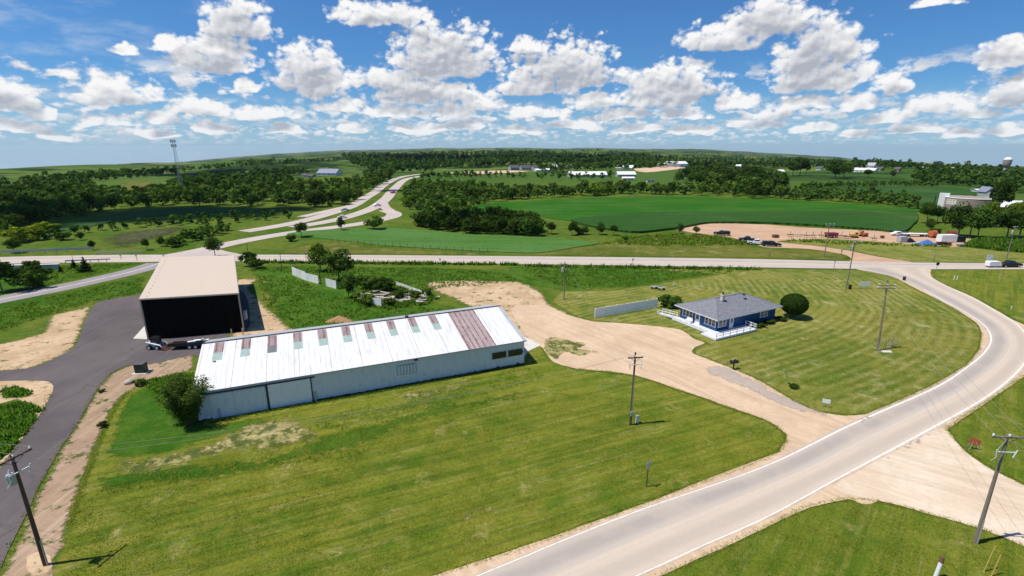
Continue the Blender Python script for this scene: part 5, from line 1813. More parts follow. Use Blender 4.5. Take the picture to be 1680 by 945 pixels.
me = grid_mesh('woods', np.vstack(VV), np.vstack(FF), ['leaves'])
me.attributes.new('tint', 'FLOAT', 'FACE').data.foreach_set('value', np.concatenate(TT).astype(np.float32))
wo_ = tag(link('woods', me), 'dark wooded ridges and valleys in the far distance', 'woods', kind='stuff')
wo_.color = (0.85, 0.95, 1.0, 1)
print('trees', n_tree, 'left over', len(left_over))

# ---- weeds and long grass, tuft by tuft
def tufts(name, regions, count, hgt, mat, col, seed, label, blades=5, wid=0.10):
    r = np.random.default_rng(seed)
    pts = []
    polys = [np.array(world_poly(q)) for q in regions]
    areas = np.array([abs(np.sum(q[:, 0] * np.roll(q[:, 1], -1) - np.roll(q[:, 0], -1) * q[:, 1])) / 2 for q in polys])
    for q, a in zip(polys, areas):
        n = int(count * a / areas.sum())
        lo, hi = q.min(0), q.max(0)
        c_ = np.stack([r.uniform(lo[0], hi[0], n * 4), r.uniform(lo[1], hi[1], n * 4)], 1)
        nz = np.sin(c_[:, 0] * 0.9 + np.sin(c_[:, 1] * 0.7) * 2) * np.sin(c_[:, 1] * 0.8 + 1.3 * np.sin(c_[:, 0] * 0.5))
        c_ = c_[inside(q, c_) & (nz > r.uniform(-1.1, 0.9, len(c_)))][:n]
        pts.append(c_)
    pts = np.vstack(pts)
    n = len(pts)
    P = np.repeat(pts, blades, 0) + r.normal(size=(n * blades, 2)) * 0.16
    a = r.uniform(0, 6.28, n * blades)
    h = hgt * r.uniform(0.5, 1.3, n * blades) * np.repeat(r.uniform(0.6, 1.4, n), blades)
    dx_, dy_ = np.cos(a), np.sin(a)
    le = r.uniform(0.1, 0.6, n * blades) * h
    w = wid * r.uniform(0.6, 1.5, n * blades)
    b0 = np.column_stack([P[:, 0] - dy_ * w, P[:, 1] + dx_ * w, np.zeros(len(P))])
    b1 = np.column_stack([P[:, 0] + dy_ * w, P[:, 1] - dx_ * w, np.zeros(len(P))])
    tp = np.column_stack([P[:, 0] + dx_ * le, P[:, 1] + dy_ * le, h])
    v = np.stack([b0, b1, tp], 1).reshape(-1, 3)
    me = grid_mesh(name, v, np.arange(len(v)).reshape(-1, 3), [mat])
    me.attributes.new('tint', 'FLOAT', 'FACE').data.foreach_set('value', np.clip(np.repeat(r.uniform(0, 1, n), blades) + r.normal(size=n * blades) * .15, 0, 1).astype(np.float32))
    o = link(name, me)
    o.color = (*col, 1)
    return tag(o, label, 'weeds', kind='stuff')


tufts('long_grass', [[(405, 445), (470, 438), (700, 440), (820, 446), (860, 462), (720, 474), (690, 482), (600, 478), (480, 448)], [(420, 452), (480, 455), (590, 500), (690, 505), (760, 510), (640, 525), (480, 540), (440, 505)],
                     [(850, 436), (1050, 440), (1250, 443), (1190, 449), (1110, 458), (1030, 471), (930, 472), (870, 452)]], 7000, 0.32, 'weeds', (1.24, 1.35, 1.12), 1, 'long rank grass between the white shed and the main road')
tufts('long_grass', [[(0, 545), (60, 525), (140, 500), (228, 482), (238, 455), (140, 474), (0, 508)], [(20, 440), (228, 432), (140, 456), (60, 472)]], 2600, 0.28, 'weeds', (1.47, 1.50, 1.12), 2, 'long green grass on the bank left of the asphalt')
tufts('weed_patch', [[(-40, 690), (0, 668), (30, 660), (60, 670), (68, 672), (42, 708), (18, 738), (-40, 790)], [(5, 642), (25, 637), (45, 641), (50, 648), (20, 652)]], 3600, 0.38, 'weeds', (1.16, 1.42, 1.12), 3, 'thick leafy weeds left of the asphalt drive', 6, 0.16)
tufts('weed_patch', [[(232, 628), (300, 612), (312, 620), (300, 650), (260, 645)], [(245, 640), (275, 620), (318, 612), (318, 632)]], 1300, 0.36, 'weeds', (1.32, 1.50, 1.12), 4, 'leafy weeds between the bare strip and the straggly bush', 6, 0.14)
tufts('weed_patch', [[(585, 480), (650, 470), (700, 480), (722, 490), (700, 500), (640, 508), (600, 506), (575, 492)]], 1100, 0.55, 'weeds', (1.0, 1.15, 0.9), 9, 'tangled weeds growing through the rubble pile', 6, 0.14)
tufts('weed_patch', [[(1578, 404), (1600, 394), (1700, 396), (1700, 416), (1640, 412)]], 1800, 1.0, 'weeds', (0.93, 1.12, 0.84), 5, 'rank green weeds beyond the road at the right edge', 6, 0.3)
tufts('weed_patch', [[(985, 400), (1040, 388), (1110, 384), (1190, 390), (1240, 402), (1100, 404)], [(1285, 396), (1400, 402), (1560, 406), (1560, 404), (1400, 397), (1300, 392)]], 1800, 0.6, 'weeds', (1.40, 1.35, 0.98), 6, 'uneven weeds around the sandy yard', 5, 0.2)
tufts('lawn_weeds', [[(480, 700), (640, 655), (860, 600), (900, 620), (720, 668), (560, 706)], [(170, 800), (300, 770), (480, 745), (620, 735), (600, 748), (460, 765), (280, 790), (180, 812)], [(330, 640), (345, 694), (600, 650), (850, 600), (850, 606), (600, 656), (350, 702)]], 5200, 0.11, 'weeds', (1.55, 1.65, 1.26), 7,
      'low leafy weeds in the front lawn', 5, 0.05)
tufts('verge_weeds', [[(860, 436), (1250, 442), (1250, 444), (860, 438)], [(420, 430), (850, 434), (850, 436), (420, 432)]], 1500, 0.8, 'weeds', (0.93, 1.12, 0.84), 8, 'dark weeds along the near edge of the main road', 5, 0.2)

def sward(name, poly, n, hgt, cols, seed, label, wid=0.035, blades=4):
    tufts(name, poly, n, hgt, 'weeds', cols, seed, label, blades, wid)


front_near = [[(130, 812), (300, 760), (520, 716), (860, 640), (1100, 660), (1230, 690), (1285, 715), (1270, 745), (1060, 818), (840, 900), (640, 965), (400, 1000), (90, 990)]]
sward('lawn_grass', front_near, 42000, 0.085, (2.5, 1.78, 1.6), 21, 'short mown grass of the front lawn')
sward('lawn_grass', [[(1100, 945), (1260, 866), (1325, 838), (1389, 824), (1437, 827), (1550, 856), (1680, 900), (1680, 1000), (1100, 1000)]], 12000, 0.085, (2.15, 1.65, 1.4), 22, 'short mown grass of the corner lawn at lower right')
sward('lawn_grass', [[(1560, 705), (1600, 678), (1680, 622), (1760, 640), (1720, 800), (1625, 764), (1583, 735)]], 5000, 0.085, (2.15, 1.65, 1.4), 23, 'short mown grass of the lawn at the right edge')
sward('lawn_grass', [[(1150, 590), (1180, 570), (1300, 545), (1500, 500), (1590, 540), (1590, 580), (1480, 650), (1400, 672), (1300, 650), (1200, 600)]], 16000, 0.09, (3.0, 1.75, 2.2), 24, 'short mown grass of the lawn around the blue house')


def fringe(paths, per_m, hgt, spread, col, seed, label, name='edge_grass'):
    r = np.random.default_rng(seed)
    pts = []
    for px in paths:
        q = np.array([P2(*k) for k in px])
        seg = np.linalg.norm(np.diff(q, axis=0), axis=1)
        t = np.concatenate([[0], np.cumsum(seg)])
        n = int(t[-1] * per_m)
        s = r.uniform(0, t[-1], n)
        pts.append(np.stack([np.interp(s, t, q[:, 0]), np.interp(s, t, q[:, 1])], 1) + r.normal(size=(n, 2)) * spread)
    pts = np.vstack(pts)
    n, bl = len(pts), 5
    P = np.repeat(pts, bl, 0) + r.normal(size=(n * bl, 2)) * 0.07
    a = r.uniform(0, 6.28, n * bl)
    h = hgt * r.uniform(0.4, 1.3, n * bl)
    le = r.uniform(0.2, 0.8, n * bl) * h
    w = 0.035 * r.uniform(0.6, 1.6, n * bl)
    dx_, dy_ = np.cos(a), np.sin(a)
    v = np.stack([np.column_stack([P[:, 0] - dy_ * w, P[:, 1] + dx_ * w, np.full(len(P), 0.02)]), np.column_stack([P[:, 0] + dy_ * w, P[:, 1] - dx_ * w, np.full(len(P), 0.02)]), np.column_stack([P[:, 0] + dx_ * le, P[:, 1] + dy_ * le, h])], 1).reshape(-1, 3)
    me = grid_mesh(name, v, np.arange(len(v)).reshape(-1, 3), ['weeds'])
    me.attributes.new('tint', 'FLOAT', 'FACE').data.foreach_set('value', np.clip(np.repeat(r.uniform(0, 1, n), bl), 0, 1).astype(np.float32))
    o = link(name, me)
    o.color = (*col, 1)
    tag(o, label, 'grass', kind='stuff')


fringe([[(700, 950), (840, 906), (1066, 824), (1260, 752), (1279, 740), (1291, 724), (1289, 713), (1275, 701), (1260, 691), (1195, 668), (1118, 641), (1047, 618), (1002, 610), (947, 605)],
        [(1079, 948), (1260, 862), (1325, 831), (1389, 818), (1437, 821), (1502, 837), (1550, 850), (1615, 869), (1680, 896)],
        [(1680, 616), (1644, 641), (1600, 671), (1562, 696), (1553, 706), (1583, 740), (1625, 769), (1680, 796)],
        [(1137, 580), (1190, 600), (1236, 620), (1279, 644), (1308, 661), (1341, 675), (1383, 681), (1421, 679), (1480, 656), (1535, 630), (1585, 600), (1607, 572), (1610, 545)],
        [(113, 866), (130, 811), (152, 750), (171, 704), (190, 669), (212, 640), (255, 622)]], 30, 0.10, 0.14, (2.3, 1.55, 1.4), 31, 'ragged grass along the edges of road and drive')
fringe([[(345, 694), (475, 669), (600, 648), (742, 621), (858, 598)]], 18, 0.25, 0.12, (1.1, 1.2, 1.0), 32, 'longer grass along the foot of the white shed')
fringe([[(0, 767), (42, 711), (68, 675), (85, 645)], [(0, 937), (13, 908), (42, 850), (65, 798), (97, 740), (129, 692), (159, 640), (182, 613)]], 7, 0.16, 0.22, (1.3, 1.15, 0.9), 33, 'sparse weeds along the asphalt edge')

# ------------------------------------------------------------------ cumulus overhead, out of the picture: their shadows lie on the far land
N = new_mat('cloud_white')
N.surface((0.9, 0.9, 0.9, 1), 1.0, spec=0.0)


def cloud(px, alt, rx, ry, seed):
    g_ = at(*px)
    t = (alt - g_.z) / SUN_DIR.z
    c = g_ + SUN_DIR * t
    r = np.random.default_rng(seed)
    m = MB()
    import bmesh
    bm = bmesh.new()
    for k in range(16):
        a, q = r.uniform(0, 6.28), math.sqrt(r.uniform(0, 1))
        rad = min(rx, ry) * r.uniform(0.3, 0.6) * (1.15 - 0.5 * q)
        mt = Matrix.Translation((math.cos(a) * q * rx * 0.75, math.sin(a) * q * ry * 0.75, rad * 0.35)) @ Matrix.Diagonal((rad * 1.2, rad, rad * 0.75, 1))
        bmesh.ops.create_icosphere(bm, subdivisions=3, radius=1.0, matrix=mt)
    for v in bm.verts:
        n_ = math.sin(v.co.x * 0.06 + seed) * math.sin(v.co.y * 0.07) + 0.5 * math.sin(v.co.x * 0.15 + v.co.z * 0.1) * math.sin(v.co.y * 0.17 + 2)
        v.co *= 1 + 0.07 * n_
    me = bpy.data.meshes.new('cloud')
    bm.to_mesh(me)
    bm.free()
    me.materials.append(MATS['cloud_white'])
    me.polygons.foreach_set('use_smooth', [True] * len(me.polygons))
    o = link('cloud', me)
    o.location = c
    tag(o, kind='structure')


cloud((260, 350), 900, 75, 34, 1)
cloud((50, 366), 900, 45, 26, 2)
cloud((440, 343), 900, 36, 16, 4)
cloud((790, 372), 900, 26, 11, 3)
cloud((330, 284), 1000, 150, 60, 5)
cloud((780, 262), 1000, 380, 260, 6)
cloud((655, 313), 900, 20, 12, 8)

# ------------------------------------------------------------------ poles and wires
plain('pole_wood', (0.24, 0.19, 0.15), 0.9, var=0.5, scale=2.5)
plain('brown_wood', (0.11, 0.060, 0.040), 0.9, var=0.4, scale=2.5)
plain('galvanised', (0.42, 0.43, 0.45), 0.45, 0.3, var=0.3)
plain('porcelain', (0.72, 0.72, 0.70), 0.3)
plain('wire', (0.36, 0.34, 0.32), 0.5, 0.2)
plain('yellow_plastic', (0.46, 0.33, 0.09), 0.6, var=0.4)
plain('orange_paint', (0.46, 0.13, 0.04), 0.5, var=0.3)
plain('red_paint', (0.26, 0.035, 0.03), 0.5, var=0.3)
plain('yellow_paint', (0.60, 0.34, 0.04), 0.5, var=0.25)
plain('green_paint', (0.008, 0.026, 0.022), 0.45, var=0.2)
plain('black_paint', (0.012, 0.012, 0.014), 0.3, var=0.1, spec=0.5)
plain('silver_paint', (0.55, 0.56, 0.58), 0.35, 0.2)
plain('rubber', (0.012, 0.012, 0.012), 0.9)
plain('blue_tarp', (0.05, 0.14, 0.38), 0.5, var=0.4)
plain('rust', (0.16, 0.07, 0.04), 0.9, var=0.5)
plain('car_glass', (0.02, 0.025, 0.03), 0.1, spec=0.7)
plain('lamp_red', (0.5, 0.02, 0.02), 0.3)
plain('lamp_white', (0.8, 0.8, 0.78), 0.2)
plain('red_brick', (0.28, 0.12, 0.08), 0.9, var=0.3)
plain('pale_wall', (0.78, 0.76, 0.73), 0.7, var=0.12)
plain('grey_wall', (0.40, 0.40, 0.41), 0.7, var=0.2)
plain('pink_wall', (0.52, 0.36, 0.32), 0.8, var=0.2)
plain('blue_grey_roof', (0.22, 0.24, 0.32), 0.6, var=0.3)
plain('dark_roof', (0.09, 0.085, 0.09), 0.8, var=0.3)
plain('pale_roof', (0.80, 0.79, 0.77), 0.5, var=0.1)
soil_mat('cut_rock', (0.075, 0.055, 0.045, 1), (0.045, 0.035, 0.03, 1), (0.13, 0.09, 0.07, 1), scale=0.6, grassy=1.1, bump=0.6, fades=True)


def top_of(base, v_top):
    """height of an upright thing that stands at photo pixel base and reaches up to row v_top"""
    p = at(*base)
    lo, hi = 0.0, 90.0
    for _ in range(40):
        m = (lo + hi) / 2
        q = Vector((p.x, p.y, p.z + m - H))
        yy = q.y * math.cos(PITCH) - q.z * math.sin(PITCH)
        up = q.y * math.sin(PITCH) + q.z * math.cos(PITCH)
        if CY - FPX * up / yy > v_top:
            lo = m
        else:
            hi = m
    return m


POLES = {}


def utility_pole(key, base, v_top, label, arms, rz, mat='pole_wood', gear='', r0=0.17, lean=(0, 0)):
    """arms: (height below the top, length) of each crossarm; gear: what hangs on the pole"""
    p = at(*base)
    h = top_of(base, v_top)
    t = thing('utility_pole', label, 'utility pole', p, rz)
    MB().tube((0, 0, -0.3), (lean[0], lean[1], h), r0, r0 * 0.62, 10).build('pole', mat, t, smooth=False)
    tips = []
    for (dn, L) in arms:
        z = h - dn
        a = MB().box((lean[0], lean[1] - 0.14, z), (L, 0.10, 0.13))
        for s in (-1, 1):
            a.tube((lean[0] + s * L * 0.28, lean[1] - 0.14, z - 0.05), (lean[0], lean[1] - 0.12, z - 0.55), 0.025, n=5)
        ar = a.build('crossarm', mat if mat == 'brown_wood' else 'pole_wood', t)
        for f in (-0.46, 0.0 if dn > 0.05 else 0.16, 0.46):
            x = lean[0] + f * L
            MB().lathe([(0.03, 0.06), (0.08, 0.10), (0.05, 0.16), (0.09, 0.20), (0.03, 0.30)], (x, lean[1] - 0.14, z), 8).build('insulator', 'porcelain', ar)
            tips.append(Vector((x, lean[1] - 0.14, z + 0.3)))
    if not arms:
        tips = [Vector((lean[0], lean[1], h))]
    if 'x' in gear:
        m = MB()
        m.lathe([(0.18, 0), (0.27, 0.05), (0.27, 0.85), (0.2, 0.95)], (lean[0] - 0.42, lean[1], h - 2.3), 12)
        tr = m.build('transformer', 'galvanised', t)
        MB().lathe([(0.05, 0.95), (0.08, 1.0), (0.04, 1.25)], (lean[0] - 0.42, lean[1], h - 2.3), 8).build('bushing', 'porcelain', tr)
    if 'c' in gear:
        for s in (-1, 1):
            m = MB()
            m.box((lean[0] + s * 0.35, -0.2, h - 1.45), (0.7, 0.07, 0.07))
            m.tube((lean[0] + s * 0.62, -0.25, h - 1.9), (lean[0] + s * 0.75, -0.3, h - 1.2), 0.05)
            m.tube((lean[0] + s * 0.75, -0.3, h - 1.2), (lean[0] + s * 0.3, -0.3, h - 0.3), 0.012, n=4)
            m.tube((lean[0] + s * 0.95, -0.25, h - 2.2), (lean[0] + s * 0.62, -0.25, h - 1.9), 0.012, n=4)
            m.build('cutout', 'porcelain', t)
    if 'm' in gear:
        MB().box((0.0, -0.22, 1.6), (0.3, 0.16, 0.55)).tube((0, -0.2, 1.8), (lean[0] * 0.6, -0.16, h * 0.7), 0.03, n=6).build('meter_box', 'galvanised', t)
    if 'l' in gear:
        MB().tube((0, 0, h - 0.6), (-0.9, 0, h - 0.35), 0.03, n=6).lathe([(0.10, -0.3), (0.2, -0.15), (0.1, 0.02)], (-1.0, 0, h - 0.4), 10).build('lamp', 'galvanised', t)
    if 'g' in gear:
        MB().tube((0, -0.19, 0), (0, -0.19, 2.4), 0.05, n=6).build('cable_guard', 'galvanised', t)
    M = Matrix.Translation(p) @ Matrix.Rotation(rz, 4, 'Z')
    POLES[key] = [M @ q for q in tips]
    return t, h, M


utility_pole('a', (75, 927), 746, 'dark brown utility pole on a bare soil pad at the lower left corner', [(0.25, 2.4)], R(78), 'brown_wood', 'xcg', 0.17)
utility_pole('b', (1600, 890), 713, 'grey utility pole with one wide crossarm at the lower right corner by the gravel road', [(0.15, 2.6)], R(-4), 'pole_wood', 'cg', 0.17)
utility_pole('c', (1034, 697), 578, 'dark utility pole in the middle of the front lawn', [(0.6, 1.8)], R(8), 'brown_wood', 'cm', 0.15)
utility_pole('d', (1440, 575), 460, 'pale utility pole with two crossarms on the lawn right of the blue house', [(0.9, 2.6), (1.35, 2.6)], R(-6), 'pole_wood', 'g', 0.16, (-0.55, 0.3))
utility_pole('e', (925, 492), 429, 'utility pole with a lamp between the sandy ground and the white fence', [], R(0), 'pole_wood', 'xl', 0.15)
utility_pole('f', (1388, 475), 394, 'utility pole near the road junction behind the pale pole, faint crossarm on top', [(0.5, 3.2)], R(2), 'pole_wood', 'x', 0.15)
utility_pole('g', (1352, 422), 366, 'utility pole in the strip between the main road and the yard track', [(0.3, 2.6), (0.8, 2.6)], R(5), 'pole_wood', '', 0.15)
utility_pole('h', (1651, 425), 371, 'utility pole beyond the main road at the right, above the black pickup', [(0.3, 1.6)], R(10), 'pole_wood', 'x', 0.15)
for (k, b, vt, lb) in (('i', (463, 446), 417, 'bare thin pole at the far end of the tin fence'), ('j', (526, 466), 428, 'bare thin pole rising in front of the largest dark tree'), ('k', (410, 436), 400, 'dead bare trunk standing in the dark bush by the main road')):
    utility_pole(k, b, vt, lb, [], 0, 'brown_wood', '', 0.11)


def wire(a, b, sag, label, group):
    m = MB()
    prev = None
    for k in range(15):
        t = k / 14
        q = a.lerp(b, t) - Vector((0, 0, sag * 4 * t * (1 - t)))
        if prev is not None:
            m.tube(prev, q, 0.011, n=4, caps=False)
        prev = q
    tag(m.build('overhead_wire', 'wire', fix=False), label, 'wire', group)


def span(k1, k2, sag, label, n=3):
    A_, B_ = POLES[k1], POLES[k2] if isinstance(k2, str) else k2
    for i in range(n):
        wire(A_[min(i, len(A_) - 1)], B_[min(i, len(B_) - 1)], sag, label, label)


span('a', 'c', 1.3, 'thin overhead wire from the brown corner pole across the front lawn to the middle pole', 2)
span('a', [Vector((-75, 45, 10.4)), Vector((-75, 43, 10.4)), Vector((-75, 41, 10.4))], 0.8, 'thin overhead wire leaving the brown corner pole to the left over the asphalt', 3)
span('b', 'd', 1.1, 'thin overhead wire from the corner pole over the road to the pale pole', 3)
span('b', [Vector((47, 15, 10.5)), Vector((49.5, 15, 10.5)), Vector((52, 15, 10.5))], 0.6, 'thin overhead wire leaving the right corner pole towards the viewer', 3)
span('d', 'f', 0.9, 'thin overhead wire from the pale pole to the pole near the junction', 3)
span('f', 'g', 0.7, 'thin overhead wire over the main road between two junction poles', 3)
span('c', 'e', 0.9, 'thin overhead wire over the gravel drive from the lawn pole to the lamp pole', 1)


for (u, v, dx_, dz_, lb) in ((1614, 938, 0.45, 2.3, 'left yellowish guy guard near the base of the right corner pole'), (1626, 946, 0.40, 1.9, 'right yellowish guy guard at the lower right picture edge'),
                             (1268, 718, -0.7, 1.2, 'leaning yellow marker at the tip of the front lawn by the drive mouth'), (1449, 573, 0.1, 1.3, 'left yellow marker beside the foot of the pale pole'), (1452, 573, 0.2, 1.4, 'right yellow marker beside the foot of the pale pole')):
    p = at(u, v)
    tag(MB().tube((0, 0, 0), (dx_, 0.15, dz_), 0.042, n=8).lathe([(0.075, -0.02), (0.075, 0.05)], (0, 0, 0), 8).build('guy_guard', 'yellow_plastic', loc=p), lb, 'marker')
p = at(1533, 950)
t = thing('marker_post', 'white marker post with a rusty cap at the bottom edge right of centre', 'post', p)
MB().tube((0, 0, -0.1), (0.25, 0.1, 1.5), 0.14, n=10).build('post', 'white_paint', t)
MB().tube((0.25, 0.1, 1.5), (0.31, 0.12, 1.95), 0.16, 0.12, n=10).build('cap', 'rust', t)
p = at(1045, 694)
t = thing('pedestal', 'small pale utility pedestal beside the lawn pole', 'pedestal', p)
MB().box((0, 0, 0.45), (0.32, 0.28, 0.9)).build('cabinet', 'porcelain', t, bevel=0.03)
MB().box((0, 0, 0.94), (0.38, 0.34, 0.08)).build('lid', 'galvanised', t)
p = at(1454, 577)
tag(MB().slab([(-0.8, -0.4), (0.7, -0.5), (0.9, 0.35), (-0.6, 0.4)], 0, 0.07).build('white_pad', 'concrete', loc=p), 'small white pad in the grass at the foot of the pale pole', 'pad')
st = MB()
r_ = random.Random(6)
for k in range(26):
    a = r_.uniform(0, 6.28)
    st.tube((r_.uniform(-.9, .9), r_.uniform(-.6, .6), 0), (r_.uniform(-1.5, 1.5), r_.uniform(-1, 1), r_.uniform(0.9, 2.4)), 0.02, 0.006, 4, caps=False)
tag(st.build('dead_stalks', 'weathered_board', loc=at(1462, 569), fix=False), 'thin dry bush stalks right of the pale pole', 'dry bush')


# ------------------------------------------------------------------ signs, mailboxes and small things
def sign(name, base, v_top, w, hgt, mat, label, cat='sign', posts=1, shape='box', rz=0.0, post='galvanised', back=None):
    p = at(*base)
    h = top_of(base, v_top)
    t = thing(name, label, cat, p, rz)
    for k in range(posts):
        x = 0 if posts == 1 else (k / (posts - 1) - 0.5) * w * 0.7
        MB().box((x, 0.03, h / 2), (0.09, 0.07, h)).build('post', post, t)
    m = MB()
    z = h - hgt / 2
    if shape == 'box':
        m.box((0, -0.03, z), (w, 0.03, hgt))
    else:
        n, o0 = (4, math.pi / 2) if shape == 'diamond' else (8, math.pi / 8)
        m.prism([(math.cos(o0 + 2 * math.pi * k / n) * w / 2, z + math.sin(o0 + 2 * math.pi * k / n) * w / 2) for k in range(n)], -0.05, -0.02)
    m.build('panel', mat, t)
    return t


sign('road_sign', (1061, 799), 757, 0.62, 0.75, 'galvanised', 'lone sign post on the lawn edge by the near road, seen from behind', rz=R(40), post='brown_wood')
sign('route_sign', (1621, 434), 418, 1.7, 1.5, 'white_paint', 'pale square route sign beyond the main road above the white trailer', posts=2)
sign('stop_sign', (1536, 444), 430, 0.95, 0.95, 'black_paint', 'dark octagonal stop sign seen from behind at the road junction', shape='oct')
sign('notice_board', (1417, 475), 462, 2.4, 1.1, 'white_paint', 'white notice board on posts in the grass near the junction', posts=2)
sign('warning_sign', (120, 428), 414, 0.95, 0.95, 'yellow_paint', 'left yellow diamond sign beside the overpass road', shape='diamond')
sign('warning_sign', (167, 415), 404, 1.0, 1.0, 'yellow_paint', 'right yellow diamond sign beyond the overpass road', shape='diamond')
for (u, v, vt, lb) in ((199, 426, 417, 'first small grey sign post along the overpass road left of the black building'), (225, 428, 417, 'second small grey sign post along the overpass road, nearer the black building'),
                       (269, 424, 417, 'small grey post at the ramp mouth above the tan roof'), (502, 428, 414, 'dark sign post at the near edge of the main road above the tin fence'),
                       (1038, 434, 424, 'dark sign post on the main road edge in the centre'), (722, 429, 424, 'tiny post on the main road edge right of the trees'),
                       (1368, 441, 426, 'tall dark sign post on the near edge of the main road left of the junction'), (1262, 423, 409, 'short pale marker post on the verge below the parked pickups'),
                       (1532, 430, 416, 'thin pale post beyond the junction'), (1380, 418, 410, 'small post beside the yard track')):
    sign('road_sign', (u, v), vt, 0.5, 0.55, 'grey_trim', lb, post='brown_wood')
sign('yard_sign', (1354, 668), 655, 0.9, 0.55, 'white_paint', 'small white yard sign at the lawn corner where the drive meets the road', posts=2, rz=R(-25))
p = at(1596, 737)
t = thing('orange_sign', 'small orange-red sign on a stand in the right roadside lawn', 'sign', p, R(-20))
MB().box((0, 0, 0.95), (1.05, 0.03, 0.75), 0, 0, Matrix.Rotation(R(18), 4, 'Y')).build('panel', 'orange_paint', t)
m = MB()
for s in (-1, 1):
    m.tube((s * 0.45, -0.3, 0), (s * 0.1, 0.04, 1.0), 0.025, n=5)
    m.tube((s * 0.45, 0.4, 0), (s * 0.1, 0.04, 1.0), 0.025, n=5)
m.build('stand', 'galvanised', t)
p = at(1203, 606)
t = thing('mailbox', 'pair of dark mailboxes on one stand at the drive edge below the blue house', 'mailbox', p, R(25))
m = MB()
m.box((0, 0, 0.5), (0.14, 0.14, 1.0))
m.box((0, 0, 1.0), (1.2, 0.12, 0.10))
m.build('stand', 'brown_wood', t)
for x in (-0.38, 0.38):
    b = MB().prism([(x - 0.22, 1.05), (x + 0.22, 1.05), (x + 0.22, 1.32), (x + 0.15, 1.44), (x, 1.48), (x - 0.15, 1.44), (x - 0.22, 1.32)], -0.32, 0.32).build('box', 'black_paint', t)
    MB().box((x + 0.24, -0.1, 1.35), (0.02, 0.05, 0.22)).build('flag', 'red_paint', b)
put_tree(1301, 636, 0.7, 'shrub', 'deep', 'small dark clump of plants alone in the house lawn', 'bush', wide=1.6)
for (u, v, lb) in ((1073, 474, 'grey bench left of its twin on the lawn behind the white fence'), (1085, 476, 'grey bench right of its twin on the lawn behind the white fence')):
    t = thing('bench', lb, 'bench', at(u, v), R(12), 'benches behind the white fence')
    MB().box((0, 0, 0.62), (1.7, 0.9, 0.08)).build('seat', 'galvanised', t)
    for s in (-1, 1):
        MB().box((s * 0.6, 0, 0.29), (0.12, 0.8, 0.58)).build('leg', 'brown_wood', t)
for (u, v, vt, lb) in ((1099, 478, 472, 'short tan post on the lawn behind the shrub by the house'), (1105, 469, 464, 'short pale post farther up the lawn behind the house shrub'),
                       (1565, 459, 452, 'left of two short white posts in the corner lawn by the junction'), (1570, 459, 453, 'right of two short white posts in the corner lawn by the junction'),
                       (1659, 507, 502, 'tiny pale peg in the corner lawn at the right')):
    tag(MB().tube((0, 0, 0), (0, 0, top_of((u, v), vt)), 0.10, 0.09, n=8).lathe([(0.11, 0.3), (0.11, 0.36)], n=8).build('short_post', 'porcelain' if 'white' in lb or 'pale' in lb else 'tan_trim', loc=at(u, v)), lb, 'post')
for (u, v, lb) in ((1483, 460, 'dark barrel on the road edge near the junction'), (1394, 474, 'dark barrel at the foot of the junction pole')):
    tag(MB().lathe([(0.30, 0), (0.33, 0.05), (0.33, 0.45), (0.30, 0.5), (0.33, 0.55), (0.33, 0.95), (0.28, 1.0)], n=14).build('barrel', 'black_paint', loc=at(u, v)), lb, 'barrel')
# the transformer cabinet on its pad by the asphalt
p = at(233, 611)
t = thing('transformer_cabinet', 'dark green transformer cabinet on a pale pad by the asphalt drive', 'cabinet', p, R(6))
MB().box((0, 0, 0.06), (2.3, 2.1, 0.16)).build('pad', 'concrete', t)
t.scale = (0.85, 0.85, 0.9)
cb = MB().box((0, 0, 0.88), (1.5, 1.3, 1.45)).build('cabinet', 'green_paint', t, bevel=0.04)
MB().box((0, -0.03, 1.65), (1.58, 1.42, 0.09)).build('lid', 'dark_roof', t)
for s in (-1, 1):
    MB().box((s * 0.37, -0.665, 0.85), (0.70, 0.03, 1.25)).build('door', 'green_paint', cb)
for (u, v, lb) in ((212, 629, 'pale boulder left of the green cabinet'), (229, 632, 'dark weed clump below the green cabinet')):
    if 'boulder' in lb:
        tag(MB().lathe([(0.3, -0.1), (0.62, 0.1), (0.55, 0.4), (0.2, 0.6)], n=9).build('boulder', 'old_concrete', loc=at(u, v), smooth=True), lb, 'boulder')
    else:
        put_tree(u, v, 1.0, 'shrub', 'dark', lb, 'weed', wide=1.3)
put_tree(169, 701, 0.9, 'shrub', 'deep', 'small dark clump on the border of lawn and bare strip', 'weed', wide=0.9)
put_tree(166, 644, 0.6, 'shrub', 'dark', 'tiny dark weed on the asphalt edge', 'weed', wide=1.3)


# ------------------------------------------------------------------ vehicles
def wheels(t, xs, y, r, w=0.24):
    for x in xs:
        for s in (-1, 1):
            wl = MB().tube((x, s * y - w / 2, r), (x, s * y + w / 2, r), r, n=16).build('wheel', 'rubber', t)
            MB().tube((x, s * (y + w / 2 * 1.02) - 0.012, r), (x, s * (y + w / 2 * 1.02) + 0.012, r), r * 0.58, n=12).build('rim', 'silver_paint', wl)


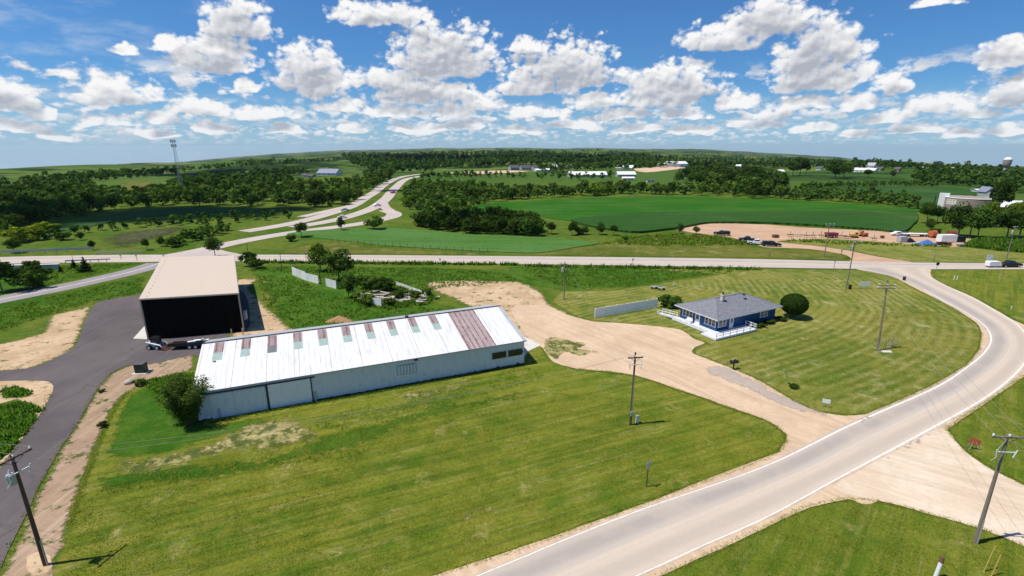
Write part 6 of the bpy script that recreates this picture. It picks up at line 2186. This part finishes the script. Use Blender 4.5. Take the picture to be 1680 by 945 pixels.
def make_pickup(label, mat, loc, rz, group=None, cap=False):
    t = thing('pickup_truck', label, 'pickup truck', loc, rz, group)
    m = MB()
    m.prism([(-2.9, 0.52), (-2.92, 0.9), (-2.88, 1.16), (1.45, 1.18), (2.7, 1.10), (2.9, 0.92), (2.92, 0.48), (2.35, 0.48), (2.2, 0.8), (1.45, 0.8), (1.3, 0.45), (-1.35, 0.45), (-1.5, 0.8), (-2.25, 0.8), (-2.4, 0.5)], -0.97, 0.97)
    m.build('body', mat, t, bevel=0.05)
    cabm = MB()
    n0 = [(-0.95, 1.17), (-0.72, 1.82), (0.55, 1.86), (1.42, 1.19)]
    cabm.prism(n0, -0.9, 0.9)
    cabm.v = [(x, y * (0.80 if z > 1.5 else 1.0), z) for (x, y, z) in cabm.v]
    cb_ = cabm.build('cab', mat, t)
    g = MB()
    for s in (-1, 1):
        g.face([(-0.80, s * 0.885, 1.27), (1.15, s * 0.885, 1.27), (0.52, s * 0.755, 1.76), (-0.64, s * 0.755, 1.74)])
    g.face([(1.33, -0.8, 1.28), (1.33, 0.8, 1.28), (0.66, 0.66, 1.80), (0.66, -0.66, 1.80)])
    g.face([(-0.94, -0.8, 1.26), (-0.94, 0.8, 1.26), (-0.78, 0.66, 1.74), (-0.78, -0.66, 1.74)])
    g.v = [(x * 1.0 + (0.012 if x > 1.2 or 0.6 < x < 0.7 else (-0.012 if x < -0.75 else 0)), y * 1.008, z) for (x, y, z) in g.v]
    g.build('window', 'car_glass', cb_, fix=False)
    if cap:
        MB().prism([(-2.85, 1.17), (-2.75, 1.78), (-1.0, 1.80), (-1.0, 1.17)], -0.86, 0.86).build('bed_cap', mat, t, bevel=0.04)
    else:
        MB().box((-1.93, 0, 1.165), (1.7, 1.55, 0.02)).build('truck_bed', 'rubber', t)
    for s in (-1, 1):
        MB().box((2.88, s * 0.72, 0.95), (0.08, 0.36, 0.2)).build('headlight', 'lamp_white', t)
        MB().box((-2.91, s * 0.82, 0.98), (0.06, 0.2, 0.3)).build('tail_light', 'lamp_red', t)
        MB().box((1.05, s * 1.06, 1.28), (0.14, 0.2, 0.18)).build('mirror', mat, t)
    MB().box((2.94, 0, 0.6), (0.12, 1.9, 0.22)).build('bumper', 'silver_paint', t)
    wheels(t, (1.82, -1.88), 0.86, 0.40)
    return t


make_pickup('black pickup truck on the main road pulling a white trailer', 'black_paint', at(1655, 438), R(2))
make_pickup('dark pickup parked on the yard edge farthest left, turned away', 'black_paint', at(1184, 386), R(150), 'pickups parked by the sandy yard', True)
make_pickup('black pickup parked tight behind the white one', 'black_paint', at(1226, 396), R(160), 'pickups parked by the sandy yard')
make_pickup('white pickup parked in the middle of the row by the yard', 'white_paint', at(1241, 401), R(-22), 'pickups parked by the sandy yard')
make_pickup('black pickup parked at the right end of the row by the yard track', 'black_paint', at(1265, 404), R(-10), 'pickups parked by the sandy yard', True)


def cargo_trailer(px, rz):
    t = thing('cargo_trailer', 'white cargo trailer behind the black pickup on the main road', 'trailer', at(*px), rz)
    t.scale = (0.78, 0.78, 0.78)
    MB().prism([(-2.3, 0.5), (-2.3, 2.0), (-2.0, 2.2), (1.5, 2.2), (2.2, 1.4), (2.3, 0.5)], -0.95, 0.95).build('body', 'white_paint', t, bevel=0.06)
    MB().box((2.9, 0, 0.5), (1.5, 0.12, 0.1)).build('tow_bar', 'black_paint', t)
    MB().box((-0.1, 0, 0.5), (4.4, 1.96, 0.12)).build('frame', 'black_paint', t)
    wheels(t, (-0.55, 0.35), 0.9, 0.34)


cargo_trailer((1628.5, 438.3), R(2))


def far_car(px, mat, rz, label):
    t = thing('car', label, 'car', at(*px, 0.1), rz)
    m = MB()
    m.prism([(-2.2, 0.35), (-2.2, 0.9), (-1.3, 1.0), (-0.9, 1.45), (0.6, 1.45), (1.2, 0.95), (2.1, 0.85), (2.2, 0.35)], -0.88, 0.88)
    m.build('body', mat, t, bevel=0.05)
    g = MB()
    g.prism([(-1.05, 1.02), (-0.78, 1.38), (0.5, 1.38), (0.98, 1.0)], -0.89, 0.89)
    g.build('window', 'car_glass', t)
    wheels(t, (-1.35, 1.35), 0.8, 0.32, 0.2)


far_car((634, 299), 'black_paint', R(60), 'dark car far up the left carriageway')
far_car((645, 317), 'red_paint', R(60), 'red car on the right carriageway')
far_car((619, 338), 'white_paint', R(40), 'pale car where the exit leaves the right carriageway')
far_car((562, 358), 'white_paint', R(20), 'white car lowest on the right carriageway')
far_car((566, 346), 'silver_paint', R(25), 'silver car lowest on the left carriageway')

# the skid loader and the loaded trailer in front of the black building
t = thing('skid_loader', 'white compact skid loader parked before the black building', 'loader', at(258, 572), R(-4))
MB().prism([(-1.3, 0.35), (-1.35, 1.15), (-0.9, 1.45), (-0.35, 1.2), (0.9, 0.95), (1.1, 0.35)], -0.55, 0.55).build('body', 'grey_trim', t, bevel=0.04)
cbn = MB()
for x in (-0.45, 0.55):
    for y in (-0.48, 0.48):
        cbn.box((x, y, 1.5), (0.09, 0.09, 1.1))
cbn.box((0.05, 0, 2.05), (1.15, 1.05, 0.09))
cbn.build('cab', 'black_paint', t)
MB().box((0.05, 0, 1.5), (0.9, 0.9, 0.9)).build('cab_glass', 'car_glass', t)
for s in (-1, 1):
    MB().tube((-1.15, s * 0.68, 1.35), (1.2, s * 0.68, 0.85), 0.10, n=6).tube((1.2, s * 0.68, 0.85), (1.55, s * 0.68, 0.35), 0.10, n=6).build('loader_arm', 'white_paint', t)
MB().prism([(1.5, 0.05), (1.45, 0.65), (1.6, 0.7), (2.25, 0.08), (2.25, 0.02)], -0.95, 0.95).build('bucket', 'rust', t)
wheels(t, (-0.75, 0.65), 0.68, 0.42, 0.3)
t = thing('flatbed_trailer', 'black flatbed trailer with a load beside the skid loader', 'trailer', at(312, 570), R(9))
MB().box((0, 0, 0.75), (5.6, 2.1, 0.14)).build('deck', 'black_paint', t)
MB().box((0, -1.02, 0.98), (5.6, 0.06, 0.35)).build('side_board', 'black_paint', t)
MB().tube((-2.8, -0.6, 0.7), (-4.3, 0, 0.65), 0.06).tube((-2.8, 0.6, 0.7), (-4.3, 0, 0.65), 0.06).tube((-4.2, 0, 0.05), (-4.2, 0, 1.4), 0.06).build('tow_bar', 'black_paint', t)
wheels(t, (0.4, 1.3), 0.95, 0.40)
L0 = MB()
r_ = random.Random(2)
for k in range(4):
    L0.box((r_.uniform(-1.6, 2.2), r_.uniform(-0.7, 0.7), 0.98 + 0.1 * (k % 3)), (r_.uniform(0.7, 1.8), r_.uniform(0.3, 0.7), 0.2), r_.uniform(-.4, .4))
o = L0.build('bag_load', 'white_paint', loc=at(312, 570))
o.rotation_euler.z = R(9)
tag(o, 'white wrapped bundles lying on the black flatbed trailer', 'load')


# ------------------------------------------------------------------ the contractor's yard
def implement(px, L, mat, label, rz=0.1):
    t = thing('farm_implement', label, 'implement', at(*px), rz, 'implements lined up in the yard')
    MB().box((0, 0, 0.9), (L, 0.16, 0.16)).box((0, 0.6, 0.9), (L, 0.14, 0.14)).box((0, 0.3, 0.9), (0.2, 1.6, 0.14)).build('frame', mat, t)
    n = max(3, int(L / 0.6))
    m = MB()
    for k in range(n):
        x = -L / 2 + L * (k + 0.5) / n
        m.tube((x, 0, 0.9), (x, -0.25, 0.3), 0.05, n=5)
        m.tube((x, -0.25, 0.3), (x, 0.1, 0.0), 0.05, n=5)
    m.build('tine', 'rust', t)
    MB().tube((0, 0.3, 0.9), (0.2, 0.5, 2.3), 0.07, n=5).build('mast', mat, t)


for (u, v, L, mt, lb) in ((1297, 389, 2.5, 'rust', 'first rusty implement from the left along the yard edge'), (1310, 389, 3.2, 'silver_paint', 'pale implement second from the left along the yard edge'),
                          (1323, 390, 2.4, 'rust', 'implement with a tall mast third along the yard edge'), (1334, 390, 2.4, 'brown_wood', 'dark implement fourth along the yard edge'), (1347, 390, 2.2, 'brown_wood', 'dark implement just left of the red wagon'),
                          (1381, 391, 4.2, 'brown_wood', 'long dark implement just right of the red wagon'), (1393, 392, 4.0, 'rust', 'long rusty implement below the yellow digger'), (1434, 395, 2.2, 'brown_wood', 'small dark implement right of the diggers')):
    implement((u, v), L, mt, lb)
t = thing('grain_wagon', 'red grain wagon at the yard edge behind the utility pole', 'wagon', at(1363, 390), 0.05)
MB().prism([(-1.9, 1.9), (1.9, 1.9), (1.9, 1.2), (1.2, 0.7), (-1.2, 0.7), (-1.9, 1.2)], -1.2, 1.2).build('hopper', 'red_paint', t)
MB().box((0, 0, 0.6), (3.6, 0.8, 0.12)).build('frame', 'black_paint', t)
wheels(t, (-1.3, 1.3), 1.05, 0.42)


def digger(px, mat, rz, label):
    t = thing('excavator', label, 'excavator', at(*px), rz)
    for s in (-1, 1):
        MB().prism([(-1.5, 0.35), (-1.2, 0.0), (1.2, 0.0), (1.5, 0.35), (1.2, 0.75), (-1.2, 0.75)], s * 0.95 - 0.25, s * 0.95 + 0.25).build('track', 'rubber', t)
    MB().prism([(-1.6, 0.8), (-1.7, 1.7), (-0.4, 1.8), (1.1, 1.3), (1.1, 0.8)], -1.1, 1.1).build('body', mat, t, bevel=0.05)
    c = MB().prism([(-0.1, 1.4), (-0.1, 2.6), (0.8, 2.6), (1.15, 1.9), (1.15, 1.3)], -1.05, -0.1).build('cab', mat, t)
    MB().prism([(0.0, 1.8), (0.0, 2.5), (0.75, 2.5), (1.05, 1.9)], -1.07, -0.08).build('window', 'car_glass', c)
    t.scale = (0.8, 0.8, 0.8)
    MB().tube((1.0, 0.3, 1.3), (2.9, 0.3, 3.3), 0.20, 0.16, 6).tube((2.9, 0.3, 3.3), (3.9, 0.3, 1.4), 0.16, 0.12, 6).build('boom', mat, t)
    MB().prism([(3.6, 1.5), (4.2, 1.4), (4.2, 0.7), (3.5, 0.6)], -0.1, 0.7).build('bucket', 'rust', t)


digger((1401, 390), 'yellow_paint', R(-10), 'yellow excavator in the middle of the yard')
digger((1416, 388), 'orange_paint', R(190), 'orange excavator right behind the yellow one')
t = thing('water_tank', 'orange-red round tank on a stand under the yard trees', 'tank', at(1529, 390), 0.2)
MB().tube((-1.0, 0, 1.6), (1.0, 0, 1.6), 1.15, n=18).build('tank', 'orange_paint', t)
MB().box((-0.7, 0, 0.3), (0.15, 1.6, 0.7)).box((0.7, 0, 0.3), (0.15, 1.6, 0.7)).build('stand', 'rust', t)
t = thing('water_tank', 'faded red round tank behind the white container', 'tank', at(1559, 392), 0.1)
MB().tube((-1.2, 0, 1.9), (1.2, 0, 1.9), 1.0, n=18).build('tank', 'red_paint', t)
MB().box((0, 0, 0.45), (1.8, 1.3, 0.9)).build('stand', 'rust', t)


def container(px, s, mat, label, rz=0.03, cat='container', name='container'):
    t = thing(name, label, cat, at(*px), rz)
    MB().box((0, 0, s[2] / 2 + 0.12), s).build('body', mat, t, bevel=0.04)
    m = MB()
    for k in range(int(s[0] / 0.5)):
        m.box((-s[0] / 2 + 0.25 + 0.5 * k, -s[1] / 2 - 0.02, s[2] / 2 + 0.12), (0.14, 0.05, s[2] * 0.9))
    m.build('ribs', mat, t)
    MB().box((0, -s[1] / 2 - 0.03, 0.10), (s[0], 0.07, 0.16)).build('skid', 'rust', t)


container((1552, 397), (5.6, 2.2, 2.5), 'white_paint', 'white container in the yard at right')
container((1479, 397), (2.4, 2.0, 1.9), 'grey_wall', 'grey box container beside the dark heap in the yard')
container((1573, 397), (2.8, 2.0, 2.0), 'green_paint', 'dark green box right of the white container', cat='box', name='storage_box')
container((1272, 390), (2.0, 1.5, 1.0), 'rust', 'small rusty box alone on the yard sand above the black pickup', cat='box', name='storage_box')
container((1447, 391), (1.0, 0.9, 0.9), 'rust', 'small rusty crate right of the orange excavator', cat='crate', name='crate')


def tarp_heap(px, r, h, mat, label, seed):
    o = heap(px, r, h, mat, 'tarp_heap', label, seed)
    o['category'] = 'heap'


tarp_heap((1491, 397), 1.5, 1.6, 'black_paint', 'black covered heap right of the grey container', 2)
tarp_heap((1520, 401), 2.4, 1.7, 'blue_tarp', 'heap under a blue tarp on the near side of the yard', 4)
tarp_heap((1508, 400), 1.6, 1.0, 'galvanised', 'grey covered heap left of the blue tarp', 6)
for (u, v, L, W_, n, mt, lb) in ((1541, 402, 1.6, 1.2, 4, 'rust', 'rusty pallet stack left in front of the white container'), (1548, 403, 1.4, 1.2, 5, 'brown_wood', 'dark pallet stack in front of the white container'),
                              (1556, 403, 1.4, 1.2, 4, 'rust', 'brown pallet stack right in front of the white container'), (1576, 404, 2.2, 1.3, 3, 'weathered_board', 'pale low pallet stack below the green box')):
    t = thing('pallet_stack', lb, 'pallet stack', at(u, v), 0.1, 'pallet stacks in the yard')
    m = MB()
    for k in range(n * 2):
        if k % 2:
            m.box((0, 0, 0.12 + 0.13 * k), (L, W_, 0.04))
        else:
            for y in (-W_ / 2 + 0.08, 0, W_ / 2 - 0.08):
                m.box((0, y, 0.08 + 0.13 * k), (L, 0.12, 0.11))
    m.build('boards', mt, t)
t = thing('flatbed_trailer', 'long white flatbed trailer at the back of the yard', 'trailer', at(1502, 388), R(-6))
MB().box((0, 0, 1.05), (9.5, 2.2, 0.22)).build('deck', 'white_paint', t)
MB().box((0, 0, 0.8), (9.0, 0.9, 0.25)).build('frame', 'black_paint', t)
MB().tube((-4.5, 0, 0.9), (-6.2, 0, 0.8), 0.09).build('tow_bar', 'black_paint', t)
wheels(t, (2.4, 3.3), 0.95, 0.42)
far_car((1472, 386), 'white_paint', R(170), 'pale car parked at the back edge of the yard')
far_car((1482, 386), 'black_paint', R(175), 'dark car parked next to the pale one at the back of the yard')

# ------------------------------------------------------------------ railings, wire fence, bridge side
def guard_rail(pxs, label, posts, z=0.75, double=False):
    q = smooth_path(pxs, posts)
    c = Vector((*q[len(q) // 2], 0))
    t = thing('guard_rail', label, 'guard rail', c)
    for zz in ((z, z - 0.4) if double else (z,)):
        m = MB()
        for a, b in zip(q[:-1], q[1:]):
            A_, B_ = Vector((*a, zz)) - c, Vector((*b, zz)) - c
            d_ = (B_ - A_).normalized()
            n_ = Vector((-d_.y, d_.x, 0)) * 0.05
            up = Vector((0, 0, 0.16))
            for s0, s1 in (((A_ - n_ - up), (B_ - n_ + up)),):
                m.face([A_ - n_ - up, B_ - n_ - up, B_ - n_ + up, A_ - n_ + up])
                m.face([A_ + n_ - up, B_ + n_ - up, B_ + n_ + up, A_ + n_ + up])
                m.face([A_ - n_ + up, B_ - n_ + up, B_ + n_ + up, A_ + n_ + up])
        m.build('beam', 'galvanised', t)
    for a in q[::2]:
        MB().box((a[0] - c.x, a[1] - c.y, z / 2), (0.14, 0.14, z + 0.1)).build('post', 'galvanised', t)


guard_rail([(-60, 421), (0, 418), (60, 416), (110, 413.5), (155, 412)], 'double steel railing on the far side of the overpass at left', 24, 1.2, True)
guard_rail([(158, 418), (200, 417), (232, 416.5)], 'short steel guard rail right of the overpass on the far road side', 12)
guard_rail([(108, 432), (145, 430.5), (182, 429)], 'steel guard rail on the near side of the overpass road', 12)
br_ = MB()
a, b = at(-60, 447), at(96, 443)
o_, rz_, L = local_frame(a, b)
bw = thing('overpass_wall', 'pale concrete side of the road overpass at far left', 'bridge wall', o_, rz_)
MB().box((L / 2, 0.4, 0.75), (L, 0.5, 1.5)).build('wall', 'concrete', bw)
MB().box((L / 2, 0.3, 1.58), (L + 0.6, 0.8, 0.16)).build('ledge', 'pale_wall', bw)
for f in (0.45, 0.72):
    MB().box((L * f, 0.0, 0.7), (0.8, 0.5, 1.4)).build('pier', 'concrete', bw)
q = smooth_path([(545, 397), (600, 402), (660, 406), (720, 410), (800, 414)], 22)
c = Vector((*q[11], 0))
wf = thing('wire_fence', 'wire fence on thin posts along the near edge of the light green crop', 'fence', c)
for a in q:
    MB().tube((a[0] - c.x, a[1] - c.y, 0), (a[0] - c.x, a[1] - c.y, 1.5), 0.07, n=6).build('post', 'brown_wood', wf)
m = MB()
for zz in (0.5, 0.9, 1.3):
    for a, b in zip(q[:-1], q[1:]):
        m.tube((a[0] - c.x, a[1] - c.y, zz), (b[0] - c.x, b[1] - c.y, zz), 0.012, n=3, caps=False)
m.build('wires', 'wire', wf, fix=False)
sheet('rock_cut', [(165, 387), (200, 381), (290, 371), (330, 367), (305, 379), (245, 398), (215, 408), (172, 406)], 9, 'cut_rock', 1.5, 1.5, z=0.12, fade=6.0, seed=71)


# ------------------------------------------------------------------ far buildings
def building(u0, u1, v, v_eave, roof_px, depth, wall, roofm, label, cat='building', name='farm_shed', windows=0, door=True, along=True):
    a, b = at(u0, v), at(u1, v)
    mid = (a + b) / 2
    L = (b - a).xy.length
    he = max(2.0, top_of(((u0 + u1) / 2, v), v_eave) * 1.0)
    rh = max(0.5, roof_px / px_size(mid))
    rz_ = math.atan2(b.y - a.y, b.x - a.x)
    t = thing(name, label, cat, (mid.x, mid.y, min(a.z, b.z) - 0.3), rz_)
    m = MB()
    m.slab([(-L / 2, 0), (L / 2, 0), (L / 2, depth), (-L / 2, depth)], 0, he)
    if along:
        for x in (-L / 2, L / 2):
            m.face([(x, 0, he), (x, depth, he), (x, depth / 2, he + rh)])
    else:
        m.face([(-L / 2, 0.0, he), (L / 2, 0.0, he), (0, 0.0, he + rh)])
        m.face([(-L / 2, depth, he), (L / 2, depth, he), (0, depth, he + rh)])
    m.build('wall', wall, t, fix=False)
    m = MB()
    e_ = 0.5
    if along:
        k = rh / (depth / 2)
        m.face([(-L / 2 - e_, -e_, he - k * e_ + .05), (L / 2 + e_, -e_, he - k * e_ + .05), (L / 2 + e_, depth / 2, he + rh + .05), (-L / 2 - e_, depth / 2, he + rh + .05)])
        m.face([(-L / 2 - e_, depth + e_, he - k * e_ + .05), (L / 2 + e_, depth + e_, he - k * e_ + .05), (L / 2 + e_, depth / 2, he + rh + .05), (-L / 2 - e_, depth / 2, he + rh + .05)])
    else:
        k = rh / (L / 2)
        for s in (-1, 1):
            m.face([(s * (L / 2 + e_), -e_, he - k * e_ + .05), (0, -e_, he + rh + .05), (0, depth + e_, he + rh + .05), (s * (L / 2 + e_), depth + e_, he - k * e_ + .05)])
    rf_ = m.build('roof', roofm, t, fix=False)
    so = rf_.modifiers.new('thickness', 'SOLIDIFY')
    so.thickness = 0.15
    for k in range(windows):
        x = -L / 2 + L * (k + 0.5) / windows
        MB().box((x, -0.04, he * 0.55), (min(1.3, L / windows * 0.5), 0.06, 1.2)).build('window', 'dark_window', t)
    if door:
        MB().box((L * 0.22, -0.05, min(2.6, he * 0.7) / 2), (min(3.4, L * 0.22), 0.08, min(2.6, he * 0.7))).build('door', 'grey_trim', t)
    return t


building(935, 996, 290.5, 286, 4.5, 14, 'grey_wall', 'pale_roof', 'longest white farm shed in the centre distance behind two round trees', windows=5)
building(1014, 1043, 290, 285.5, 4, 12, 'grey_wall', 'pale_roof', 'white-roofed shed right of the longest farm shed')
building(1022, 1041, 296, 291.5, 1.5, 8, 'pale_wall', 'pale_roof', 'small low white shed just in front of the second farm shed', windows=3)
building(880, 911, 281, 278, 2, 10, 'pale_wall', 'pale_roof', 'long low white shed farthest left of the centre farm sheds', windows=4)
building(1010, 1036, 277.5, 274.5, 3.5, 22, 'pale_wall', 'pale_roof', 'white shed with a broad roof on the ridge behind the farm sheds', along=True)
building(1076, 1093, 274, 270, 3.5, 16, 'pale_wall', 'pale_roof', 'smaller white hall left of the big one by the skyline woods', along=False)
building(1094, 1128, 274, 268, 3, 22, 'pale_wall', 'pale_roof', 'big white hall at the left edge of the skyline woods')
building(923, 943, 277, 272.5, 2, 12, 'pale_wall', 'grey_wall', 'pale flat building on the ridge left of the broad white roof', windows=4)
for (a, b, lb) in ((838, 852, 'leftmost of three dark houses on the far ridge'), (856, 872, 'middle one of three dark houses on the far ridge'), (876, 892, 'rightmost of three dark houses on the far ridge')):
    building(a, b, 279, 274.5, 4, 10, 'grey_wall', 'dark_roof', lb, 'house', 'far_house', 3)
building(905, 917, 277, 273, 3, 9, 'pale_wall', 'pale_roof', 'little white house just right of the dark ridge houses', 'house', 'far_house', 2)
bn = building(520, 551, 288, 283, 5.5, 14, 'pale_wall', 'blue_grey_roof', 'large old barn with a blue-grey roof on the left hillside', 'barn', 'old_barn', 4)
MB().box((-3, 7, 8.5), (1, 1, 1.6)).build('cupola', 'pale_wall', bn)
building(494, 503, 290, 286.5, 2, 7, 'pale_wall', 'dark_roof', 'small white shed left of the old barn')
building(505, 512, 291, 288, 2, 6, 'grey_wall', 'dark_roof', 'tiny grey shed between the small white one and the barn')
building(1397, 1434, 282, 278, 2.5, 10, 'pale_wall', 'pale_roof', 'long white building on the right hillside meadow', windows=6)
building(1421, 1433, 276.5, 271, 3.5, 10, 'pale_wall', 'grey_wall', 'white two-storey house behind the long white building', 'house', 'far_house', 3)
building(1400, 1419, 275.5, 272.5, 2.5, 10, 'pale_wall', 'pale_roof', 'white-roofed house left of the two-storey one', 'house', 'far_house', 3)
building(1434, 1446, 280, 276, 2, 8, 'red_brick', 'dark_roof', 'low brick house right of the long white building', 'house', 'far_house', 2)
building(1507, 1519, 285, 279, 4.5, 9, 'pink_wall', 'grey_wall', 'pinkish gabled house at the left edge of the town trees', 'house', 'far_house', 2, along=False)
building(1625, 1636, 323, 314, 5, 10, 'grey_wall', 'blue_grey_roof', 'left half of the grey house above the white hall', 'house', 'far_house', 2, along=False)
building(1638, 1652, 326, 316, 5, 9, 'grey_wall', 'blue_grey_roof', 'grey-blue house above the white hall at far right', 'house', 'far_house', 3)
building(1279, 1287, 285, 280.5, 2, 7, 'pale_wall', 'pale_roof', 'tiny white shed at the edge of the right hillside woods')
building(1652, 1660, 296, 289, 3, 8, 'pale_wall', 'grey_wall', 'white house among the town trees below the water tower', 'house', 'far_house', 2)
building(1662, 1670, 288, 282, 3, 8, 'pale_wall', 'dark_roof', 'pale house with a dark roof right of the water tower', 'house', 'far_house', 2)
building(1660, 1676, 305, 301, 1.5, 7, 'pale_wall', 'pale_roof', 'low white garage in the meadow at far right', 'garage', 'far_garage')
building(1603, 1614, 315.5, 312, 0.8, 5, 'pale_wall', 'pale_roof', 'small white mobile home above the round tan tank', 'mobile home', 'mobile_home', 2)
building(1062, 1074, 299, 295, 1.0, 4, 'pale_wall', 'dark_roof', 'little white cabin alone in the meadow below the farm sheds', 'cabin', 'far_cabin', 2)
building(1637, 1700, 346, 338, 5, 14, 'grey_wall', 'pale_roof', 'long white-roofed hall at the right edge behind trees', 'hall', 'farm_shed', 6)
for (u0, u1, v, ve, rp, wm, rm, lb) in ((1533, 1542, 284, 280, 2.5, 'pale_wall', 'dark_roof', 'small white house half hidden in the town trees left of centre of the hill'), (1560, 1569, 281, 277.5, 2.5, 'pale_wall', 'grey_wall', 'pale house between crowns on the town hill, second from the pinkish one'),
                                    (1588, 1597, 284, 280, 2.5, 'grey_wall', 'dark_roof', 'grey house between crowns in the middle of the town hill'), (1613, 1621, 287, 283, 2.5, 'pale_wall', 'pale_roof', 'white house between crowns left of the water tower'),
                                    (1338, 1346, 279, 275.5, 2.5, 'pale_wall', 'dark_roof', 'white house at the right end of the skyline woods'), (1362, 1372, 279, 276, 2, 'pale_wall', 'pale_roof', 'low white house above the lone big tree on the right hillside'),
                                    (1467, 1475, 281, 277, 2.5, 'red_brick', 'dark_roof', 'brick house at the edge of trees right of the white hillside buildings'), (1206, 1216, 275, 272, 2, 'pale_wall', 'pale_roof', 'white roof showing through the skyline woods right of the big hall')):
    building(u0, u1, v, ve, rp, 8, wm, rm, lb, 'house', 'far_house', 2)
# the round tank building
pt = at(1586, 346)
s = px_size(pt)
Rt, Ht = 23 / s, 16 / s
tk = thing('round_tank', 'big round tan tank with a white stair tower at its left', 'storage tank', pt, 0)
MB().lathe([(Rt, -0.3), (Rt, Ht), (Rt - 0.3, Ht + 0.1), (0.3, Ht + 0.9)], n=40).build('wall', 'tan_tank', tk)
MB().lathe([(Rt + 0.05, Ht - 0.1), (Rt + 0.15, Ht), (Rt + 0.05, Ht + 0.15)], n=40).build('rim', 'pale_wall', tk)
MB().box((-Rt * 0.82, Rt * 0.62, Ht * 0.62), (6.0 / s, 4.2, Ht * 1.25), 0.85).build('stair_tower', 'white_paint', tk)
MB().tube((-Rt * 1.0, Rt * 0.95, 0), (-Rt * 1.0, Rt * 0.95, Ht * 1.0), 0.25).build('pipe', 'green_paint', tk)
m = MB()
for k in range(6):
    a = R(166 + 5.5 * k)
    a2 = R(166 + 5.5 * (k + 1))
    m.face([((Rt + .06) * math.cos(a), (Rt + .06) * math.sin(a), Ht * 0.50), ((Rt + .06) * math.cos(a2), (Rt + .06) * math.sin(a2), Ht * 0.50), ((Rt + .06) * math.cos(a2), (Rt + .06) * math.sin(a2), Ht * 0.88), ((Rt + .06) * math.cos(a), (Rt + .06) * math.sin(a), Ht * 0.88)])
sg = m.build('sign', 'pale_wall', tk, fix=False)
for k, (a0_, w_) in enumerate(((168, 6), (175.5, 5.5), (182.5, 5.5), (189.5, 7))):
    for (zz, hh_) in ((0.74, 0.10), (0.58, 0.08)):
        m = MB()
        a, a2 = R(a0_), R(a0_ + w_)
        q_ = Rt + 0.10
        m.face([(q_ * math.cos(a), q_ * math.sin(a), Ht * zz), (q_ * math.cos(a2), q_ * math.sin(a2), Ht * zz), (q_ * math.cos(a2), q_ * math.sin(a2), Ht * (zz + hh_)), (q_ * math.cos(a), q_ * math.sin(a), Ht * (zz + hh_))])
        m.build('lettering', 'tan_trim', sg, fix=False)

MB().prism([(Rt - 1, -0.3), (Rt - 1, Ht * 0.85), (Rt + 4.5, 0.3), (Rt + 4.5, -0.3)], -3, -1).build('lean_to', 'pale_roof', tk)
# water tower
pw = at(1646, 292)
hw_ = top_of((1646, 292), 258)
s = px_size(pw)
wt = thing('water_tower', 'tan water tower with a white cap rising above the far town trees', 'water tower', pw)
rt = 3.9 / s
MB().lathe([(rt * 0.75, 0), (rt * 0.55, 2), (rt * 0.52, hw_ * 0.5)], n=16).build('stem', 'grey_wall', wt)
MB().lathe([(rt * 0.5, hw_ * 0.5), (rt * 0.9, hw_ * 0.62), (rt, hw_ * 0.72), (rt, hw_ * 0.88)], n=20).build('tank', 'tan_tank', wt)
MB().lathe([(rt * 1.03, hw_ * 0.88), (rt * 0.95, hw_ * 0.93), (rt * 0.5, hw_ * 0.99), (rt * 0.1, hw_)], n=20).build('cap', 'white_paint', wt)
# lattice mast on the left
pm = at(299, 318)
hm = top_of((299, 318), 230)
ms = thing('radio_mast', 'tall lattice radio mast rising from the left valley above the horizon', 'radio mast', pm, 0.3)
m = MB()
N_ = 22
for k in range(N_):
    z0, z1 = hm * k / N_, hm * (k + 1) / N_
    w0, w1 = 1.9 * (1 - 0.72 * k / N_), 1.9 * (1 - 0.72 * (k + 1) / N_)
    c0 = [(w0 * math.cos(a), w0 * math.sin(a), z0) for a in (0.5, 2.6, 4.7)]
    c1 = [(w1 * math.cos(a), w1 * math.sin(a), z1) for a in (0.5, 2.6, 4.7)]
    for i in range(3):
        m.tube(c0[i], c1[i], 0.085, n=4, caps=False)
        m.tube(c0[i], c1[(i + 1) % 3], 0.035, n=3, caps=False)
        m.tube(c1[i], c1[(i + 1) % 3], 0.035, n=3, caps=False)
m.build('lattice', 'galvanised', ms, fix=False)
for zf in (0.985, 0.90):
    for k in range(3):
        a = 0.5 + 2.1 * k
        an = MB()
        an.box((1.1 * math.cos(a), 1.1 * math.sin(a), hm * zf), (2.0, 0.10, 0.10), a + math.pi / 2)
        for q in (-0.9, 0, 0.9):
            an.box((1.2 * math.cos(a) - q * math.sin(a), 1.2 * math.sin(a) + q * math.cos(a), hm * zf), (0.26, 0.22, 2.0), a)
        an.build('antenna', 'galvanised', ms)
MB().box((3.5, -3, 1.0), (3, 2.0, 2.0)).build('cabin', 'grey_wall', ms)
MB().box((-4, -2, 0.8), (2.2, 2, 1.6)).build('cabin', 'pale_wall', ms)

# ------------------------------------------------------------------ the air: far things fade a little to blue
hz_mat = bpy.data.materials.new('air')
hz_mat.use_nodes = True
MATS['air'] = hz_mat
HN = Nodes(hz_mat.node_tree)
pv = HN.n('ShaderNodeVolumePrincipled')
pv.inputs['Color'].default_value = (0.80, 0.90, 1.0, 1)
pv.inputs['Density'].default_value = 0.000026
pv.inputs['Anisotropy'].default_value = 0.3
ho = HN.n('ShaderNodeOutputMaterial')
HN.t.links.new(pv.outputs[0], ho.inputs['Volume'])
lowest = min((o.matrix_world @ Vector(c)).z for o in [g_o] for c in o.bound_box)
hzb = MB().box((0, 3500, (lowest - 1 + 75) / 2), (32000, 36000, 75 - lowest + 1))
tag(hzb.build('haze', 'air'), kind='stuff')
